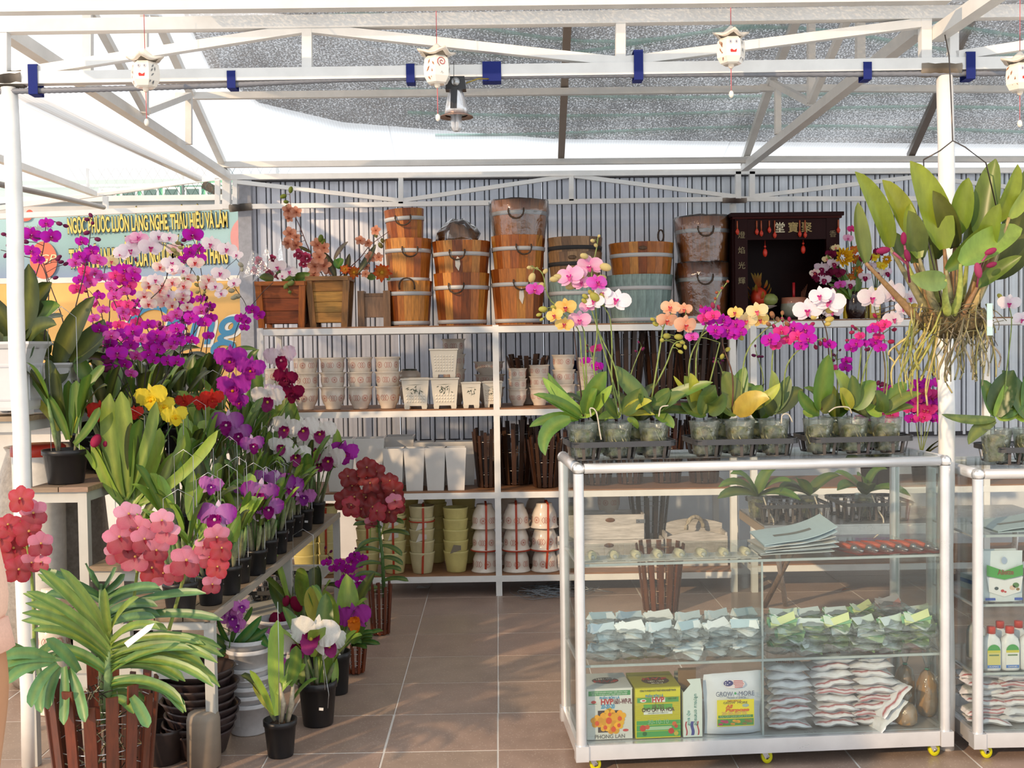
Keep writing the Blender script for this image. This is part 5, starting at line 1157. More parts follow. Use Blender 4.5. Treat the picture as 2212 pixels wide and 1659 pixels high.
def bud(root, pos, r, col, axis=None):
 o = link('bud', bud_mesh(col), root); o.location = V(pos) - V(org(root)); o.scale = (r * 2, r * 2, r * 2.5)
 if axis is not None: o.rotation_mode = 'QUATERNION'; o.rotation_quaternion = V((0, 0, 1)).rotation_difference(V(axis).normalized())
 else: o.rotation_euler = (ru(-.6, .6), ru(-.6, .6), 0)
def crom(pts, k=5):
 if len(pts) < 3: return [V(pts[0]).lerp(V(pts[1]), i / k) for i in range(k + 1)]
 p = [V(pts[0]) * 2 - V(pts[1])] + [V(q) for q in pts] + [V(pts[-1]) * 2 - V(pts[-2])]; o = []
 for i in range(1, len(p) - 2):
  for j in range(k):
   t = j / k; a, b, c, d = p[i - 1], p[i], p[i + 1], p[i + 2]
   o.append(.5 * ((2 * b) + (c - a) * t + (2 * a - 5 * b + 4 * c - d) * t * t + (3 * b - a - 3 * c + d) * t ** 3))
 o.append(V(pts[-1])); return o
SPK = hx('4a3a28')
def spike(root, px, Y0, Y1=None, flowers=(), buds=(), r=.0028, col=SPK, auto=None, bcol=hx('7a2a58'), face=None, world=None, jit=.5):
 """a flower spike through pixels, its flowers [(x, y, size px, kind)] and buds [(x, y, radius px)] on short stalks.
 auto = (n, kind(s), size px, from fraction, n buds) sets flowers along the outer part"""
 Y1 = Y0 if Y1 is None else Y1; n = len(px)
 pts = crom([P(x, y, lerp(Y0, Y1, i / (n - 1))) for i, (x, y) in enumerate(px)]) if world is None else crom(world)
 b = MB(col); m = len(pts); b.tube(pts, [lerp(r, r * .55, i / (m - 1)) for i in range(m)], 6)
 def near(q): return min(pts, key=lambda p: ((p - q).length))
 def stalk(q, a, rr=.0013): b.tube([a, a.lerp(q, .5) + V((0, .004, .006)), q], rr, 4)
 for f in flowers:
  x, y, s, kind = f[:4]; Y = min(lerp(Y0, Y1, i / (m - 1)) if False else pts[i].y for i in range(m // 2, m)) if False else None
  a = min(pts, key=lambda p: (_px(p)[0] - x) ** 2 + (_px(p)[1] - y) ** 2); q = P(x, y, a.y - .02 + ru(-.03, .02)); stalk(q + V((0, .01, 0)), a); flower(root, q, S(s, q.y), kind, face, jit=jit)
 for x, y, rad in buds:
  a = min(pts, key=lambda p: (_px(p)[0] - x) ** 2 + (_px(p)[1] - y) ** 2); q = P(x, y, a.y + ru(-.02, .02)); stalk(q, a); bud(root, q, S(rad, q.y), bcol, q - a)
 if auto:
  k, kinds, sz, f0, nb = auto; kinds = kinds if isinstance(kinds, (list, tuple)) else [kinds]
  for i in range(k):
   f = lerp(f0, .93, i / max(1, k - 1)); a = pts[int(f * (m - 1))]; t = (pts[min(m - 1, int(f * (m - 1)) + 1)] - pts[max(0, int(f * (m - 1)) - 1)]).normalized()
   side = t.cross(V((0, 1, 0))).normalized() * (1 if i % 2 else -1); d = S(sz, a.y); q = a + side * d * ru(.3, .55) + V((ru(-.01, .01), -.025 + ru(-.02, .015), ru(-.012, .012)))
   stalk(q + V((0, .008, 0)), a); flower(root, q, d * ru(.85, 1.12), R.choice(kinds), face, jit=jit)
  for i in range(nb):
   f = lerp(.90, 1.0, i / max(1, nb - 1)) if nb > 1 else 1.0; a = pts[int(f * (m - 1))]; q = a + V((ru(-.018, .018), ru(-.01, .01), ru(-.004, .02))); stalk(q, a, .001); bud(root, q, S(sz, a.y) * lerp(.16, .09, i / max(1, nb)), bcol, q - a)
 b.build('flower_spike', 'stalk', root)
def _px(p):
 q = _R3.inverted() @ (p - _EYE); return (q.x / -q.z * FPX + W_ / 2, -q.y / -q.z * FPX + H_ / 2)
def leafp(root, x0, y0, x1, y1, w, bend, Y0, Y1, c=GM, prof='oval', face=None, fold=.22, name='leaf', c1=None, mid=None, drop=0.0):
 """a leaf from pixel to pixel; w its full width and bend its sideways bow, in pixels"""
 a, e = P(x0, y0, Y0), P(x1, y1, Y1); mx, my = (x0 + x1) / 2, (y0 + y1) / 2; d = math.hypot(x1 - x0, y1 - y0) or 1
 nx, ny = -(y1 - y0) / d, (x1 - x0) / d; Ym = (Y0 + Y1) / 2
 m1 = P(lerp(x0, x1, .35) + nx * bend, lerp(y0, y1, .35) + ny * bend, lerp(Y0, Y1, .35)); m2 = P(lerp(x0, x1, .75) + nx * bend * .9, lerp(y0, y1, .75) + ny * bend * .9, lerp(Y0, Y1, .8) - drop)
 c = jc(c, .14); f = face or V((ru(-.35, .35), -1, ru(.1, .6)))
 b = MB(c); b.blade([a, m1, m2, e], S(w, Ym) / 2, f, prof, fold, lc(c, GY, .05), c1 or c, mid or lc(c, GY, .35), n=10); return b.build(name, 'leaf', root)
def leaf3(root, a, d, L_, w, c, arch=.3, prof='oval', twist=0.0, c1=None):
 """a leaf in space from a, along d, arching down"""
 d = V(d).normalized(); h = V((d.x, d.y, 0)); h = h.normalized() if h.length > .05 else V((ru(-1, 1), ru(-1, 1), 0)).normalized()
 e = a + d * L_ - V((0, 0, L_ * arch)) + h * L_ * arch * .4; m1 = a + d * L_ * .38; m2 = a + d * L_ * .78 - V((0, 0, L_ * arch * .25))
 up = V((0, 0, 1)) * .7 - h * (.6 + twist) + V((0, -.35, 0)); c = jc(c, .16)
 b = MB(c); b.blade([a, m1, m2, e], w / 2, up, prof, .22, lc(c, GY, .08), c1 or c, lc(c, GY, .35), n=9); return b.build('leaf', 'leaf', root)
# pots
cupm = MB((.8, .85, .8)).lathe([(.036, 0), (.038, .004), (.0505, .108), (.0525, .112), (.0515, .113), (.0495, .108), (.037, .006)], 24); cupm = cupm.mesh('cup', 'cup_plastic')
def mixmesh(seed):
 rr = random.Random(seed); b = MB(); pr = [(.034, .006), (.037, .03), (.040, .055), (.043, .080), (.030, .090), (.0, .092)]
 cs = [hx('4a5a2c'), hx('8a8350'), hx('6f7a42'), hx('3a4a28'), hx('a89a66')]
 b.lathe([(r, z, jc(rr.choice(cs), .2)) for r, z in pr], 16); b.v = [(x * rr.uniform(.88, 1.06), y * rr.uniform(.88, 1.06), z + rr.uniform(-.003, .003)) for x, y, z in b.v]; b.c = [jc(rr.choice(cs), .3) for _ in b.c]
 for k in range(7):
  a = rr.uniform(0, 6); b.tube([(.036 * math.cos(a), .036 * math.sin(a), .088), (.043 * math.cos(a + .3), .043 * math.sin(a + .3), .06), (.040 * math.cos(a + .7), .040 * math.sin(a + .7), .03)], .0022, 5, hx('b8b48c'))
 return b.mesh('potting_mix', 'moss')
MX = [mixmesh(s) for s in range(4)]
def cup(root, rz=0): link('cup', cupm, root); o = link('potting_mix', R.choice(MX), root); o.rotation_euler = (0, 0, ru(0, 6))
def root_air(root, pts, r=.0024): MB(hx('b8b0a0')).tube(crom(pts), r, 6).build('aerial_root', 'stalk', root)
bpm = {}
def black_pot(root, r, h, tag_=False, col=(.012, .012, .014)):
 k = (round(r, 3), round(h, 3))
 if k not in bpm:
  b = MB(col); b.lathe([(r * .74, 0), (r * .76, .004), (r * .93, h * .84), (r * .99, h * .85), (r, h), (r * .93, h), (r * .88, h * .82), (0, h * .80)], 26); m2 = MB(hx('3a2c20')).lathe([(r * .89, h * .86), (r * .6, h * .90), (r * .25, h * .92), (0, h * .92)], 14); m2.v = [(x * ru(.93, 1.0), y, z + ru(-.006, .006)) for x, y, z in m2.v]
  bpm[k] = (b.mesh('pot', 'plastic'), m2.mesh('potting_mix', 'moss'))
 link('pot', bpm[k][0], root); link('potting_mix', bpm[k][1], root)
 if tag_: MB((.75, .75, .75)).box((.3 * r, -r * .86, h * .45), (.016, .002, .010), rot=Matrix.Rotation(.08, 3, 'Y')).build('price_sticker', 'print', root, False)
def hanger(root, w, h, z0, rz=0, hook=.02, y=0.0):
 b = MB((.55, .57, .58)); q = Matrix.Rotation(rz, 3, 'Z')
 pts = [(-w + .006, y - .012, z0 - hook), (-w - .004, y - .012, z0 - hook * .8), (-w, y, z0), (-w, y, h - w * .62), (0, y, h), (w, y, h - w * .62), (w, y, z0), (w + .004, y - .012, z0 - hook * .8), (w - .006, y - .012, z0 - hook)]
 b.tube([q @ V(p) for p in pts], .0014, 5); b.build('wire_hanger', 'steel', root, False)
def cattleya(label, loc, r, h, nb, H, group='cattleya orchids in black pots', cols=(GM, GD, GL), wire=True, seed=None, lean=0.0, lw=.036, leafL=.16, pot=True, tag_=False, wh=None, name='cattleya_orchid', rz=None):
 t = thing(name, label, 'orchid', loc, group)
 if pot: black_pot(t, r, h, tag_)
 g = V(org(t))
 for k in range(nb):
  a = 2 * math.pi * k / nb + ru(-.5, .5); rr = r * ru(.15, .6); base = g + V((rr * math.cos(a), rr * math.sin(a), h * .9)); L1 = H * ru(.30, .5); out = V((math.cos(a) * ru(.1, .42) + lean, math.sin(a) * ru(.1, .35) - .05, 1)).normalized()
  top = base + out * L1; c = jc(lc(hx('8a8a68'), GM, ru(.1, .6)), .2); b = MB(c); b.tube([base, base.lerp(top, .35), base.lerp(top, .7), top], [.005, .0085, .008, .004], 7, [hx('a39a86'), c, c, GM]); b.build('pseudobulb', 'stalk', t)
  for q in range(R.choice((1, 2, 2))):
   d = out + V((math.cos(a + ru(-1, 1)) * ru(.0, .55), math.sin(a + ru(-1, 1)) * ru(0, .4), ru(0, .4))); leaf3(t, top, d, leafL * ru(.75, 1.25), lw * ru(.95, 1.4), R.choice(cols), ru(.02, .28), 'oval' if ru(0, 1) > .35 else 'strap')
 if wire: hanger(t, r * .8, wh or (h + H * .95), h * .8, ru(-.5, .5) if rz is None else rz)
 return t
def attach(t, base, fl, col=GM, r=.0024, bcol=None):
 """hero flowers [(x, y, size px, kind, Y)] held on stalks that rise from base"""
 b = MB(col); base = V(base)
 for x, y, s, kind, Y in fl:
  q = P(x, y, Y); b.tube(crom([base, base.lerp(q, .55) + V((0, .0, .03)), q + V((0, .012, -.004))]), r, 5); flower(t, q, S(s, Y), kind)
 b.build('flower_stalk', 'stalk', t)
# ------------------------------------------------------------------ benches on the left
GR = (.50, .50, .47); PK = hx('8f7a64')
ZB = .51; q0 = FZ(461, 1332, ZB); q1 = FZ(735, 1108, ZB); RZB = -math.atan2(q1.x - q0.x, q1.y - q0.y); LB = (q1 - q0).length
t = thing('display_bench', 'long low grey bench of planks running back along the aisle', 'bench', (q0.x, q0.y, 0), None, RZB)
for k in range(3): MB(jc(PK, .12)).bb(-.30 + k * .096, -.30 + k * .096 + .092, .02, LB - .02, ZB - .022, ZB).build('plank', 'woodx', t, False)
for x in (-.005, -.31): MB((.36, .32, .27)).bb(x - .006, x + .006, 0, LB, ZB - .022, ZB + .004).build('edge_rail', 'paint', t, False)
for y in (.018, LB * .5, LB - .018): MB(GR).bb(-.295, -.02, y - .016, y + .016, ZB - .045, ZB - .023).build('cross_rail', 'paint', t, False)
for y in (.02, LB * .5, LB - .02):
 for x in (-.018, -.30): MB(GR).bb(x - .0165, x + .0165, y - .0165, y + .0165, 0, ZB - .023).build('leg', 'paint', t, False)
MB(GR).bb(-.283, -.036, .004, .034, .30, .335).build('cross_rail', 'paint', t, False)
for y in (LB * .5, LB - .02): MB((.7, .7, .69)).bb(-.283, -.036, y - .012, y + .012, .20, .235).build('cross_rail', 'paint', t, False)
MB(jc(GR, .1)).bb(-.30, -.04, LB * .5 + .013, LB - .033, .215, .23).build('lower_board', 'paint', t, False)
tb = V((q0.x, q0.y, 0)); MB_ = Matrix.Translation(tb) @ Matrix.Rotation(RZB, 4, 'Z')
def onb(x, y, z): return MB_ @ V((x, y, z))
tray('black cup tray on the lower board under the bench', tuple(onb(-.17, LB * .72, .231)), 2, 4, RZB, h=.05)
t = thing('side_table', 'low grey steel table frame beside the bench end behind the big vanda', 'table', tuple(onb(-.48, .2, 0)), None, RZB)
for k in range(3): MB(jc(PK, .1)).bb(-.155 + k * .105, -.155 + k * .105 + .1, -.18, .22, ZB - .02, ZB).build('plank', 'woodx', t, False)
for x in (-.15, .15):
 for y in (-.17, .21): MB(GR).bb(x - .016, x + .016, y - .016, y + .016, 0, ZB - .021).build('leg', 'paint', t, False)
for y in (-.17, .21): MB(GR).bb(-.133, .133, y - .012, y + .012, .27, .31).build('cross_rail', 'paint', t, False)
ZT = [.615, .905, 1.165]; XR = [-1.235, -1.505, -1.72]; YN = 4.1; LS = 2.0
ts = thing('stepped_stand', 'stepped plant stand of three plank tiers along the left side', 'stand', (XR[1], YN, 0), None, RZB)
for k in range(3):
 xr = XR[k] - XR[1]; xl = (XR[k + 1] if k < 2 else -2.16) - XR[1] + .006
 n = 2 if k < 2 else 3
 for i in range(n): MB(jc(PK, .12)).bb(lerp(xl, xr + .012, i / n) + .002, lerp(xl, xr + .012, (i + 1) / n) - .002, -.012, LS, ZT[k] - .018, ZT[k]).build('plank', 'woodx', ts, False)
 for y in (.018, LS * .5, LS - .018):
  MB(GR).bb(xr - .034, xr, y - .017, y + .017, 0, ZT[k] - .019).build('leg', 'paint', ts, False)
  MB(GR).bb(xl, xr - .035, y - .014, y + .014, ZT[k] - .058, ZT[k] - .019).build('cross_rail', 'paint', ts, False)
 MB(GR).bb(xr - .034, xr, .036, LS * .5 - .018, ZT[k] - .055, ZT[k] - .019).build('side_rail', 'paint', ts, False); MB(GR).bb(xr - .034, xr, LS * .5 + .018, LS - .036, ZT[k] - .055, ZT[k] - .019).build('side_rail', 'paint', ts, False)
MS = Matrix.Translation((XR[1], YN, 0)) @ Matrix.Rotation(RZB, 4, 'Z')
def ont(k, Y, dx=.12): y = Y - YN; return MS @ V((XR[k] - XR[1] - dx, y, ZT[k] + .001))
# ------------------------------------------------------------------ pots of cattleyas along the bench front
rowp = [(391, 1325, .060, .11), (456, 1304, .050, .105), (497, 1282, .047, .105), (519, 1258, .045, .10), (553, 1240, .048, .10), (579, 1216, .045, .10), (602, 1194, .045, .10), (618, 1168, .043, .10), (637, 1158, .045, .105), (659, 1145, .044, .105), (685, 1130, .045, .108)]
heroes = {0: [(468, 1118, 74, 'cviolet')], 4: [(540, 1092, 84, 'cviolet'), (560, 1068, 70, 'cviolet'), (580, 1100, 56, 'cviolet')], 2: [(455, 1050, 46, 'clilac')], 6: [(602, 1050, 66, 'cviolet'), (575, 1040, 58, 'cviolet'), (628, 1056, 52, 'cviolet')], 8: [(655, 1075, 48, 'clilac')],
          9: [(618, 925, 56, 'cwhite'), (655, 930, 62, 'cwhite'), (640, 988, 56, 'cwhite'), (606, 965, 46, 'cwhite')], 10: [(694, 938, 60, 'cwhite'), (712, 990, 60, 'cwhite'), (743, 980, 56, 'cpurple'), (676, 972, 62, 'cwhite'), (688, 1006, 42, 'cwhite')]}
cut = ['in the nearest pot of the bench front row', 'second pot from the near end of the bench', 'third pot from the near end of the bench', 'fourth pot from the near end of the bench', 'with white-based purple blooms, mid bench', 'sixth pot along the bench', 'with a row of purple blooms, beyond mid bench', 'eighth pot along the bench, half hidden', 'with one small white and purple bloom', 'with ruffled white purple-lipped blooms', 'in the last pot at the far bench end']
for i, (px, py, r, h) in enumerate(rowp):
 p = FZ(px, py, ZB + .001); t = cattleya('cattleya orchid ' + cut[i], tuple(p), r, h, 7, [.34, .26, .3, .3, .34, .3, .34, .3, .32, .5, .5][i], lw=.040, leafL=.15, tag_=i in (7, 9), wh=[.42, .46, .47, .48, .44, .40, .40, .36, .36, .42, .44][i])
 if i in heroes: attach(t, p + V((0, 0, h * .95)), [f + (p.y - .03 + ru(-.05, .05),) for f in heroes[i]])
leafp(t, 720, 1010, 727, 926, 24, 6, 5.7, 5.7, GL);
# second row on the bench
for i in range(7):
 y = .42 + i * .30; p = onb(-.225 - .02 * (i % 2), y, ZB + .001); cattleya('leafy cattleya without blooms in the bench rear row, pot %s from the near end' % ORD[i], tuple(p), .05, .11, 6, .40 + .04 * (i % 3), lw=.042, leafL=.19, wh=.52, cols=(GM, GD, GM, GL))
# ------------------------------------------------------------------ stepped stand: first tier
tier1 = [('with tall upright leaves and yellow blooms', 4.28, .070, .115, .50), ('behind the yellow-flowered one, second on its tier', 4.62, .05, .11, .48), ('with a two-tone purple and white bloom on the lowest tier', 4.9, .05, .11, .5), ('with rosy purple blooms, mid tier', 5.15, .05, .11, .62), ('with one white purple-lipped bloom above the bench', 5.42, .05, .11, .60), ('with broad upright leaves near the tier end', 5.66, .05, .11, .66), ('with a white splashed bloom at the far tier end', 5.92, .05, .11, .66)]
T1 = []
for i, (lab, Y, r, h, H) in enumerate(tier1):
 p = ont(0, Y, .11 if i else .175); t = cattleya('cattleya orchid ' + lab, tuple(p), r, h, 8 if i else 5, H, lw=.048, leafL=.24 if i > 2 else .2, wh=H * 1.02 + h * .5, cols=(GM, GD, GM, GL)); T1.append((t, p + V((0, 0, h * .95)), Y))
def hero(i, fl): t, b, Y = T1[i]; attach(t, b, [f + (Y + ru(-.06, .0),) if len(f) == 4 else f for f in fl])
t, b, Y = T1[0]
for (x0, y0, x1, y1, w, bd, c) in ((262, 1075, 238, 850, 40, -14, GM), (275, 1075, 262, 846, 40, 8, GM), (262, 1085, 205, 950, 26, -16, GL), (270, 1080, 338, 868, 30, 14, GM), (285, 1090, 345, 925, 30, 18, GL), (290, 1095, 398, 940, 24, 26, GM), (300, 1090, 470, 930, 24, 22, GL), (265, 1090, 232, 1000, 22, -8, GM), (300, 1130, 372, 985, 22, 10, GD), (282, 1095, 292, 985, 22, 4, GL)): leafp(t, x0, y0, x1, y1, w, bd, Y - .05, Y - .05 + ru(-.08, .08), c, 'strap', c1=lc(c, GY, .25), mid=GVY)
hero(0, [(328, 860, 62, 'cyellow', 4.34), (352, 878, 44, 'cyellow', 4.36), (378, 900, 48, 'cyellow', 4.30)]); bud(t, P(207, 952, 4.2), S(13, 4.2), hx('b0305a')); bud(t, P(228, 960, 4.22), S(8, 4.2), hx('a02a50'))
hero(2, [(492, 915, 60, 'cviolet'), (516, 938, 50, 'cviolet'), (545, 962, 46, 'cviolet')])
hero(3, [(498, 776, 62, 'cpurple'), (540, 797, 56, 'cpurple'), (506, 838, 66, 'cpurple'), (518, 868, 36, 'cpurple')])
hero(4, [(578, 862, 62, 'cwhite'), (590, 845, 34, 'csplash')]); hero(5, [(616, 818, 46, 'cmaroon'), (632, 850, 46, 'cmaroon')]); hero(6, [(605, 772, 60, 'csplash')])
t = T1[6][0]
for (x0, y0, x1, y1, w, bd) in ((560, 900, 552, 765, 34, -6), (590, 905, 612, 812, 26, 8), (600, 900, 634, 835, 22, -8), (640, 985, 622, 850, 34, 4), (545, 800, 560, 755, 20, -14), (500, 760, 555, 756, 12, -8)): leafp(t, x0, y0, x1, y1, w, bd, 5.75, 5.75, GM)
# second tier
tier2 = [('strappy-leaved orchid in a black pot at the near end of the middle tier', 4.235, .085, .127, .42), ('orchid with small red blooms behind the strappy one', 4.55, .06, .12, .40), ('leafy orchid third along the middle tier', 4.85, .055, .12, .42), ('orchid with orange-red blooms on the middle tier', 5.12, .055, .12, .42), ('leafy orchid fifth along the middle tier', 5.4, .055, .12, .45), ('leafy orchid sixth along the middle tier', 5.68, .055, .12, .46), ('leafy orchid at the far end of the middle tier', 5.95, .055, .12, .46)]
for i, (lab, Y, r, h, H) in enumerate(tier2):
 p = ont(1, Y, .105);
 if i == 0: p = FZ(143, 1043, ZT[1] + .001)
 t = cattleya(lab, tuple(p), r, h, 3 if i == 0 else 8, H, lw=.048, leafL=.2, wh=(H + .24 if i == 0 else .5), cols=(GD, GM, GD), wire=i in (0, 2, 4))
 if i == 0:
  for (x0, y0, x1, y1, w, bd, c) in ((128, 930, 28, 825, 16, 14, GY), (135, 930, 55, 800, 16, 10, GM), (140, 930, 120, 795, 24, -4, GD), (150, 940, 148, 822, 28, 3, GM), (158, 935, 165, 822, 28, 3, GM), (152, 945, 196, 820, 14, -8, GY), (180, 850, 226, 790, 20, -6, GM), (148, 950, 95, 850, 22, 10, GM), (160, 960, 215, 880, 20, 8, GM), (165, 960, 205, 1015, 12, -10, GL)): leafp(t, x0, y0, x1, y1, w, bd, 4.2, 4.2 + ru(-.06, .06), c, 'strap', c1=c)
 if i == 1: attach(t, V(p) + V((0, 0, .12)), [(216, 888, 46, 'cred', 4.45), (290, 893, 34, 'cred', 4.5), (206, 900, 30, 'cred', 4.45)])
 if i == 3: attach(t, V(p) + V((0, 0, .12)), [(458, 862, 44, 'cred', 5.0), (435, 872, 34, 'cred', 5.0), (398, 868, 34, 'cred', 5.05)])
# ------------------------------------------------------------------ top tier: moth orchids in white pots
wq = math.sqrt(2) / 2
def white_pot(t, w, h, n=4):
 b = MB(hx('cfd0d2')); b.lathe([(w * .80 * wq * (1 if n == 4 else 1.3), .014), (w * .82 * wq * (1 if n == 4 else 1.3), h * .1), (w * .80 * wq * (1 if n == 4 else 1.3), h * .7), (w * .92 * wq * (1 if n == 4 else 1.3), h * .9), (w * 1.06 * wq * (1 if n == 4 else 1.3), h * .965), (w * 1.06 * wq * (1 if n == 4 else 1.3), h), (w * .9 * wq * (1 if n == 4 else 1.3), h), (w * .74 * wq * (1 if n == 4 else 1.3), h * .85), (0.001, h * .82)], n, flat=True, smooth=False); b.build('pot', 'ceramic', t, False)
 if n == 4:
  for s in range(4):
   M = Matrix.Rotation(s * math.pi / 2, 3, 'Z'); x = w * .36; y = -w * .405
   b = MB(hx('c2c4c8'));
   for (a, c_) in (((-.7, .2), (.7, .2)), ((.7, .2), (.7, .66)), ((.7, .66), (-.7, .66)), ((-.7, .66), (-.7, .2))): b.beam(M @ V((x * a[0], y, h * a[1])), M @ V((x * c_[0], y, h * c_[1])), .006, .006)
   b.build('panel_moulding', 'ceramic', t, False)
  for sx_ in (-1, 1):
   for sy in (-1, 1): MB(hx('c8c9cb')).box((sx_ * w * .33, sy * w * .33, .008), (.05, .05, .016)).build('foot', 'ceramic', t, False)
 MB(hx('3a2c20')).lathe([(w * .5, h * .9), (w * .2, h * .93), (0, h * .93)], 10).build('potting_mix', 'moss', t, False)
def moth(label, loc, w, h, n=6, L_=.22, lw=.085, cols=(GD, GD, hx('30482a')), pot='white', nn=4, rz=0.0, group='moth orchids'):
 t = thing('moth_orchid', label, 'orchid', tuple(loc), group, 0)
 if pot == 'white': white_pot(t, w, h, nn)
 elif pot == 'black': black_pot(t, w, h)
 elif pot == 'cup': cup(t)
 a0 = ru(0, 3)
 for k in range(n):
  a = a0 + k * math.pi + ru(-.7, .7); leaf3(t, V(loc) + V((0, 0, h * .92)), V((math.cos(a), math.sin(a) * .7, ru(.35, 1.1))), L_ * ru(.75, 1.15), lw * ru(.8, 1.1), R.choice(cols), ru(.15, .5))
 return t
LW = hx('3a3030')
m0 = moth('moth orchid with huge dark leaves in the big panelled white pot', P(30, 893, 4.18), .20, .265, 4, .22, .10)
for (x0, y0, x1, y1, w, bd, c) in ((20, 735, 112, 610, 60, -14, GD), (40, 735, 62, 570, 54, 16, GD), (30, 730, -30, 640, 60, 10, GD), (15, 715, 32, 790, 66, -30, hx('4a5c44')), (55, 735, 122, 702, 44, -18, GD), (60, 700, 130, 660, 44, -10, GM)): leafp(m0, x0, y0, x1, y1, w, bd, 4.15, 4.05 + ru(-.05, .1), c)
spike(m0, [(62, 728), (72, 620), (92, 545), (100, 478)], 4.15, 4.1, [(100, 483, 30, 'mag'), (68, 508, 42, 'mag'), (110, 512, 42, 'mag'), (42, 536, 28, 'rose'), (68, 543, 34, 'mag'), (82, 562, 28, 'mag'), (64, 592, 26, 'mag')], [(8, 506, 5), (18, 510, 5), (32, 506, 6), (20, 531, 6), (128, 483, 6), (142, 488, 5), (55, 522, 6), (24, 595, 5)], col=LW)
spike(m0, [(95, 735), (105, 640), (88, 570), (30, 548), (2, 540)], 4.2, 4.2, [], [(12, 552, 5), (45, 560, 6), (40, 580, 6)], col=LW)
m1 = moth('moth orchid in the plain white pot behind the panelled one', P(128, 893, 4.45), .15, .20, 5, .24, .09)
for (x0, y0, x1, y1, w, bd, c) in ((125, 790, 205, 640, 50, -12, GD), (150, 780, 225, 690, 60, 12, GD), (100, 770, 60, 700, 50, 12, GD), (170, 770, 205, 830, 34, 10, GM), (140, 790, 90, 830, 40, -14, GD)): leafp(m1, x0, y0, x1, y1, w, bd, 4.4, 4.4 + ru(-.08, .08), c)
spike(m1, [(150, 790), (160, 680), (182, 590), (196, 500), (200, 470)], 4.45, 4.4, [(177, 522, 30, 'mag'), (198, 543, 32, 'mag'), (172, 553, 26, 'mag'), (187, 560, 24, 'mag'), (212, 563, 36, 'pink')], [(187, 503, 6), (211, 517, 6), (188, 474, 5), (200, 482, 5), (196, 465, 5)], col=LW)
spike(m1, [(150, 780), (135, 690), (110, 620), (85, 540)], 4.45, 4.4, [], [(125, 560, 5), (132, 566, 5), (142, 570, 5), (128, 555, 5), (120, 600, 5)], col=LW)
tops = [(4.78, 'third along the top tier', 'mag'), (5.05, 'fourth along the top tier, with white blooms', 'white'), (5.3, 'fifth along the top tier, pink and purple', 'pink'), (5.52, 'sixth along the top tier, red-lipped white', 'whitered'), (5.75, 'seventh along the top tier, pale', 'white'), (5.98, 'last on the top tier', 'mag')]
MT = []
for i, (Y, lab, k) in enumerate(tops):
 p = ont(2, Y, .10); MT.append(moth('moth orchid in a white pot, ' + lab, p, .13, .17, 5, .24, .085, nn=8))
def sp(i, px, dY=0, **k): spike(MT[i], px, tops[i][0] + dY, tops[i][0] + dY - .06, col=LW, **k)
sp(0, [(205, 800), (200, 690), (185, 610), (178, 545)], flowers=[(182, 585, 30, 'rose'), (205, 590, 30, 'pink'), (172, 605, 28, 'mag'), (196, 612, 30, 'pink'), (220, 600, 26, 'pink')], auto=(4, ['pink', 'rose', 'mag'], 30, .5, 3))
sp(0, [(215, 800), (235, 700), (240, 640), (275, 610), (295, 570)], flowers=[(270, 583, 34, 'mag'), (288, 600, 34, 'mag'), (250, 595, 28, 'rose'), (262, 610, 30, 'mag'), (240, 620, 26, 'pink')], auto=(5, ['pink', 'rose'], 28, .5, 2))
sp(0, [(210, 800), (225, 730), (215, 660), (195, 630)], auto=(8, ['pink', 'rose', 'mag'], 28, .3, 2)); sp(0, [(200, 800), (250, 740), (280, 690), (300, 650)], auto=(8, ['pink', 'rose'], 26, .3, 3))
sp(1, [(270, 800), (260, 690), (225, 590), (262, 540), (330, 520)], flowers=[(325, 535, 50, 'white'), (280, 542, 48, 'white'), (262, 548, 40, 'white'), (300, 515, 40, 'blush'), (342, 512, 36, 'white'), (366, 515, 34, 'white'), (288, 520, 34, 'blush'), (240, 565, 32, 'cream')], buds=[(375, 540, 6), (382, 548, 6), (390, 535, 5), (385, 525, 5)], bcol=hx('b0a870'))
sp(1, [(290, 800), (300, 680), (350, 620), (372, 560)], flowers=[(370, 570, 42, 'white'), (345, 578, 32, 'whitered'), (395, 585, 30, 'white')], auto=(3, ['whitered', 'white'], 32, .5, 3), bcol=hx('a09868'))
sp(2, [(320, 800), (322, 720), (280, 650), (262, 600), (280, 580)], auto=(9, ['mag', 'pink', 'rose'], 32, .45, 3)); sp(2, [(330, 800), (300, 730), (282, 690), (275, 640)], auto=(8, ['rose', 'pink'], 28, .3, 2)); sp(2, [(335, 800), (345, 720), (372, 700), (400, 690)], auto=(6, ['pink', 'mag'], 30, .3, 3))
sp(3, [(350, 810), (352, 690), (335, 640), (340, 600)], auto=(8, 'whitered', 34, .5, 4), bcol=hx('b0a870')); sp(3, [(360, 810), (392, 700), (385, 640), (400, 600)], auto=(7, ['whitered', 'white'], 32, .5, 4), bcol=hx('b0a870'))
sp(4, [(390, 810), (396, 690), (360, 600), (385, 560), (420, 590), (435, 640)], auto=(6, 'whitered', 34, .55, 4), bcol=hx('b0a870')); sp(4, [(385, 810), (400, 650), (425, 545), (455, 528), (490, 540), (524, 575)], flowers=[(456, 528, 42, 'white'), (490, 540, 42, 'white'), (512, 552, 28, 'white'), (476, 592, 40, 'white'), (506, 612, 30, 'white')], buds=[(520, 572, 6), (523, 582, 5)], bcol=hx('c8c4b0')); sp(4, [(400, 810), (432, 660), (470, 585), (520, 640), (535, 668)], flowers=[(465, 620, 32, 'white'), (478, 635, 28, 'white'), (450, 605, 32, 'whitered')], buds=[(512, 640, 7), (505, 643, 6), (500, 628, 6)], bcol=hx('b8b49c'))
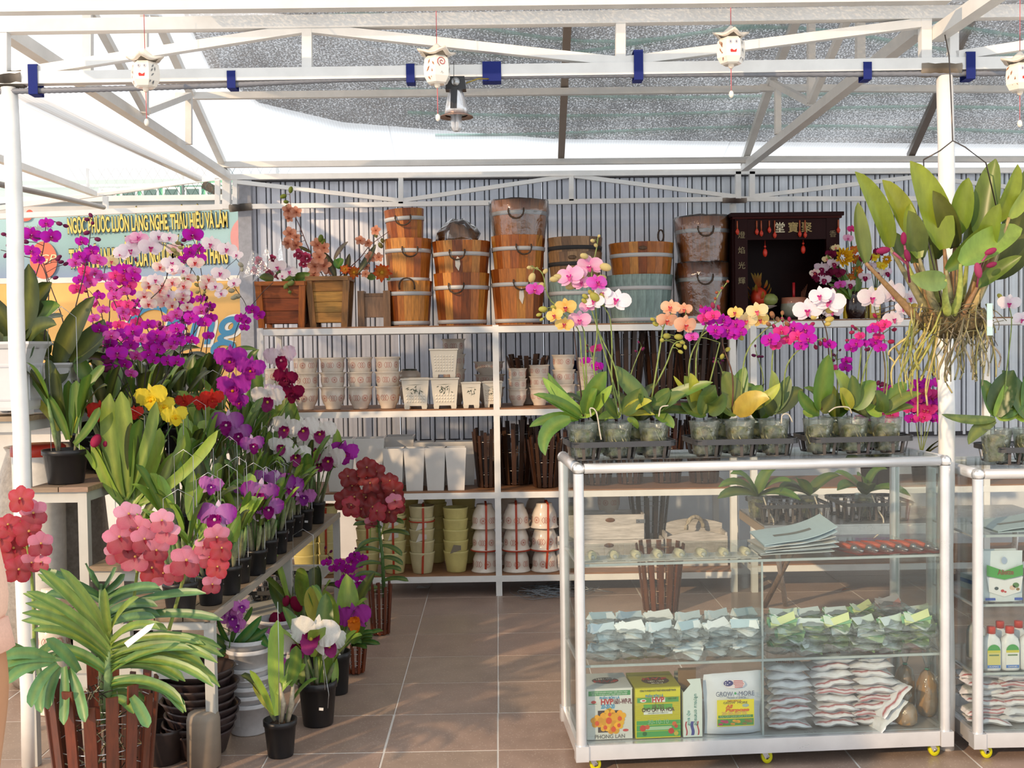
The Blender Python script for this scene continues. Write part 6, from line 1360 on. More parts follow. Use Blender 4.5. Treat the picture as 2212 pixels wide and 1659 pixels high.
sp(5, [(420, 820), (445, 690), (430, 560), (415, 510)], flowers=[(417, 508, 44, 'mag'), (430, 538, 30, 'mag'), (400, 562, 32, 'mag'), (428, 562, 36, 'mag'), (410, 545, 28, 'mag')], buds=[(398, 518, 6), (390, 530, 5)]); sp(5, [(440, 820), (450, 700), (446, 640)], auto=(6, 'mag', 25, .4, 3)); sp(5, [(430, 820), (400, 700), (408, 660), (395, 640)], auto=(7, 'mag', 26, .35, 2)); sp(5, [(470, 830), (500, 760), (515, 700), (560, 640), (590, 610)], flowers=[(545, 670, 30, 'mag'), (560, 682, 28, 'mag'), (520, 688, 28, 'mag'), (530, 693, 26, 'mag'), (528, 708, 22, 'mag')])
# lower purple sprays in front of the white pots
m7 = moth('small-flowered purple moth orchid leaning over the white pots', ont(1, 4.72, .16), .12, .15, 5, .22, .08, pot='black')
for pts, n in (([(300, 870), (290, 790), (262, 740), (225, 715)], 8), ([(290, 870), (265, 800), (250, 765)], 4), ([(310, 870), (320, 780), (360, 735), (410, 720)], 9), ([(315, 870), (345, 790), (330, 730), (345, 705)], 7), ([(320, 880), (372, 790), (425, 710), (455, 660)], 6)): spike(m7, pts, 4.62, 4.5, auto=(n, ['mag', 'mag', 'pink'], 31, .45, 3), col=LW)
spike(m7, [(282, 860), (245, 790), (232, 768)], 4.5, 4.45, [(253, 764, 44, 'mag'), (216, 712, 38, 'mag'), (288, 716, 40, 'mag'), (240, 725, 34, 'pink')], [(233, 780, 8), (232, 797, 8)], col=LW)
for k in range(4): moth('leafy moth orchid without blooms filling the stand behind the purple sprays, %s one' % ORD[k], ont(1, 4.75 + .33 * k, .24), .10, .16, 7, .26, .085, cols=(GD, GM, GD, hx('20301a')), pot='black', group='leafy moth orchids on the stand')
# ------------------------------------------------------------------ vandas at the near left
vb = FZ(222, 1720, .002); vb = V((P(222, 1560, 3.2).x, 3.2, .002)); zt_ = P(222, 1478, 3.2).z
vbk = slat_basket('tall splayed slat basket of red-brown wood holding the big vanda', vb.x, vb.y, .002, S(232, 3.2) / 2, S(170, 3.2) / 2, zt_, 16, hx('52260f'), 4, jag=.05, wcol=(.6, .6, .62))
b = MB(hx('5a5238'))
for k in range(90):
 a, r0 = ru(0, 6.28), ru(.02, .115); z = zt_ * ru(.35, 1.03); p = V((vb.x + r0 * math.cos(a), vb.y + r0 * math.sin(a), z)); q = p + V((ru(-.05, .05), ru(-.05, .02), ru(-.07, .05))); b.tube([p, p.lerp(q, .5) + V((ru(-.015, .015), 0, ru(-.015, .015))), q], .0017, 4, jc(R.choice((hx('8a8060'), hx('4a4a2c'), hx('a09a80'), hx('3a3020'))), .2))
vt = thing('vanda_orchid', 'big vanda with arching strap leaves in the near slat basket', 'orchid', (vb.x, vb.y, zt_ * .8))
o = b.build('root_mass', 'moss', vt); o['kind'] = 'stuff'
b = MB(hx('6f8a58')); b.tube([P(232, 1530, 3.16), P(234, 1450, 3.16), P(237, 1400, 3.17), P(236, 1340, 3.18)], [.012, .012, .010, .004], 8); b.build('stem', 'stalk', vt)
VL = [(236, 1395, 50, 1282, -22), (236, 1408, 55, 1303, -26), (235, 1425, 70, 1362, -30), (236, 1385, 82, 1240, -16), (232, 1450, 100, 1400, -22), (236, 1375, 130, 1228, -10), (237, 1360, 225, 1288, 3), (238, 1385, 362, 1362, 30), (238, 1398, 440, 1392, 28), (238, 1410, 478, 1400, 40), (238, 1420, 470, 1432, 46), (238, 1438, 400, 1472, 34), (238, 1425, 475, 1484, 56), (236, 1470, 396, 1540, 46), (236, 1480, 395, 1522, 40), (236, 1500, 312, 1516, 14), (236, 1445, 430, 1390, 30), (237, 1372, 300, 1290, 14), (236, 1405, 145, 1330, -18)]
VL += [(x0, y0 + 8, x1 + ru(-28, 18), y1 + ru(-22, 26), bd * ru(.7, 1.2)) for x0, y0, x1, y1, bd in VL[:17]]
for k, (x0, y0, x1, y1, bd) in enumerate(VL):
 Yt = 3.16 + (ru(-.12, -.02) if k % 3 else ru(0, .14)); c = lc(GV, GVY, max(0, min(1, (1450 - y0) / 130))); leafp(vt, x0, y0, x1, y1, 20, -bd, 3.16, Yt, c, 'strap', face=V((ru(-.2, .2), -.75, .65)), fold=.42, c1=lc(c, GV, .6), mid=GVY)
for (x0, y0, x1, y1, bd) in ((120, 1430, 14, 1478, 22), (118, 1425, 8, 1440, 18), (125, 1435, 68, 1528, 18), (130, 1440, 104, 1532, 12), (140, 1440, 138, 1566, -4), (150, 1445, 184, 1560, -8), (110, 1420, 5, 1420, 14), (170, 1450, 100, 1380, 8), (285, 1505, 320, 1572, -4), (120, 1440, 90, 1540, 18)): leafp(vt, x0, y0, x1, y1, 25, bd, 3.10, 3.0 + ru(-.03, .05), hx('48784a'), 'strap', fold=.3, c1=hx('5c8c58'))
b = MB((.72, .72, .74)); p0, p1 = P(272, 1394, 3.0), P(334, 1346, 3.0); d = (p1 - p0).normalized(); n_ = V((d.z, 0, -d.x)) * .008; b.add([p0 - n_, p0 + n_, p0.lerp(p1, .8) + n_, p1, p0.lerp(p1, .8) - n_], [(0, 1, 2, 3, 4)]); b.build('plant_label', 'print', vt)
vt2 = thing('vanda_orchid', 'second vanda with dark strap leaves behind the big basket', 'orchid', tuple(V((P(218, 1500, 3.45).x, 3.47, .05))))
slat_basket('shorter slat basket behind the big one, mostly hidden by leaves', P(240, 1500, 3.5).x, 3.53, .002, .09, .07, .34, 12, hx('5a2c18'))
b = MB(hx('5f7a50')); b.tube([P(222, 1560, 3.5), P(218, 1400, 3.46), P(218, 1262, 3.42)], [.012, .011, .006], 8); b.build('stem', 'stalk', vt2)
for k, (x0, y0, x1, y1, bd) in enumerate(((218, 1275, 184, 1217, 5), (218, 1280, 252, 1226, -5), (220, 1285, 270, 1240, -8), (218, 1290, 90, 1254, -14), (218, 1300, 84, 1232, -12), (220, 1300, 345, 1270, 18), (220, 1320, 350, 1276, 22), (218, 1330, 98, 1284, -20), (220, 1335, 340, 1310, 22), (220, 1350, 345, 1330, 22), (220, 1360, 335, 1335, 16), (218, 1365, 105, 1340, -16), (218, 1380, 120, 1365, -14), (222, 1340, 445, 1282, 26), (222, 1350, 482, 1340, 26), (218, 1345, 165, 1290, -8))):
 leafp(vt2, x0, y0, x1, y1, 21, -bd, 3.44, 3.4 + ru(-.1, .1), hx('3f6a48'), 'strap', face=V((ru(-.2, .2), -.75, .65)), fold=.4, c1=hx('4a7650'), mid=hx('7a9a58'))
PKS = hx('8a9a48')
spike(vt2, [(280, 1360), (292, 1270), (300, 1190), (296, 1110)], 3.44, 3.4, [(278, 1112, 66, 'vpale'), (258, 1162, 72, 'vpink'), (312, 1165, 62, 'vpink'), (350, 1125, 56, 'vpale'), (292, 1205, 66, 'vpale'), (338, 1188, 60, 'vpink'), (328, 1228, 64, 'vred'), (275, 1185, 66, 'vpink'), (300, 1140, 58, 'vpink'), (362, 1150, 56, 'vpale'), (250, 1195, 52, 'vpale')], [(302, 1228, 6)], r=.006, col=PKS)
spike(vt2, [(365, 1360), (385, 1290), (402, 1230), (420, 1180), (440, 1160)], 3.44, 3.4, [(402, 1212, 74, 'vpink'), (352, 1240, 56, 'vpale'), (376, 1236, 48, 'vpink'), (468, 1160, 62, 'vpink'), (478, 1185, 56, 'vred'), (452, 1205, 50, 'vpink'), (470, 1225, 52, 'vred'), (458, 1262, 48, 'vpink'), (440, 1180, 44, 'vpale')], r=.006, col=PKS)
vt3 = thing('vanda_orchid', 'crimson vanda by the left edge beside the sleeve', 'orchid', tuple(V((P(75, 1500, 3.4).x, 3.42, .05))))
b = MB(hx('5f7a50')); b.tube([P(140, 1560, 3.36), P(95, 1500, 3.40), P(70, 1380, 3.4)], [.012, .011, .006], 8); b.build('stem', 'stalk', vt3)
for (x0, y0, x1, y1, bd) in ((74, 1420, -10, 1390, 10), (74, 1430, 130, 1390, -10), (76, 1440, 150, 1420, -14), (74, 1450, -5, 1450, 12)): leafp(vt3, x0, y0, x1, y1, 22, bd, 3.42, 3.36, hx('4a7448'), 'strap', fold=.4)
spike(vt3, [(74, 1400), (72, 1300), (65, 1220), (52, 1140), (45, 1085)], 3.42, 3.4, [(45, 1078, 62, 'vred'), (72, 1108, 62, 'vpink'), (18, 1135, 60, 'vred'), (62, 1148, 66, 'vred'), (88, 1175, 58, 'vpink'), (30, 1185, 68, 'vred'), (68, 1215, 50, 'vpink'), (40, 1230, 64, 'vred'), (0, 1165, 60, 'vred'), (90, 1215, 40, 'vpink')], r=.006, col=PKS)
# dark red vanda in a slat basket at the aisle end of the bench
p = FZ(822, 1370); vd = thing('vanda_orchid', 'dark red vanda standing in the tall slat basket by the aisle', 'orchid', (p.x, p.y, .1)); Yd = p.y
slat_basket('slat basket of the dark red vanda at the far end of the floor row', p.x, Yd, .002, S(52, Yd) / 2, S(38, Yd) / 2, S(112, Yd), 11, hx('6a3018'), 3, jag=.05)
b = MB(hx('4a6a38')); b.tube([P(830, 1290, Yd), P(826, 1200, Yd), P(816, 1120, Yd), P(812, 1100, Yd)], [.009, .009, .007, .003], 7); b.build('stem', 'stalk', vd)
for k in range(13):
 y = 1270 - k * 13; s = 1 if k % 2 else -1; leafp(vd, 824, y, 824 + s * ru(40, 62), y - ru(-22, 12), 12, -s * 9, Yd, Yd - .05, hx('3c5c30'), 'strap', face=V((0, -.7, .7)), fold=.4)
spike(vd, [(815, 1150), (808, 1090), (800, 1040), (795, 1010)], Yd, Yd - .05, [(x, y, ru(42, 52), 'vdark') for x, y in ((792, 1010), (812, 1020), (775, 1030), (760, 1050), (800, 1045), (825, 1045), (842, 1040), (765, 1075), (790, 1075), (815, 1070), (835, 1075), (752, 1030), (850, 1060), (780, 1100), (805, 1095), (745, 1080), (838, 1110), (855, 1090))], r=.005, col=PKS)
spike(vd, [(822, 1160), (835, 1120), (850, 1095)], Yd, Yd - .05, [(852, 1082, 40, 'vpink'), (842, 1108, 46, 'vdark'), (760, 1098, 44, 'vred'), (815, 1105, 46, 'vred')], r=.004, col=PKS)
spike(vd, [(800, 1170), (797, 1115), (770, 1100)], Yd, Yd - .05, [(758, 1092, 44, 'vred'), (802, 1128, 34, 'vpink')], r=.004, col=PKS)
R.seed(23)
# ------------------------------------------------------------------ floor row beside the aisle
p = FZ(603, 1638); t = cattleya('slim cattleya in a small black pot nearest on the floor', tuple(p + V((0, .03, .001))), S(74, p.y) / 2, S(80, p.y), 2, .2, group='potted orchids on the floor', wire=False)
for (x0, y0, x1, y1, w, bd, c, nm) in ((602, 1545, 600, 1340, 34, -8, GL, 'leaf'), (625, 1480, 640, 1395, 30, 8, GM, 'leaf'), (590, 1545, 540, 1448, 16, 8, GL, 'leaf'), (600, 1500, 660, 1435, 20, -8, GL, 'leaf'), (590, 1540, 548, 1475, 12, -6, GY, 'leaf'), (622, 1480, 628, 1420, 26, 4, GM, 'leaf')): leafp(t, x0, y0, x1, y1, w, bd, p.y, p.y + ru(-.04, .04), c, 'strap')
b = MB(hx('a39a86')); b.tube([P(608, 1560, p.y), P(612, 1520, p.y), P(604, 1475, p.y)], [.006, .010, .004], 8); b.tube([P(622, 1560, p.y), P(630, 1520, p.y), P(634, 1470, p.y)], [.006, .010, .004], 8); b.build('pseudobulb', 'stalk', t); MB((.5, .55, .52)).tube([P(603, 1565, p.y - .03), P(602, 1400, p.y - .03), P(600, 1300, p.y - .02)], .0015, 5).build('support_wire', 'steel', t)
p = FZ(682, 1575); p.y += .06; Yc_ = p.y; t = cattleya('white ruffled cattleya with crimson lips in the big black floor pot', (p.x, p.y, .001), S(82, Yc_) / 2 * 1.05, S(96, Yc_), 5, .30, group='potted orchids on the floor', wire=False, lw=.05, leafL=.17, tag_=True)
attach(t, V((p.x, p.y, .12)), [(678, 1376, 96, 'cwhite', Yc_ - .08), (640, 1396, 74, 'cwhite', Yc_ - .06), (710, 1395, 70, 'cwhite', Yc_ - .03)])
for (x0, y0, x1, y1, w, bd, c) in ((700, 1480, 690, 1360, 46, 6, GL), (650, 1480, 640, 1390, 34, -6, GL), (720, 1490, 716, 1400, 16, 8, GL), (680, 1480, 705, 1400, 40, 10, GM)): leafp(t, x0, y0, x1, y1, w, bd, Yc_, Yc_ + .05, c)
b = MB((.6, .62, .62)).tube([P(702, 1490, Yc_ - .1), P(698, 1420, Yc_ - .1), P(710, 1500, Yc_ - .13), P(708, 1530, Yc_ - .13)], .0016, 5); b.build('wire_hook', 'steel', t)
p = FZ(722, 1510); p.y += .08; t = cattleya('purple and orange cattleya in a tall black floor pot', (p.x, p.y, .001), .058, .17, 5, .36, group='potted orchids on the floor', wire=False, lw=.055, leafL=.17); attach(t, V((p.x, p.y, .2)), [(766, 1336, 66, 'corange', p.y - .05), (735, 1330, 44, 'corange', p.y)])
for (x0, y0, x1, y1, w, bd, c) in ((745, 1370, 748, 1240, 50, 6, GL), (695, 1345, 670, 1268, 42, -6, GY), (720, 1400, 706, 1325, 40, 4, GM), (735, 1400, 765, 1300, 34, 8, GM), (760, 1390, 782, 1296, 36, 6, GM)): leafp(t, x0, y0, x1, y1, w, bd, p.y, p.y + .04, c)
p = FZ(650, 1470); p.y += .12; t = cattleya('cattleya with crimson half-open buds behind the white-flowered one', (p.x, p.y, .001), .055, .15, 5, .42, group='potted orchids on the floor', wire=True, lw=.05, leafL=.2, wh=.62)
for (x, y, r, c) in ((640, 1305, 15, 'a01a4a'), (618, 1298, 10, 'b02a58'), (598, 1345, 19, 'a02050'), (612, 1336, 12, '8a1848')): bud(t, P(x, y, p.y - .04), S(r, p.y), hx(c), V((ru(-.6, .6), 0, 1)))
b = MB(hx('b07a40')); b.tube([P(648, 1400, p.y), P(640, 1350, p.y), P(634, 1315, p.y)], .003, 6); b.tube([P(640, 1400, p.y), P(615, 1370, p.y), P(605, 1350, p.y)], .003, 6); b.build('flower_stalk', 'stalk', t)
for (x0, y0, x1, y1, w, bd, c) in ((660, 1360, 655, 1260, 34, 4, GM), (630, 1340, 582, 1245, 26, -6, GM), (640, 1330, 592, 1275, 24, 8, GL), (650, 1400, 600, 1330, 16, -8, GL)): leafp(t, x0, y0, x1, y1, w, bd, p.y, p.y + .05, c)
for (px, py, w, h, lab) in ((766, 1460, 48, 60, 'low slat basket of roots behind the purple and orange cattleya'), ):
 p = FZ(px, py); slat_basket(lab, p.x, p.y + .04, .002, S(w, p.y) / 2, S(w, p.y) / 2 * .75, S(h, p.y), 10, hx('6a3018'), 2); t = thing('vanda_seedling', 'small strap-leaved orchid in the low slat basket', 'orchid', (p.x, p.y + .04, .1), 'potted orchids on the floor')
 for k in range(9): leafp(t, 760, 1395, 760 + ru(20, 72), 1395 + ru(-45, 8), 12, ru(-14, -4), p.y + .04, p.y - .03, hx('3c6a34'), 'strap', face=V((0, -.7, .7)), fold=.4)
p = FZ(735, 1380); p.y += .35; ms_ = moth('small magenta moth orchid under the dark red vanda', (p.x, p.y, .001), .05, .15, 3, .14, .05, pot='black')
for pts, n in (([(745, 1400), (750, 1300), (740, 1235), (700, 1190)], 6), ([(750, 1400), (770, 1290), (765, 1230), (780, 1180)], 8), ([(748, 1400), (755, 1310), (760, 1260)], 4)): spike(ms_, pts, p.y, p.y - .05, auto=(n, 'mag', 26, .5, 3), r=.002, col=LW)
# white ribbed tub stack with a mounted dendrobium on it
p = FZ(525, 1600); p.y += .10
def tubs(label, x, y, n, r, dz, group):
 for k in range(n):
  t = thing('white_tub', label % (ORD[k] if n > 1 else ''), 'tub', (x + ru(-.006, .006), y + ru(-.006, .006), .001 + dz * k), group); b = MB(hx('cfcfd2')); h = .115
  b.lathe([(r * .80, 0), (r * .82, .004), (r * .94, h * .86), (r * .99, h * .86), (r * 1.0, h * .90), (r * .97, h * .93), (r * 1.0, h), (r * .95, h), (r * .9, h * .8), (r * .78, .012), (0, .012)], 28); b.build('tub_body', 'plastic', t, False)
tubs('ribbed white tub, %s up in the nearer stack on the floor', p.x, p.y, 8, S(92, p.y) / 2 * 1.06, .033, 'white tubs, nearer stack')
zt2 = .001 + .033 * 7 + .115; t = thing('dendrobium_orchid', 'lilac dendrobium mounted on a brown slab on the white tub stack', 'orchid', (p.x, p.y, zt2)); Yq = p.y - .02
b = MB(hx('9a5a34')); b.lathe([(S(44, Yq), -.03), (S(20, Yq), -.012), (0, -.01)], 20, (p.x, p.y, zt2)); b.build('clay_saucer', 'chalk', t)
b = MB(hx('4a3428')); b.ball(P(500, 1415, Yq), (.055, .03, .016), n=12); b.v = [(x + ru(-.005, .005), y, z + ru(-.004, .004)) for x, y, z in b.v]; b.build('root_slab', 'bark', t)
for (x0, y0, x1, y1, w, bd, c) in ((505, 1395, 565, 1330, 22, 5, hx('2f7a3a')), (500, 1395, 580, 1355, 20, 8, hx('2a6a34')), (535, 1355, 580, 1398, 26, -6, hx('1f6a2a')), (500, 1390, 530, 1300, 16, -4, hx('2f6a30')), (500, 1400, 452, 1360, 20, -6, hx('2a5a2a')), (500, 1405, 462, 1425, 18, 6, hx('2a6a34')), (525, 1345, 545, 1310, 14, 4, hx('4a8a3a')), (495, 1390, 470, 1330, 14, -5, hx('2f6a30'))): leafp(t, x0, y0, x1, y1, w, bd, Yq, Yq - .04, c)
spike(t, [(495, 1400), (500, 1365), (512, 1320), (525, 1302)], Yq - .05, None, [(500, 1335, 48, 'clilac'), (520, 1312, 36, 'clilac'), (488, 1325, 36, 'clilac'), (510, 1352, 36, 'clilac'), (452, 1352, 30, 'clilac')], r=.002, col=GM)
p2 = FZ(592, 1500); p2.y += .22; tubs('ribbed white tub, %s up in the farther stack on the floor', p2.x - .02, p2.y, 5, S(84, p2.y) / 2, .036, 'white tubs, farther stack')
t = thing('dendrobium_orchid', 'lilac trailing dendrobium on the farther white tubs', 'orchid', (p2.x, p2.y, .26)); spike(t, [(570, 1420), (580, 1360), (600, 1400), (612, 1450)], p2.y - .1, None, [(590, 1372, 34, 'clilac'), (600, 1395, 32, 'clilac'), (612, 1405, 28, 'pink'), (606, 1428, 26, 'pink'), (570, 1400, 26, 'clilac')], r=.002, col=GM)
R.seed(41)
# ------------------------------------------------------------------ moth orchids in clear cups on the cabinet trays
CUPS = [(1258, 'the leftmost cup, with yellow and blush blooms'), (1333, 'the second cup, with big white blooms'), (1413, 'the third cup, with peach blooms'), (1522, 'the fourth cup, with magenta blooms'), (1598, 'the fifth cup, with a big yellowed leaf'), (1672, 'the sixth cup, with a magenta spray'), (1768, 'the seventh cup, with huge white blooms'), (1843, 'the eighth cup, with broad yellow-green leaves'), (1915, 'the ninth cup, with white pink-lipped blooms')]
CP = []
for i, (px, lab) in enumerate(CUPS):
 q = C1.L(px, 945, .075); loc = C1.W(q.x, .077, ztop + .008); t = thing('moth_orchid', 'moth orchid in ' + lab, 'orchid', loc, 'moth orchids in clear cups'); cup(t); CP.append((t, V(loc)))
def lv(i, L_, Y=None):
 t, l = CP[i]
 for (x0, y0, x1, y1, w, bd, c) in L_: leafp(t, x0, y0, x1, y1, w, bd, l.y, l.y + ru(-.09, .03), c, 'oval', face=V((ru(-.4, .4), -.9, ru(.2, .8))), c1=lc(c, GL, .12))
GK = hx('3c5a30')
lv(0, [(1265, 900, 1172, 815, 28, -8, GL), (1262, 898, 1184, 805, 26, -14, GM), (1258, 902, 1152, 852, 24, 12, GM), (1256, 902, 1172, 858, 28, 6, GM), (1250, 905, 1144, 922, 26, 14, GM), (1264, 900, 1322, 832, 26, 4, GL), (1266, 895, 1310, 802, 44, -8, GM), (1262, 890, 1290, 840, 36, -4, GM)])
t, l = CP[0]; leafp(t, 1232, 905, 1178, 984, 36, 34, l.y - .04, l.y - .16, hx('4f7a34'), 'oval', face=V((-.3, -1, .2)))
lv(1, [(1340, 900, 1292, 905, 24, 8, GL), (1350, 890, 1408, 866, 22, -8, GY), (1352, 897, 1415, 896, 16, -6, GY), (1398, 868, 1330, 790, 42, -8, GK), (1335, 900, 1300, 850, 36, -6, GK), (1355, 905, 1378, 926, 18, -6, GL), (1345, 890, 1385, 838, 40, 6, GK)])
lv(2, [(1412, 878, 1540, 826, 30, -8, GM), (1412, 890, 1510, 898, 22, -12, GK), (1415, 895, 1455, 925, 26, -8, GM), (1410, 880, 1445, 838, 40, 6, GK), (1416, 885, 1480, 850, 34, -5, GK), (1408, 890, 1380, 850, 30, -6, GK)])
lv(3, [(1515, 895, 1478, 812, 40, 6, GB), (1505, 880, 1491, 806, 28, 4, GY), (1520, 895, 1545, 832, 46, -10, GK), (1525, 895, 1470, 870, 34, -8, GK), (1530, 890, 1560, 850, 42, 6, GK), (1510, 880, 1455, 812, 14, -3, GY)])
lv(4, [(1592, 898, 1662, 862, 48, -18, hx('b59a3e')), (1590, 890, 1610, 793, 40, -6, GM), (1588, 890, 1562, 802, 50, 8, GB), (1600, 885, 1685, 828, 30, 14, hx('a8ae48')), (1595, 880, 1645, 832, 42, 6, GM), (1590, 895, 1545, 860, 36, -6, GK)])
lv(5, [(1670, 895, 1668, 800, 28, 6, hx('8a9a58')), (1672, 890, 1735, 842, 46, -8, GD), (1668, 890, 1705, 812, 34, 4, GK), (1672, 895, 1640, 860, 34, 6, GD)])
lv(6, [(1772, 885, 1790, 766, 50, -6, GM), (1768, 890, 1726, 843, 30, -12, GM), (1765, 895, 1735, 886, 22, -6, GL), (1770, 893, 1745, 868, 26, -6, GM), (1775, 890, 1800, 850, 30, 4, GD)])
lv(7, [(1838, 882, 1802, 800, 50, 8, hx('86a03a')), (1836, 884, 1814, 838, 30, 4, GY), (1845, 884, 1892, 824, 46, -6, GM), (1840, 880, 1840, 810, 30, 5, GK)])
lv(8, [(1910, 892, 1958, 826, 42, -6, GM), (1912, 895, 1975, 880, 22, -10, GB), (1905, 895, 1870, 868, 24, -8, GL), (1910, 890, 1990, 850, 24, -12, GB), (1905, 890, 1890, 845, 34, 6, GK)])
for i, pts in ((0, [(1277, 900), (1275, 882), (1288, 890), (1296, 935), (1299, 950)]), (2, [(1423, 900), (1428, 880), (1444, 876)]), (5, [(1688, 915), (1690, 897), (1703, 895), (1712, 912)]), (7, [(1790, 890), (1806, 880), (1832, 880), (1840, 893)])): root_air(CP[i][0], [P(x, y, CP[i][1].y - .05) for x, y in pts])
Yk = CP[0][1].y; BG, BY_ = hx('b8b45c'), hx('d0c088'); SG = hx('7a8a48')
def sk(i, px, fl=(), bu=(), bc=BG, col=SG, dY=0.0, **k): spike(CP[i][0], px, CP[i][1].y, CP[i][1].y - .05 + dY, fl, bu, r=.0030, col=col, bcol=bc, **k)
sk(0, [(1264, 900), (1263, 830), (1256, 770), (1248, 710), (1205, 668)], [(1222, 664, 46, 'yellow'), (1198, 682, 38, 'yellow'), (1219, 702, 40, 'yellow')], [(1173, 668, 8), (1195, 664, 6), (1164, 680, 5), (1170, 690, 4), (1232, 690, 6)])
sk(0, [(1260, 900), (1254, 840), (1246, 770), (1238, 700)], [(1252, 692, 48, 'blush')], col=hx('3a2620'))
sk(0, [(1268, 895), (1266, 800), (1256, 700), (1190, 650), (1172, 592), (1152, 577)], [(1155, 626, 38, 'pink')], [(1149, 600, 9), (1178, 586, 6), (1143, 578, 5), (1150, 579, 4), (1160, 580, 4), (1168, 618, 10)], BY_)
sk(0, [(1300, 880), (1282, 790), (1290, 720), (1284, 640), (1278, 590), (1288, 540), (1292, 512)], [(1231, 598, 60, 'blush'), (1275, 575, 58, 'blush'), (1290, 612, 48, 'pink'), (1256, 612, 40, 'blush'), (1246, 592, 44, 'blush')], [(1308, 577, 11), (1262, 553, 8), (1197, 603, 8), (1205, 598, 8), (1233, 618, 10), (1256, 596, 8), (1287, 530, 5), (1294, 510, 4), (1280, 520, 5), (1300, 600, 9)], BY_)
sk(1, [(1336, 900), (1322, 820), (1322, 750), (1318, 690), (1305, 662)], [(1283, 652, 44, 'white'), (1331, 650, 62, 'white'), (1302, 633, 36, 'white'), (1270, 662, 36, 'blush')], [(1285, 642, 11), (1300, 640, 7), (1276, 632, 6), (1264, 640, 6), (1268, 655, 5)])
sk(1, [(1340, 895), (1330, 800), (1295, 720), (1275, 660)], [], [(1268, 662, 6), (1262, 650, 6)]); sk(1, [(1345, 895), (1305, 760), (1285, 690)], [])
sk(2, [(1408, 860), (1426, 750), (1436, 700), (1470, 660), (1482, 670)], [(1440, 692, 46, 'peach'), (1480, 703, 52, 'peach'), (1448, 665, 42, 'peach'), (1478, 668, 34, 'peach')], [(1424, 686, 6), (1416, 700, 6), (1440, 726, 8), (1466, 728, 8), (1466, 746, 6), (1490, 670, 6), (1456, 672, 6), (1410, 690, 5), (1430, 735, 6), (1474, 740, 5)])
sk(2, [(1418, 830), (1440, 785), (1455, 745), (1475, 735)], [], [(1480, 750, 5), (1470, 760, 5)])
sk(3, [(1495, 880), (1488, 800), (1500, 750), (1530, 715), (1590, 700)], [(1528, 694, 34, 'mag'), (1545, 714, 36, 'mag'), (1520, 688, 30, 'rose'), (1562, 692, 36, 'mag'), (1572, 714, 38, 'mag'), (1590, 702, 36, 'mag'), (1582, 724, 34, 'mag'), (1540, 682, 32, 'rose'), (1525, 672, 28, 'mag'), (1555, 722, 32, 'mag'), (1600, 718, 28, 'mag')], [(1515, 664, 5), (1540, 660, 6), (1552, 664, 5)], hx('a03a5a'))
sk(3, [(1505, 880), (1505, 760), (1530, 690), (1550, 640), (1572, 608)], [], [(1545, 645, 4), (1560, 622, 4), (1572, 608, 4), (1548, 632, 4)], hx('a86048')); sk(3, [(1520, 880), (1540, 800), (1555, 740)], [(1495, 728, 30, 'pink')])
sk(4, [(1582, 890), (1582, 810), (1560, 730), (1600, 690), (1640, 680)], [(1612, 692, 46, 'cream'), (1636, 672, 46, 'cream'), (1642, 692, 38, 'yellow'), (1588, 676, 34, 'yellow'), (1604, 706, 34, 'cream')], [(1600, 728, 7), (1560, 770, 6), (1572, 755, 6)], col=hx('5a3a2a')); sk(4, [(1600, 880), (1610, 770), (1650, 715), (1690, 690)], [], [(1668, 680, 7), (1680, 690, 6), (1690, 676, 5), (1700, 700, 6), (1660, 700, 6)], hx('a87a58'))
sk(5, [(1668, 880), (1668, 780), (1680, 735), (1730, 715)], [(1664, 735, 42, 'mag'), (1688, 716, 34, 'rose'), (1714, 710, 40, 'mag'), (1740, 714, 38, 'mag'), (1722, 728, 34, 'rose'), (1746, 732, 36, 'mag'), (1730, 748, 30, 'mag'), (1700, 736, 30, 'rose'), (1676, 748, 26, 'rose')], [(1690, 690, 5), (1705, 690, 5), (1672, 705, 5), (1755, 700, 5)], hx('b03a68')); sk(5, [(1690, 880), (1700, 790), (1740, 745), (1780, 730)], [], [(1772, 742, 5), (1782, 735, 5), (1762, 750, 5)], hx('a03058'))
sk(6, [(1775, 885), (1790, 800), (1786, 720), (1770, 680)], [(1745, 672, 62, 'white'), (1792, 652, 66, 'white'), (1772, 640, 50, 'white'), (1798, 672, 46, 'white')], [(1760, 684, 8), (1795, 668, 10), (1792, 690, 8), (1788, 700, 6)], hx('d8c878'), col=hx('4a3a2c')); sk(6, [(1780, 880), (1795, 790), (1795, 745)], [(1792, 745, 30, 'mag')], [])
sk(7, [(1845, 880), (1856, 800), (1860, 750), (1858, 715)], [(1850, 742, 30, 'mag'), (1838, 752, 30, 'mag'), (1858, 726, 24, 'rose'), (1866, 742, 24, 'mag')], [(1840, 718, 5), (1848, 710, 4), (1830, 735, 4), (1842, 705, 4)], hx('b03a68')); sk(7, [(1850, 880), (1870, 790), (1890, 740)], [(1890, 740, 32, 'mag'), (1902, 752, 28, 'mag'), (1898, 728, 24, 'rose')], [(1925, 738, 6)], hx('b03058'))
sk(8, [(1905, 890), (1912, 800), (1900, 720), (1888, 660)], [(1882, 645, 60, 'white'), (1926, 634, 66, 'white'), (1968, 645, 42, 'white'), (1930, 690, 46, 'white'), (1950, 668, 36, 'white')], [(1948, 650, 8), (1974, 660, 6), (1962, 658, 5)], hx('d8c060'), col=hx('6a5a3c')); sk(8, [(1910, 885), (1918, 800), (1905, 700)], [(1896, 708, 34, 'rose'), (1912, 700, 26, 'rose'), (1885, 712, 26, 'mag')], [(1932, 712, 5), (1890, 682, 5)], hx('b03058'))
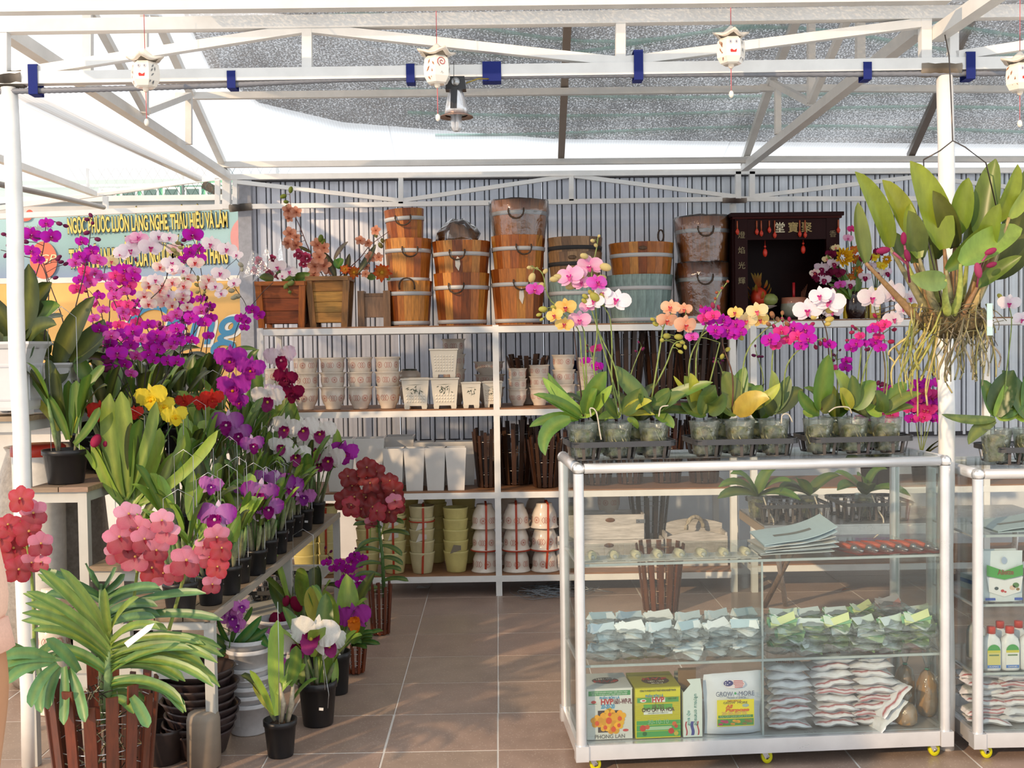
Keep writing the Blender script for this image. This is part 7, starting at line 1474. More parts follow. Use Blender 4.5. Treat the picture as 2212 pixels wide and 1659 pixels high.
# rear cups of the same trays
for i, (px, lab) in enumerate(((1296, 'left tray'), (1372, 'left tray, towards its right end'), (1560, 'middle tray'), (1640, 'middle tray, towards its right end'), (1805, 'right tray'), (1880, 'right tray, towards its right end'))):
 q = C1.L(px, 930, .19); loc = C1.W(q.x, .192, ztop + .008); t = thing('moth_orchid', 'moth orchid in a rear cup of the ' + lab, 'orchid', loc, 'moth orchids in rear cups'); cup(t); l = V(loc)
 for k in range(5): leaf3(t, l + V((0, 0, .10)), V((ru(-1, 1), ru(-.2, .7), ru(.5, 1.3))), ru(.14, .2), ru(.06, .08), R.choice((GK, GD, GM, GB)), ru(.1, .35))
 spike(t, [(px, 890), (px + ru(-12, 12), 820), (px + ru(-25, 25), ru(745, 780))], l.y, l.y, auto=(R.choice((0, 3)), ['mag', 'rose'], 26, .7, 4), r=.0025, col=SG)
# second cabinet's cups
for i, (px, lab) in enumerate(((2152, 'the left cup on the second cabinet'), (2222, 'the cup on the second cabinet cut by the frame'))):
 q = C2.L(px, 960, .08); loc = C2.W(q.x, .082, C2.h + .009); t = thing('moth_orchid', 'broad-leaved moth orchid in ' + lab, 'orchid', loc, 'moth orchids in clear cups'); cup(t); Yr = loc[1]
 if i == 0:
  for (x0, y0, x1, y1, w, bd, c) in ((2150, 905, 2034, 895, 22, -10, GB), (2150, 908, 2092, 960, 30, 14, GB), (2150, 900, 2120, 820, 36, 8, GM), (2152, 900, 2190, 800, 56, -8, GK), (2155, 900, 2215, 860, 50, -10, GM), (2150, 900, 2170, 830, 34, 8, GL), (2155, 905, 2200, 900, 30, -10, hx('86a03a'))): leafp(t, x0, y0, x1, y1, w, bd, Yr, Yr + ru(-.08, .03), c)
  spike(t, [(2165, 900), (2175, 800), (2185, 700), (2180, 660)], Yr, Yr, [(2180, 655, 46, 'white'), (2206, 690, 40, 'white')], [(2160, 640, 6)], r=.003, col=SG, bcol=BG)
 else:
  for (x0, y0, x1, y1, w, bd, c) in ((2220, 905, 2165, 800, 50, 6, GK), (2225, 905, 2225, 790, 50, 6, GM), (2225, 905, 2190, 870, 40, -8, GL)): leafp(t, x0, y0, x1, y1, w, bd, Yr, Yr + .03, c)
# table plants behind the glass, and the far magenta orchids
for i, (px, py, lab) in enumerate(((1636, 1108, 'left'), (1745, 1112, 'middle'), (1868, 1112, 'right'))):
 Yt = 5.6; loc = tuple(P(px, py, Yt)); t = thing('moth_orchid', 'bloomless moth orchid with trailing roots on the steel table, %s of three' % lab, 'orchid', (loc[0], loc[1], zt + .01), 'moth orchids on the steel table'); t.scale = (1, 1, 1); cup(t); l = V((loc[0], loc[1], zt + .12))
 for k in range(6): leaf3(t, l, V((ru(-1, 1), ru(-.7, .2), ru(.25, .9))), ru(.16, .24), ru(.07, .09), R.choice((GK, GM, hx('3f6a2a'))), ru(.2, .55))
 root_air(t, [l + V((.02, -.05, 0)), l + V((.03, -.10, -.06)), l + V((.05, -.13, -.11)), l + V((.02, -.17, -.16)), l + V((-.02, -.19, -.19))], .004)
for i, (px, xs, lab) in enumerate(((1880, (1868, 1885, 1900), 'left'), (1905, (1895, 1912, 1920), 'middle'), (1990, (1968, 1990, 2012, 2028), 'right'))):
 Yt = 6.30; p = P(px, 1040, Yt); t = moth('dense magenta moth orchid on the shrine rack, %s of three' % lab, (p.x, Yt, ZL[2] - .004), .06, .14, 4, .2, .08, pot='black')
 for x in xs: spike(t, [(px, 985), (px + (x - px) * .6, 900), (x, 832 - 18 * (i == 2))], Yt, Yt - .08, auto=(9, ['rose', 'mag'], 30, .55, 1), r=.003, col=SG)
R.seed(57)
# ------------------------------------------------------------------ the hanging cattleya by the post
YH = 3.42; hc = thing('hanging_cattleya', 'huge cattleya with yellow-green leaves hanging by a wire before the post', 'orchid', tuple(P(2040, 690, YH)))
HL = [(1922, 535, 1847, 371, 46, 16, hx('8a9a2e'), .02), (1870, 568, 1853, 437, 40, -6, GB, -.05), (1972, 512, 1906, 389, 46, 10, hx('a8a834'), .03), (2040, 538, 1966, 348, 66, 12, hx('94a02c'), .0), (1975, 568, 1962, 455, 50, 10, GK, -.03), (1986, 558, 1966, 440, 40, -12, hx('a0a838'), -.05), (2062, 535, 2015, 412, 46, 8, GD, .04), (2070, 505, 2092, 384, 48, -6, hx('7f982c'), .06), (2122, 520, 2151, 343, 56, -8, GM, .05), (2150, 480, 2198, 355, 44, 6, hx('9aa63a'), .0), (2170, 500, 2225, 350, 50, 6, GM, .05), (2075, 570, 2208, 494, 64, -10, hx('8fae48'), -.10), (2044, 584, 2132, 484, 38, 8, GM, -.06), (2042, 604, 1966, 597, 46, -10, hx('7f9a54'), -.14), (2112, 618, 2207, 553, 32, -6, GM, -.05), (2130, 575, 2235, 425, 66, 10, GD, .06), (2140, 600, 2240, 500, 56, 6, GD, .08), (1955, 560, 1930, 500, 46, -6, GK, .06), (2090, 560, 2095, 470, 44, 8, GK, .10), (2125, 560, 2160, 440, 46, -6, hx('6f8a2c'), -.02), (2000, 470, 1990, 372, 36, 4, GM, .09), (2020, 560, 2035, 470, 40, -6, GK, .1), (2180, 470, 2222, 400, 30, 6, hx('a8b048'), -.06)]
b = MB(hx('8a7a52'))
for k, (x0, y0, x1, y1, w, bd, c, dy) in enumerate(HL):
 c = (c[0] * .55, c[1] * .68, c[2] * .7); leafp(hc, x0, y0, x1, y1, w, bd, YH + dy, YH + dy + ru(-.10, .06), c, 'oval', face=V((ru(-.6, .6), -1, ru(-.1, .5))), fold=.45, c1=lc(c, GY, .35), mid=lc(c, GY, .3))
 bx = lerp(2050, x0, .35); cc = R.choice((hx('a8905c'), hx('8a6a44'), hx('9aa04c'), hx('7f7a54'))); q0_, q1_ = P(bx, 695 + ru(-20, 5), YH + dy * .4), P(x0, y0, YH + dy)
 b.tube(crom([q0_, q0_.lerp(q1_, .5) + V((ru(-.01, .01), 0, -.008)), q1_]), [.010, .0135, .0135, .012, .011, .010, .009, .008, .007, .006, .005][:11], 7, [jc(cc, .1)] * 11)
b.build('pseudobulbs', 'stalk', hc)
b = MB(hx('6a5a3c')); b.ball(P(2060, 692, YH + .02), (.12, .06, .05), n=14, m=8); b.v = [(x + ru(-.012, .012), y + ru(-.008, .008), z + ru(-.01, .01)) for x, y, z in b.v]; b.build('root_ball', 'moss', hc)
b = MB()
for k in range(95):
 x0 = ru(1965, 2150); left = x0 < 2040; y0 = ru(655, 715); ln = ru(60, 190) if left else ru(40, 150); x1 = x0 + ru(-45, 25) - (25 if left else -10); Yr_ = YH + ru(-.06, .06)
 c = jc(R.choice((hx('9a9448'), hx('8a8a40'), hx('b0a468'))) if left else R.choice((hx('8f8672'), hx('6f6a50'), hx('b0a890'), hx('8a8458'))), .2)
 b.tube(crom([P(x0, y0, Yr_), P(lerp(x0, x1, .4) + ru(-12, 12), y0 + ln * .4, Yr_ - .01), P(x1 + ru(-10, 10), y0 + ln * .75, Yr_ + ru(-.02, .02)), P(x1 + ru(-8, 8), y0 + ln, Yr_)], 4), [ru(.0014, .0034)] * 13, 5, [c] * 13)
for k in range(40):
 a = ru(0, 6.28); x, y = ru(2000, 2140), ru(660, 720); b.tube([P(x, y, YH - .02), P(x + 30 * math.cos(a), y + 22 * math.sin(a), YH - .06), P(x + 55 * math.cos(a), y + 40 * math.sin(a) + 8, YH - .05)], ru(.001, .0018), 4, jc(hx('6a6248'), .3))
o = b.build('hanging_roots', 'stalk', hc); o['kind'] = 'stuff'
for (x, y, r, ax, c) in ((1908, 541, 9, (-1, 0, -.15), '9a2a5c'), (1952, 515, 8, (0, 0, 1), '98285a'), (1960, 552, 8, (-.3, 0, 1), '8f2a58'), (2140, 543, 8, (1, 0, .4), 'a83a62'), (2113, 584, 10, (-.2, 0, 1), 'b04a70'), (2142, 572, 7, (1, 0, .3), '98305a')):
 o = link('bud', bud_mesh(hx(c)), hc); o.location = P(x, y, YH - .12) - V(org(hc)); o.rotation_mode = 'QUATERNION'; o.rotation_quaternion = V((0, 0, 1)).rotation_difference(V(ax).normalized()); o.scale = (S(r, YH) * 2, S(r, YH) * 2, S(r, YH) * 3.4)
b = MB(hx('8a3a58')); b.tube([P(1965, 610, YH - .08), P(1960, 570, YH - .1), P(1930, 546, YH - .12)], .004, 6); b.tube([P(1962, 580, YH - .1), P(1954, 530, YH - .12)], .0035, 6); b.tube([P(2110, 620, YH - .08), P(2118, 570, YH - .11), P(2132, 550, YH - .12)], .0035, 6); b.build('bud_stalk', 'stalk', hc)
b = MB((.45, .65, .62)); p0 = P(2138, 690, YH - .07); b.box(p0, (S(12, YH), .002, S(68, YH))); o = b.build('plant_label', 'print', hc); MB((.8, .82, .75)).box(p0 + V((0, -.0015, -.012)), (S(11.5, YH), .001, S(14, YH))).build('label_band', 'print', o)
b = MB((.12, .10, .09)); b.tube([P(1995, 345, YH), P(2030, 326, YH), P(2058, 304, YH), P(2085, 318, YH), P(2130, 352, YH), P(2160, 480, YH)], .0022, 5); b.tube([P(2058, 304, YH), P(2054, 200, 3.5), P(2050, 120, 3.62), P(2040, 70, 3.72), P(2052, 44, 3.76)], .0022, 5); b.tube([P(1995, 345, YH), P(2000, 500, YH), P(2040, 680, YH)], .0022, 5); b.tube([P(2160, 480, YH), P(2110, 680, YH)], .0022, 5); b.build('hanging_wire', 'steel', hc)
R.seed(71)
# ------------------------------------------------------------------ shrine on the second rack
YSh = YS2 + .06; xa, xb = px2x(1588, 600, YSh), px2x(1812, 600, YSh); zs0 = ZL[0] + .007; zs1_ = P(1700, 459, YSh).z; MAH = hx('240a0a'); dpt = .34
sh = thing('shrine_cabinet', 'dark red lacquered shrine with gold characters, open at the front', 'shrine', ((xa + xb) / 2, YSh, zs0)); w = (xb - xa) / 2; h = zs1_ - zs0; cx = (xa + xb) / 2
def sb(n, *a, c=MAH, m='plastic'): return MB(c).bb(*a).build(n, 'lacquer', sh, False)
for s in (-1, 1): sb('side_board', s * w - .010, s * w + .010, .02, dpt, 0, h - .022); sb('front_stile', s * (w - .035) - .035, s * (w - .035) + .035, -.004, .0195, .012, h - .022)
sb('rear_board', -w + .011, w - .011, dpt - .012, dpt, .012, h - .022, c=hx('1c0606')); sb('floor_board', -w + .011, w - .011, .0, dpt - .0125, 0, .011); sb('top_board', -w - .025, w + .025, -.02, dpt + .01, h - .021, h); sb('top_moulding', -w - .015, w + .015, -.012, dpt, h - .034, h - .0215, c=hx('380c08'))
sb('lintel', -w + .071, w - .071, -.002, .018, h - .15, h - .036)
for k, c in enumerate('堂寶聚'): text(c, (-.04 + .075 * k, -.0045, h - .088), .062, hx('a89258') if k else hx('d8d0b0'), sh, local=True, bold=.0006)
for k, c in enumerate('燈焰光輝'): text(c, (-w + .036, -.0065, h - .125 - .085 * k), .042, hx('8a7c58'), sh, local=True)
for k, c in enumerate('香煙'): text(c, (w - .034, -.0065, h - .125 - .085 * k), .042, hx('7a6c48'), sh, local=True)
for x in (-.17, -.145, -.10, -.07, .07, .10, -w + .012, w - .005):
 b = MB(hx('8a1c10')); l = ru(.06, .11); z = h - .045; b.tube([(x, -.010, z), (x, -.010, z - l * .6)], .004, 6, hx('a05030')); b.lathe([(.0, 0), (.009, .008), (.011, .02), (.004, .035)], 8, (x, -.012, z - l * .6 - .034), hx('b83018')); b.build('tassel', 'plastic', sh, False)
for x, z in ((-.115, h - .22), (.10, h - .205)):
 b = MB(hx('c8301c')); b.ball((x, .03, z), (.013, .013, .024), n=10); b.tube([(x, .03, z + .02), (x, .03, h - .15)], .0015, 4); b.ball((x, .03, z + .034), .007, n=8, m=5); b.build('hanging_ornament', 'plastic', sh, False)
t = thing('fruit_plate', 'pale scalloped plate holding fruit in the shrine', 'plate', (cx - w * .40, YSh + .09, zs0 + .012)); MB(hx('b8a8a0')).lathe([(.03, 0), (.032, .05), (.075, .066), (.08, .07), (.07, .066), (0, .056)], 26, wob=.02).build('plate_body', 'ceramic', t, False); o = org(t)
d = thing('dragon_fruit', 'red dragon fruit with green tips on the shrine plate', 'fruit', (o[0] - .02, o[1], o[2] + .068)); MB(hx('b8341c')).lathe([(.01, 0), (.045, .02), (.052, .05), (.04, .085), (.015, .105)], 14, wob=.03).build('fruit_body', 'plastic', d, False)
for k in range(12): a = k * 2.4; z = .02 + .008 * k; MB(hx('b85a20')).blade([(.045 * math.cos(a), .045 * math.sin(a), z), (.065 * math.cos(a), .065 * math.sin(a), z + .02), (.07 * math.cos(a), .07 * math.sin(a), z + .045)], .010, (math.cos(a), math.sin(a), .3), 'spear', c0=hx('b8341c'), c1=hx('8a8a34')).build('scale_leaf', 'petal', d, False)
for k in range(4): MB(hx('a85a24')).blade([(0, 0, .095), (-.02 + .006 * k, 0, .15), (-.045 + .02 * k, .0, .19)], .009, (0, -1, 0), 'spear', c0=hx('a83a1c'), c1=hx('8a7a34')).build('scale_leaf', 'petal', d, False)
d = thing('mango', 'green mango beside the dragon fruit', 'fruit', (o[0] + .036, o[1] - .03, o[2] + .068)); MB(hx('7f8a4a')).ball((0, 0, .036), (.045, .034, .035), n=14).build('fruit_body', 'plastic', d, False)
t = thing('incense_bowl', 'grey-green ceramic incense bowl with a red band in the shrine', 'bowl', (cx + w * .22, YSh + .10, zs0 + .012)); MB(hx('8f8f80')).lathe([(.04, 0), (.06, .02), (.075, .05), (.072, .08, hx('8f8f80')), (.072, .082, hx('a8705a')), (.07, .115, hx('a8705a')), (.062, .115), (.06, .09), (0, .088)], 24, col=hx('8f8f80')).build('bowl_body', 'ceramic', t, False)
b = MB(hx('a81c24')); b.tube([(0, 0, .09), (0, 0, .2)], .008, 8); b.build('candle', 'plastic', t, False); b = MB(hx('7a4a34'))
for k in range(5): b.tube([(.04 + .004 * k, 0, .09), (.045 + .008 * k, 0, .15 + .01 * k)], .0014, 4)
b.build('incense_stick', 'bark', t, False)
# bouquet, tins by the shrine
Yb = YSh - .02; p = P(1848, 700, Yb); bq = thing('flower_vase', 'dark vase of yellow mum, orange and maroon-white blooms beside the shrine', 'vase', (p.x, Yb, zs0 + .001)); MB(hx('241416')).lathe([(.05, 0), (.06, .05), (.055, .10), (.045, .13), (.05, .15), (.042, .14), (0, .1)], 18).build('vase_body', 'ceramic', bq, False)
b = MB(GM)
for (x, y, s, k) in ((1820, 556, 44, 'mum'), (1848, 560, 26, 'dahlia'), (1852, 585, 28, 'dahlia'), (1838, 600, 26, 'dahlia'), (1845, 540, 24, 'dahlia'), (1775, 580, 28, 'csplash'), (1766, 598, 26, 'cmaroon'), (1780, 605, 26, 'csplash'), (1790, 590, 24, 'cmaroon'), (1760, 590, 22, 'whitered'), (1800, 570, 24, 'csplash'), (1795, 550, 22, 'cmaroon'), (1786, 560, 20, 'cream'), (1812, 590, 24, 'cmaroon'), (1835, 615, 24, 'csplash'), (1815, 615, 24, 'pink'), (1850, 608, 24, 'whitered'), (1868, 600, 24, 'csplash'), (1870, 560, 24, 'cmaroon'), (1872, 540, 22, 'csplash'), (1832, 515, 22, 'blush'), (1840, 495, 20, 'rose'), (1805, 625, 22, 'pink'), (1805, 535, 18, 'cream')):
 q = P(x, y, Yb - ru(.02, .1)); b.tube([(p.x, Yb, zs0 + .14), V((p.x, Yb, zs0 + .14)).lerp(q, .6) + V((0, .02, .02)), q + V((0, .01, 0))], .002, 4); flower(bq, q, S(s, q.y), k)
b.build('flower_stalk', 'stalk', bq)
for k in range(14): leafp(bq, 1848, 650, 1848 + ru(-70, 30), 650 - ru(10, 110), 14, ru(-8, 8), Yb - .02, Yb - .05, GM)
bq2 = thing('flower_vase', 'small vase of yellow, maroon and blue silk flowers right of the first bouquet', 'vase', (P(1900, 690, Yb).x, Yb + .05, zs0 + .001)); MB(hx('4a4a52')).lathe([(.04, 0), (.05, .06), (.035, .12), (.04, .14), (.034, .13), (0, .1)], 16).build('vase_body', 'ceramic', bq2, False); b = MB(GM); p = V((P(1900, 690, Yb).x, Yb + .05, zs0 + .12))
for (x, y, s, k) in ((1888, 556, 22, 'cyellow'), (1900, 545, 24, 'cmaroon'), (1880, 575, 22, 'csplash'), (1905, 575, 24, 'cyellow'), (1915, 560, 22, 'mum'), (1895, 590, 22, 'cwhite'), (1915, 590, 22, 'csplash')): q = P(x, y, Yb); b.tube([p, q], .002, 4); flower(bq2, q, S(s, q.y), k)
b.build('flower_stalk', 'stalk', bq2)
for k, (px, c) in enumerate(((1846, 'c8a818'), (1872, '8a7a1c'), (1900, 'b89a1a'))):
 q = P(px, 690, YSh - .1); t = thing('yellow_tin', 'slim yellow printed tin at the foot of the shrine bouquet, %s of three' % ORD[k], 'tin', (q.x, YS2 + .05, zs0 + .001)); MB(hx(c)).bb(-.030, .030, -.02, .02, 0, .17).build('tin_body', 'print', t, False); MB((.2, .08, .05)).bb(-.0305, .0305, -.0205, .0205, .10, .115).build('tin_band', 'print', t, False); MB((.75, .73, .6)).bb(-.022, .022, -.0209, -.0205, .03, .085).build('print_panel', 'print', t, False)
# ------------------------------------------------------------------ silk flowers in the wooden planters
Yf = YP - .03
sa = thing('silk_arrangement', 'silk peach blossoms, pink roses and red dahlias in the slim planter', 'flower arrangement', tuple(P(715, 602, Yf)))
SB = hx('5a2a20')
spike(sa, [(700, 600), (668, 540), (648, 490), (630, 450), (626, 420)], Yf, Yf, [(622, 455, 30, 'silkpeach'), (640, 458, 26, 'silkpeach'), (626, 505, 32, 'silkpeach'), (622, 525, 28, 'silkpeach'), (640, 530, 30, 'silkpeach'), (640, 512, 22, 'silkpeach'), (624, 472, 20, 'silkpeach')], [(628, 410, 6), (612, 424, 6), (618, 436, 5), (622, 445, 5)], r=.003, col=SB, bcol=hx('7a8a3c'))
spike(sa, [(720, 600), (705, 560), (690, 535)], Yf, Yf - .05, [(685, 530, 34, 'silkpeach'), (700, 535, 30, 'silkpeach'), (690, 555, 34, 'silkpeach'), (680, 575, 34, 'silkpeach'), (700, 575, 36, 'silkpeach'), (678, 595, 30, 'silkpeach'), (710, 580, 30, 'silkpeach'), (678, 608, 22, 'silkpeach')], [(693, 515, 7), (698, 522, 6)], r=.003, col=SB, bcol=hx('7a8a3c'))
spike(sa, [(730, 600), (775, 560), (800, 530), (840, 500)], Yf, Yf, [(778, 520, 24, 'silkpeach'), (812, 498, 24, 'silkpeach'), (800, 555, 26, 'silkpeach'), (818, 556, 22, 'silkpeach'), (795, 525, 20, 'silkpeach'), (790, 575, 20, 'silkpeach')], [(822, 530, 6), (826, 520, 5), (812, 508, 5)], r=.003, col=SB, bcol=hx('8a8a5a'))
spike(sa, [(735, 600), (780, 592), (815, 590)], Yf, Yf - .08, [(764, 588, 34, 'dahlia'), (824, 588, 46, 'dahlia'), (745, 582, 26, 'dahlia'), (790, 592, 20, 'silkpeach')], r=.003, col=SB)
for (x0, y0, x1, y1, w_, bd, c) in ((725, 600, 700, 545, 16, 3, hx('281c18')), (745, 600, 755, 548, 14, 0, hx('2a1a1c')), (770, 592, 812, 528, 16, 3, hx('2a2a22')), (722, 560, 752, 522, 12, -4, hx('6a5a5c')), (672, 545, 645, 532, 8, 0, hx('281c18')), (795, 590, 812, 600, 22, 4, GM), (725, 575, 742, 560, 20, 0, hx('3a7a2a')), (735, 580, 722, 560, 18, 0, hx('3a7a2a')), (745, 605, 742, 622, 16, 0, GM), (838, 600, 842, 605, 10, 0, GM)): leafp(sa, x0, y0, x1, y1, w_, bd, Yf - .03, Yf - .05, c, 'spear')
sr = thing('silk_bouquet', 'film-wrapped bouquet of pink silk roses lying in the orange planter', 'bouquet', tuple(P(620, 605, Yf)))
for (x, y, s) in ((645, 550, 30), (663, 558, 30), (655, 570, 24), (560, 565, 26), (580, 590, 26), (570, 578, 22), (550, 585, 22), (590, 560, 24), (600, 595, 24)): flower(sr, P(x, y, Yf - .04), S(s, Yf), 'silkrose')
for pts in (((545, 610), (575, 530), (605, 610), (590, 575)), ((590, 600), (607, 515), (650, 585), (612, 565)), ((525, 600), (545, 540), (590, 570), (560, 590))):
 b = MB((.9, .9, .9)); v = [P(x, y, Yf - .06 - .03 * (i == 3)) for i, (x, y) in enumerate(pts)] + [P(pts[0][0], pts[0][1], Yf + .05), P(pts[2][0], pts[2][1], Yf + .05)]; b.add(v, [(0, 1, 3), (1, 2, 3), (0, 3, 2), (4, 1, 0), (5, 2, 1)]); b.build('film_wrap', 'film', sr)
for (x0, y0, x1, y1) in ((630, 600, 670, 590), (620, 600, 590, 580), (640, 600, 660, 605), (610, 605, 640, 590), (590, 605, 560, 600)): leafp(sr, x0, y0, x1, y1, 20, 4, Yf - .04, Yf - .07, GM)
sw = thing('silk_spray', 'white silk moth orchid spray drooping over the orange planter', 'flower spray', tuple(P(600, 612, Yf - .1))); spike(sw, [(640, 610), (625, 585), (610, 568), (600, 580), (606, 600), (622, 620), (628, 638)], Yf - .08, Yf - .12, [(600, 576, 40, 'white'), (625, 588, 34, 'white'), (610, 597, 22, 'white')], [(618, 618, 6), (628, 612, 7), (626, 631, 5)], r=.0025, col=GM, bcol=hx('8a9a5a'))
# ------------------------------------------------------------------ banners on the left rear wall
Yn = 8.32; bn = thing('wall_banner', 'pale teal banner with yellow outlined lettering and round logos', 'banner', tuple(P(300, 520, Yn)))
b = MB(); TL, TR, BR, BL = P(-250, 478, Yn), P(562, 450, Yn), P(562, 602, Yn), P(-250, 612, Yn); vs, cs, fs = [], [], []; n, m = 14, 6
for i in range(n + 1):
 for j in range(m + 1):
  u, v = i / n, j / m; p = TL.lerp(TR, u).lerp(BL.lerp(BR, u), v); p.y += .008 * math.sin(u * 25 + v * 2); vs.append(p); cs.append(lc(lc(hx('8fb0b0'), hx('a4c4c8'), math.sin(u * 6 + v * 3) * .5 + .5), hx('8088b0'), max(0, v - .45) * 1.4))
for i in range(n):
 for j in range(m): a = i * (m + 1) + j; fs.append((a, a + 1, a + m + 2, a + m + 1))
b.add(vs, fs, cs, True).build('cloth', 'fabric', bn)
YLW, OUT = hx('d8c468'), hx('3a3a24')
for body, x0, x1, y, hh in (('NGỌC PHƯỚC LUÔN LẮNG NGHE, THẤU HIỂU VÀ LÀM', 146, 491, 482, 60), ('THỎA MÃN NHU CẦU CỦA NGƯỜI ĐẾN KHÁCH HÀNG', 150, 492, 556, 64)):
 p, q = P(x0, y + 8 if y < 500 else y + 6, Yn - .02), P(x1, y - 6, Yn - .02); rot = (90, -math.degrees(math.atan2(q.z - p.z, q.x - p.x)), 0); c = (p + q) / 2
 text(body, c + V((0, .006, 0)), .12, OUT, bn, rot=rot, width=(q - p).length * 1.006, height=S(hh, Yn) * 1.08, bold=.0075); text(body, c, .12, YLW, bn, rot=rot, width=(q - p).length, height=S(hh, Yn), bold=.0035)
def disc(x, y, rx, ry, c, dy, nm='logo_disc'): p = P(x, y, Yn - dy); return MB(c).add([p + V((S(rx, Yn) * math.cos(2 * math.pi * i / 28), 0, S(ry, Yn) * math.sin(2 * math.pi * i / 28))) for i in range(28)], [tuple(range(28))]).build(nm, 'print', bn)
disc(94, 562, 29, 40, hx('d8664a'), .016); text('GP', P(100, 560, Yn - .02), .09, hx('e0cfa0'), bn, width=S(36, Yn), shear=.3); text('ngọc phước', P(76, 492, Yn - .018), .06, (.25, .22, .2), bn, width=S(66, Yn)); disc(52, 470, 16, 8, hx('d85a48'), .017); disc(64, 462, 8, 9, hx('c8503c'), .018)
disc(540, 512, 42, 46, hx('c88a88'), .016); disc(542, 512, 27, 28, hx('7a5a58'), .018); disc(542, 514, 22, 23, hx('c8b090'), .019); text('IT', P(544, 514, Yn - .022), .1, hx('6a4a3a'), bn, width=S(24, Yn)); text('TỪ THIỆN', P(546, 548, Yn - .02), .05, hx('e8d8d0'), bn, width=S(46, Yn)); text('HỘI', P(540, 474, Yn - .02), .05, hx('e8d8d0'), bn, width=S(26, Yn))
ob = thing('sign_board', 'peach-orange sign board with blue script lettering', 'sign', tuple(P(330, 700, Yn))); p, q = P(-250, 626, Yn), P(562, 606, Yn)
MB(hx('dcae6a')).bb(p.x, q.x, Yn - .01, Yn + .03, .85, q.z).build('board', 'masonry', ob); MB((.66, .65, .62)).bb(p.x, q.x, Yn - .014, Yn + .034, q.z, q.z + .04).build('top_edge', 'masonry', ob)
c = P(385, 705, Yn - .02); rot = (90, 0, 0); text('Cang', c + V((0, .005, 0)), .4, (.8, .78, .74), ob, width=S(262, Yn) * 1.03, height=S(128, Yn) * 1.06, bold=.012, shear=.3); text('Cang', c, .4, hx('3a86b0'), ob, width=S(250, Yn), height=S(118, Yn), shear=.3, bold=.004)
# fence and green building beyond the wall
zf0 = P(300, 424, 8.5).z; fe = thing('chain_link_fence', 'dark chain link fence on top of the pale wall', 'fence', (P(400, 420, 8.55).x, 8.55, zf0)); b = MB((.10, .16, .14)); xa_, xb_ = P(190, 410, 8.55).x, P(600, 410, 8.55).x; hf = .22; st = .07; k = 0; x = xa_
while x < xb_:
 b.tube([(x, 8.55, zf0), (x + hf * .6, 8.55, zf0 + hf)], .002, 3); b.tube([(x, 8.552, zf0), (x - hf * .6, 8.552, zf0 + hf)], .002, 3); x += st
o = b.build('wire_mesh', 'steel', fe); o['kind'] = 'stuff'
for x in (xa_, (xa_ + xb_) / 2, xb_): MB((.3, .34, .33)).tube([(x, 8.55, zf0), (x, 8.55, zf0 + hf)], .012, 6).build('post', 'steel', fe)
Yg = 14; gb = thing('outside_building', 'pale green building with white-framed windows beyond the fence', 'building', (-3.5, Yg, 0)); MB(hx('7fc0a0')).bb(-9, P(590, 400, Yg).x, Yg, Yg + 3, 0, P(400, 386, Yg).z).build('wall', 'masonry', gb)
for k in range(8):
 x0 = P(215 + 46 * k, 410, Yg).x; f = MB((.78, .80, .78)).bb(x0, x0 + .21, Yg - .03, Yg, 3.0, 3.40).build('window', 'paint', gb); MB((.10, .18, .17)).bb(x0 + .03, x0 + .18, Yg - .04, Yg - .031, 3.04, 3.37).build('pane', 'plastic', f)
MB((.8, .82, .8)).bb(-9, P(590, 400, Yg).x, Yg - .05, Yg - .041, 3.41, 3.44).build('cornice', 'paint', gb)
b = MB(hx('4a423a')); b.tube([P(440, 398, 10), P(490, 425, 10), P(520, 440, 10)], .04, 7); tb_ = thing('tree_trunk', 'dark leaning tree trunk behind the fence', 'tree', tuple(P(480, 430, 10))); b.tube([P(520, 440, 10), (P(520, 440, 10).x + .3, 10, 0)], .05, 7); b.build('trunk', 'bark', tb_)
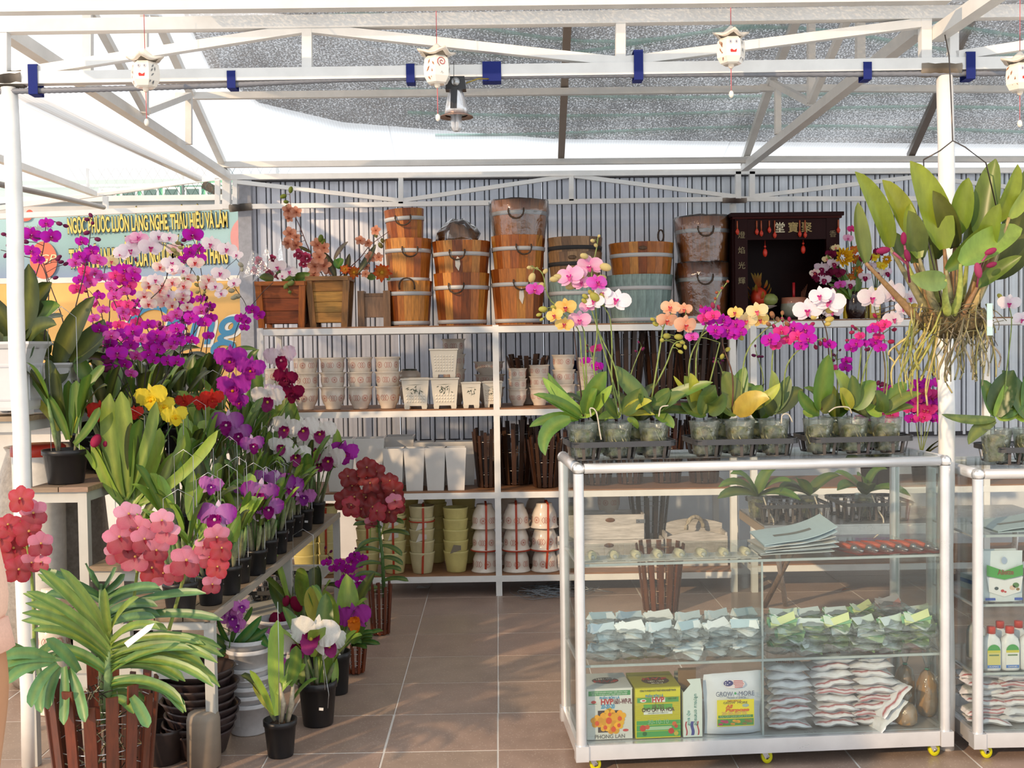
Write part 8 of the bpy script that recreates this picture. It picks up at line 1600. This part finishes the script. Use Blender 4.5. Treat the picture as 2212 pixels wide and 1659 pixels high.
# ------------------------------------------------------------------ lanterns, lamp, tape, conduit along the front truss
YLn = 3.60
def lantern(label, px, ya, yb, wb, wr, ytail, face, rz=0.0):
 c = P(px, (ya + yb) / 2, YLn); k = S(1, YLn); t = thing('paper_lantern', label, 'lantern', tuple(c), 'white pagoda-roofed lanterns', rz); zt_ = S((yb - ya) / 2, YLn); rb = S(wb / 2, YLn); rr = S(wr / 2, YLn) * 1.12
 zr_ = zt_ - S(28, YLn)
 b = MB(hx('e8dccc')); vs = [(0, 0, zt_)]; n = 24; rings = ((.18, .80), (.42, .45), (.72, .22), (1.0, .16), (.98, .02), (.7, .0))
 for f, z in rings:
  for i in range(n):
   a = 2 * math.pi * i / n; cr = abs(math.cos(2 * a)) ** 4; q = 1 / max(abs(math.cos(a + math.pi / 4)), abs(math.sin(a + math.pi / 4))) if f > .3 else 1.15; vs.append((rr * f * q * .74 * math.cos(a), rr * f * q * .74 * math.sin(a), zr_ + (zt_ - zr_) * z + (.012 * f * cr if f > .5 else 0)))
 fs = [(0, 1 + i, 1 + (i + 1) % n) for i in range(n)]
 for r_ in range(len(rings) - 1):
  for i in range(n): a0 = 1 + r_ * n + i; a1 = 1 + r_ * n + (i + 1) % n; fs.append((a0, a0 + n, a1 + n, a1))
 b.add(vs, fs, None, True); b.build('roof', 'ceramic', t, False)
 b = MB(hx('efe8dc')); hb = zr_ + zt_; zb_ = -zt_ + .012; pr = [(rb * .55, zb_), (rb * .74, zb_ + .004), (rb * .96, zb_ + hb * .22), (rb, zb_ + hb * .48), (rb * .93, zb_ + hb * .75), (rb * .7, zr_ - .002)]
 b.lathe(pr, 6, smooth=False, cap1=True); b.build('lantern_body', 'ceramic', t, False); MB(hx('e8dccc')).lathe([(.004, zb_ - .012), (.009, zb_ - .006), (.010, zb_)], 10).build('neck', 'ceramic', t, False)
 MB(hx('c84a52')).tube([(0, 0, zt_), (0, 0, zt_ + S(ya + 30, YLn))], .0012, 5).build('hanging_cord', 'plastic', t, False); zz = zt_ - S(ytail - ya, YLn)
 b = MB(hx('d86a70')); b.tube([(0, 0, zb_ - .010), (0, 0, zz + .012)], .0013, 5); b.build('tassel_cord', 'plastic', t, False); b = MB(hx('f0e8dc')); b.ball((0, 0, zz), (.008, .008, .012), n=10); b.build('bead', 'ceramic', t, False)
 y = -rb * .885; zc = zb_ + hb * .5
 for (x0, a0) in ((0, 0), (1, math.pi / 3), (-1, -math.pi / 3)):
  M = Matrix.Rotation(a0, 3, 'Z')
  def pz(x, z): return M @ V((x, -rb * .872 - .0012 + abs(z - zc) * .14, z))
  if x0 == 0 and face == 'smile':
   b = MB((.35, .36, .42))
   for sx_ in (-1, 1): b.add([pz(sx_ * rb * .2 + rb * .11 * math.cos(i * .63), zc + hb * .17 + rb * .15 * math.sin(i * .63)) for i in range(10)], [tuple(range(10))], (.55, .55, .60)); b.add([pz(sx_ * rb * .2 + rb * .04 * math.cos(i * .63), zc + hb * .16 + rb * .07 * math.sin(i * .63)) - V((0, .0004, 0)) for i in range(10)], [tuple(range(10))], (.15, .15, .2))
   b.add([pz(-rb * .22 + rb * .44 * i / 8, zc - hb * .10 + .002 * math.sin(i)) for i in range(9)] + [pz(rb * .22 * math.cos(math.pi * i / 8), zc - hb * .11 - rb * .28 * math.sin(math.pi * i / 8)) for i in range(1, 8)], [tuple(range(16))], hx('c8302a')); b.build('painted_face', 'print', t, False)
  elif x0 == 0:
   b = MB(hx('b8303a')); b.tube([pz((.004 + .0024 * i * .9) * math.cos(i * .7) * .45, zc + hb * .14 + (.004 + .0024 * i * .9) * math.sin(i * .7) * .45) for i in range(16)], .0012, 4); b.build('painted_spiral', 'print', t, False)
   b = MB((.3, .3, .3)); pts = [pz(rb * .14 * math.sin(i * 4 * math.pi / 5), zc - hb * .22 + rb * .14 * math.cos(i * 4 * math.pi / 5)) for i in range(6)]; b.tube(pts, .0008, 4); b.build('painted_star', 'print', t, False)
  else:
   b = MB((.22, .22, .22) if x0 > 0 else hx('a06a4a')); rr_ = random.Random(int(px) + x0)
   for i in range(7): x, z, a = rr_.uniform(-.25, .25) * rb, zc + rr_.uniform(-.3, .3) * hb, rr_.uniform(-2.4, -.8); l = rb * .36; n_ = rb * .06; d = V((math.cos(a), 0, math.sin(a))); b.add([pz(x, z), pz(x + d.x * l * .5 - d.z * n_, z + d.z * l * .5 + d.x * n_), pz(x + d.x * l, z + d.z * l), pz(x + d.x * l * .5 + d.z * n_, z + d.z * l * .5 - d.x * n_)], [(0, 1, 2, 3)])
   b.build('painted_leaves', 'print', t, False)
 return t
lantern('white lantern with a smiling face, leftmost of the hanging four', 314, 106, 198, 62, 70, 262, 'smile'); lantern('white lantern with a red spiral, hanging beside the lamp', 944, 94, 190, 62, 78, 252, 'spiral', .45); lantern('white lantern with a smiling face, hanging above the shrine', 1579, 54, 148, 62, 68, 202, 'smile', .0); lantern('white lantern with a smiling face, cut by the right edge', 2203, 110, 206, 62, 72, 266, 'smile')
YLm = 3.70; c = P(985, 200, YLm); t = thing('work_lamp', 'black-topped reflector lamp with a spiral-free energy bulb under the truss', 'lamp', tuple(c)); t['label'] = 'black-topped chrome reflector lamp with an energy-saving bulb under the front truss'
k = S(1, YLm); MB((.02, .02, .022)).box((.0, 0, 18 * k), (44 * k, 30 * k, 28 * k), taper=.86).build('housing', 'plastic', t, False); MB((.45, .46, .47)).tube([(0, -.025, 20 * k), (0, -.020, 20 * k)], 9 * k, 12).build('clamp_screw', 'steel', t, False); MB((.02, .02, .022)).beam((-3 * k, -19 * k, 8 * k), (-5 * k, -24 * k, -38 * k), 14 * k, .004, up=V((0, 1, 0))).build('bracket', 'plastic', t, False)
MB((.75, .75, .76)).lathe([(13 * k, 6 * k), (19 * k, -10 * k), (23 * k, -30 * k), (25 * k, -46 * k), (23 * k, -46 * k), (20 * k, -20 * k)], 20, cap0=False).build('reflector', 'steel', t, False); MB((.36, .24, .2)).lathe([(24 * k, -46 * k), (36 * k, -51 * k), (36.5 * k, -53 * k), (24 * k, -49 * k)], 24, cap0=False).build('rim', 'steel', t, False)
b = MB((.9, .9, .92))
for i in range(4): a = i * math.pi / 2 + .4; x, y = 7.5 * k * math.cos(a), 7.5 * k * math.sin(a); b.tube([(x, y, -30 * k), (x, y, -72 * k), (x * .7, y * .7, -79 * k), (0, 0, -79 * k)], 5 * k, 8)
b.build('bulb', 'bulb_glass', t, False); MB(hx('a08a30')).tube([(22 * k, 0, 20 * k), (48 * k, .02, 32 * k), (70 * k, .05, 36 * k)], .0022, 5).build('power_cable', 'plastic', t, False); MB((.1, .1, .1)).tube([(-4 * k, -.03, 2 * k), (-3 * k, -.03, 62 * k)], .001, 4).build('hanging_wire', 'steel', t, False)
cp = [(-60, 199), (200, 193), (480, 184), (740, 172), (1100, 165), (1470, 161), (1900, 160), (2300, 158)]; pts = crom([P(x, y, YA - .012) for x, y in cp], 45)
cdt = one(MB((.20, .21, .24)).tube(pts, [.0105 if i % 2 else .0088 for i in range(len(pts))], 8), 'corrugated_conduit', 'plastic', 'grey corrugated cable conduit taped under the front truss', 'conduit', tuple(pts[len(pts) // 2]))
for i, (px, y0, y1, wt) in enumerate(((70, 139, 201, 20), (499, 153, 188, 18), (886, 138, 176, 18), (1062, 133, 173, 40), (1379, 108, 170, 20), (1874, 134, 169, 18), (2097, 112, 168, 20))):
 Y = YA - .028; p, q = P(px, y0, Y), P(px, y1, Y); w_ = S(wt, Y) / 2; z0, z1 = q.z - .003, p.z; lab = ['beside the left post', 'left of mid-span', 'just left of the spiral lantern', 'widest, right of the lamp', 'at the middle strut', 'near the right post', 'right of the right post'][i]
 b = MB(hx('1a2870')); yb_ = YA + .022; b.bb(p.x - w_, p.x + w_, Y - .002, Y, z0, z1); b.bb(p.x - w_, p.x + w_, Y, yb_, z0 - .001, z0 + .001); b.bb(p.x - w_, p.x + w_, yb_, yb_ + .002, z0, z1); b.bb(p.x - w_, p.x + w_, Y, yb_, z1 - .001, z1 + .001)
 o = one(b, 'blue_tape', 'fabric', 'dark blue tape round the front truss, ' + lab, 'tape', (p.x, Y, (z0 + z1) / 2), 'blue tape wraps on the truss')
# ------------------------------------------------------------------ pots and urns at the lower left
Yt_ = 3.88; xt = P(432, 1600, Yt_).x
for k in range(9):
 t = thing('brown_tub', 'dark brown scalloped tub, %s up in the stack under the bench end' % (ORD + ['ninth'])[k], 'tub', (xt + ru(-.008, .012), Yt_, .001 + .026 * k), 'dark brown tubs under the bench', ru(0, 6)); b = MB(jc(hx('3a2f2e'), .1)); b.lathe([(.085, 0), (.09, .004), (.118, .075), (.128, .085), (.124, .09), (.112, .08), (.084, .01), (0, .01)], 30, wob=.035); b.build('tub_body', 'plastic', t, False)
for k, (px, Y, r, hh, lab) in enumerate(((352, 3.80, .085, .12, 'nearest the tall slat basket'), (318, 4.02, .10, .15, 'in the dark behind the vanda'))):
 p = P(px, 1600, Y); t = thing('brown_tub', 'wide dark brown tub ' + lab, 'tub', (p.x, Y, .001), 'dark brown tubs under the bench'); MB(hx('2f2625')).lathe([(r * .7, 0), (r * .75, .004), (r * .95, hh * .9), (r, hh), (r * .94, hh), (r * .7, .01), (0, .01)], 26, wob=.02).build('tub_body', 'plastic', t, False)
p = P(436, 1600, 3.72); t = thing('upturned_pot', 'beige clay pot standing upside down behind the bench leg', 'pot', (p.x, 3.745, .001)); MB(hx('8a7e70')).lathe([(.050, 0), (.056, .004), (.055, .16), (.05, .18), (.035, .188), (0, .19)], 22).build('pot_body', 'chalk', t, False)
t = thing('wrapped_urn', 'big grey ceramic urn in crinkled plastic behind the stepped stand', 'urn', (P(132, 1100, 4.78).x - .04, 4.78, .001)); MB(hx('8f8880')).lathe([(.17, 0), (.20, .05), (.22, .3), (.23, .6), (.21, .85), (.17, .98), (.18, 1.0), (.16, .99), (0, .9)], 28, wob=.012).build('urn_body', 'urn', t, False)
t = thing('lidded_bucket', 'white bucket with a red lid under the top tier', 'bucket', (P(92, 920, 4.55).x, 4.5, .70));
t.location.z = .001; ORG[t.name] = tuple(t.location); MB((.7, .68, .64)).lathe([(.08, 0), (.09, .02), (.10, .98), (.098, 1.0)], 22).build('bucket_body', 'plastic', t, False); MB(hx('c03424')).lathe([(.104, .985), (.104, 1.02), (.09, 1.03), (0, 1.03)], 22).build('lid', 'plastic', t, False)
for j in range(4): cpot('beige upturned pot, %s up in the stack behind the stand leg' % ORD[j], P(112, 1250, 4.36).x, 4.36, .001 + .12 * j, .95, ru(0, 6), True, 'beige pots behind the stand')
for j, (px, Y) in enumerate(((150, 4.62), (222, 4.5), (300, 4.6))): t = thing('empty_pot', 'empty black pot on the floor under the stand, %s one' % ORD[j], 'pot', (P(px, 1250, Y).x, Y, .001), 'empty black pots'); black_pot(t, .08, .3)
# ------------------------------------------------------------------ small litter on the floor
p = FZ(1830, 1277); b = MB(hx('8a1c1c')); b.blade([(p.x - .03, p.y, .004), (p.x, p.y, .012), (p.x + .03, p.y + .01, .005)], .012, (0, 0, 1), 'oval', .4, hx('8a1c1c'), hx('b08a4a')); one(b, 'fallen_petal', 'petal', 'dark red fallen petal on the tiles behind the cabinet', 'petal', tuple(p))
p = FZ(914, 1271); b = MB((.7, .7, .68)); b.add([(p.x - .04, p.y, .002), (p.x + .03, p.y - .01, .004), (p.x + .05, p.y + .03, .015), (p.x, p.y + .04, .006), (p.x - .03, p.y + .03, .012)], [(0, 1, 2, 3, 4)]); one(b, 'paper_scrap', 'print', 'crumpled white paper scrap under the long rack', 'paper', tuple(p))
# ------------------------------------------------------------------ the passer-by at the left edge
YQ = 1.36; sh_ = P(-165, 985, YQ); el = P(-40, 1470, YQ - .01); wr_ = P(-62, 1790, YQ + .05); cx_ = sh_.x - .19; fz = 0
pr_ = thing('person', 'person in a pale peach short-sleeved shirt, only an arm in view at the left edge', 'person', (cx_, YQ, 0))
def skin(name, nodes, edges, mat, col, sub=2):
 me = bpy.data.meshes.new(name); o0 = org(pr_); me.from_pydata([tuple(V(n[0]) - V(o0)) for n in nodes], edges, []); o = bpy.data.objects.new(name, me); COL.objects.link(o); o.parent = pr_
 m = o.modifiers.new('s', 'SKIN'); m.use_smooth_shade = True
 for i, n in enumerate(nodes): me.skin_vertices[0].data[i].radius = (n[1], n[2] if len(n) > 2 else n[1])
 me.skin_vertices[0].data[0].use_root = True; s = o.modifiers.new('d', 'SUBSURF'); s.levels = sub; s.render_levels = sub
 dg = bpy.context.evaluated_depsgraph_get(); nm = bpy.data.meshes.new_from_object(o.evaluated_get(dg)); o.modifiers.clear(); o.data = nm; ca = nm.color_attributes.new('Col', 'FLOAT_COLOR', 'POINT')
 for d in ca.data: d.color = (*col, 1)
 nm.polygons.foreach_set('use_smooth', [True] * len(nm.polygons)); nm.materials.clear(); nm.materials.append(MAT[mat]); return o
zsh = sh_.z; SKN = hx('b8845e'); x0 = cx_; L_el, L_wr = V((2 * x0 - el.x, YQ - .01, el.z)), V((2 * x0 - wr_.x, YQ + .06, wr_.z))
body = [((x0, YQ, zsh - .52), .13, .10), ((x0, YQ, zsh - .30), .125, .095), ((x0, YQ + .01, zsh - .08), .14, .095), ((x0, YQ + .01, zsh + .03), .06, .055), ((x0, YQ + .02, zsh + .10), .05, .05), ((x0, YQ + .03, zsh + .18), .075, .085), ((x0, YQ + .03, zsh + .27), .07, .08), (sh_, .048), (el, .036), (wr_, .026), ((wr_.x + .005, wr_.y + .02, wr_.z - .07), .03, .016),
  ((2 * x0 - sh_.x, YQ, zsh), .048), (L_el, .036), (L_wr, .026), ((L_wr.x, L_wr.y + .02, L_wr.z - .07), .03, .016), ((x0 + .085, YQ, zsh - .62), .075), ((x0 + .09, YQ, .42), .055), ((x0 + .09, YQ - .02, .08), .038), ((x0 + .095, YQ + .12, .03), .035, .025), ((x0 - .085, YQ, zsh - .62), .075), ((x0 - .09, YQ, .42), .055), ((x0 - .09, YQ - .02, .08), .038), ((x0 - .095, YQ + .12, .03), .035, .025)]
be = [(0, 1), (1, 2), (2, 3), (3, 4), (4, 5), (5, 6), (2, 7), (7, 8), (8, 9), (9, 10), (2, 11), (11, 12), (12, 13), (13, 14), (0, 15), (15, 16), (16, 17), (17, 18), (0, 19), (19, 20), (20, 21), (21, 22)]
for sgn, w0, hi in ((1, wr_, 10), (-1, L_wr, 14)):
 hb_ = V(body[hi][0])
 for f, (dx, l) in enumerate(((-.024, .062), (-.008, .075), (.008, .07), (.024, .055))):
  a = len(body); body += [((hb_.x + dx, hb_.y + .004, hb_.z - .035), .009), ((hb_.x + dx, hb_.y + .016, hb_.z - .035 - l * .5), .008), ((hb_.x + dx * .9, hb_.y + .034, hb_.z - .035 - l * .9), .007)]; be += [(hi, a), (a, a + 1), (a + 1, a + 2)]
 a = len(body); body += [((hb_.x + sgn * .0, hb_.y + .035, hb_.z - .005), .010), ((hb_.x, hb_.y + .055, hb_.z - .045), .008)]; be += [(hi, a), (a, a + 1)]
skin('body', body, be, 'skin', SKN)
mid = sh_.lerp(el, .5); hem = sh_.lerp(el, .86); lm = V((2 * x0 - mid.x, YQ, mid.z)); lh = V((2 * x0 - hem.x, YQ, hem.z)); SHC = hx('e2b8a0')
skin('shirt', [((x0, YQ, zsh - .52), .155, .125), ((x0, YQ, zsh - .30), .145, .115), ((x0, YQ + .01, zsh - .08), .155, .11), ((x0, YQ + .01, zsh + .02), .075, .07), (sh_, .064), (mid, .060), (hem, .058), ((2 * x0 - sh_.x, YQ, zsh), .064), (lm, .060), (lh, .058), ((x0, YQ, zsh - .66), .16, .13)], [(0, 1), (1, 2), (2, 3), (2, 4), (4, 5), (5, 6), (2, 7), (7, 8), (8, 9), (0, 10)], 'fabric', SHC)
b = MB(hx('dcae98')); d = (el - sh_).normalized(); t_, s_, u_ = ortho(d)
b.tube([hem - d * .028, hem - d * .026, hem + d * .010, hem + d * .012], [.042, .0462, .0458, .040], 20); b.build('ribbed_cuff', 'fabric', pr_)
skin('trousers', [((x0, YQ, zsh - .60), .14, .115), ((x0 + .088, YQ, zsh - .72), .09), ((x0 + .092, YQ, .42), .072), ((x0 + .092, YQ - .015, .09), .06), ((x0 - .088, YQ, zsh - .72), .09), ((x0 - .092, YQ, .42), .072), ((x0 - .092, YQ - .015, .09), .06)], [(0, 1), (1, 2), (2, 3), (0, 4), (4, 5), (5, 6)], 'fabric', (.05, .055, .07))
b = MB(hx('1c1410')); hc_ = V((x0, YQ + .03, zsh + .22)); b.ball(hc_ + V((0, -.015, .045)), (.082, .09, .10), n=16, m=10); b.build('hair', 'bark', pr_)
b = MB(hx('a87450')); f = hc_ + V((0, .085, .0)); b.ball(f + V((0, .008, -.005)), (.012, .016, .022), SKN, n=8); b.ball(f + V((0, -.006, -.055)), (.022, .010, .006), hx('9a5048'), n=10)
for s in (-1, 1): b.ball(f + V((s * .030, -.012, .012)), (.013, .010, .008), (.7, .68, .66), n=10); b.ball(f + V((s * .030, -.003, .012)), (.006, .004, .006), (.03, .02, .015), n=8); b.ball(hc_ + V((s * .078, .01, .0)), (.010, .022, .032), SKN, n=10)
b.build('face', 'skin', pr_)
# fit the lettering to its widths and turn it into plain meshes
bpy.context.view_layer.update()
for o, w, h in TXT:
 d = o.dimensions; o.scale = (o.scale.x * w / max(1e-5, d.x), (h / max(1e-5, d.y)) if h else 1, 1)
dg = bpy.context.evaluated_depsgraph_get()
for o in [o for o in bpy.data.objects if o.type == 'FONT']:
 me = bpy.data.meshes.new_from_object(o.evaluated_get(dg)); n = bpy.data.objects.new('lettering', me); COL.objects.link(n)
 n.parent = o.parent; n.location = o.location; n.rotation_euler = o.rotation_euler; n.scale = o.scale; bpy.data.objects.remove(o)
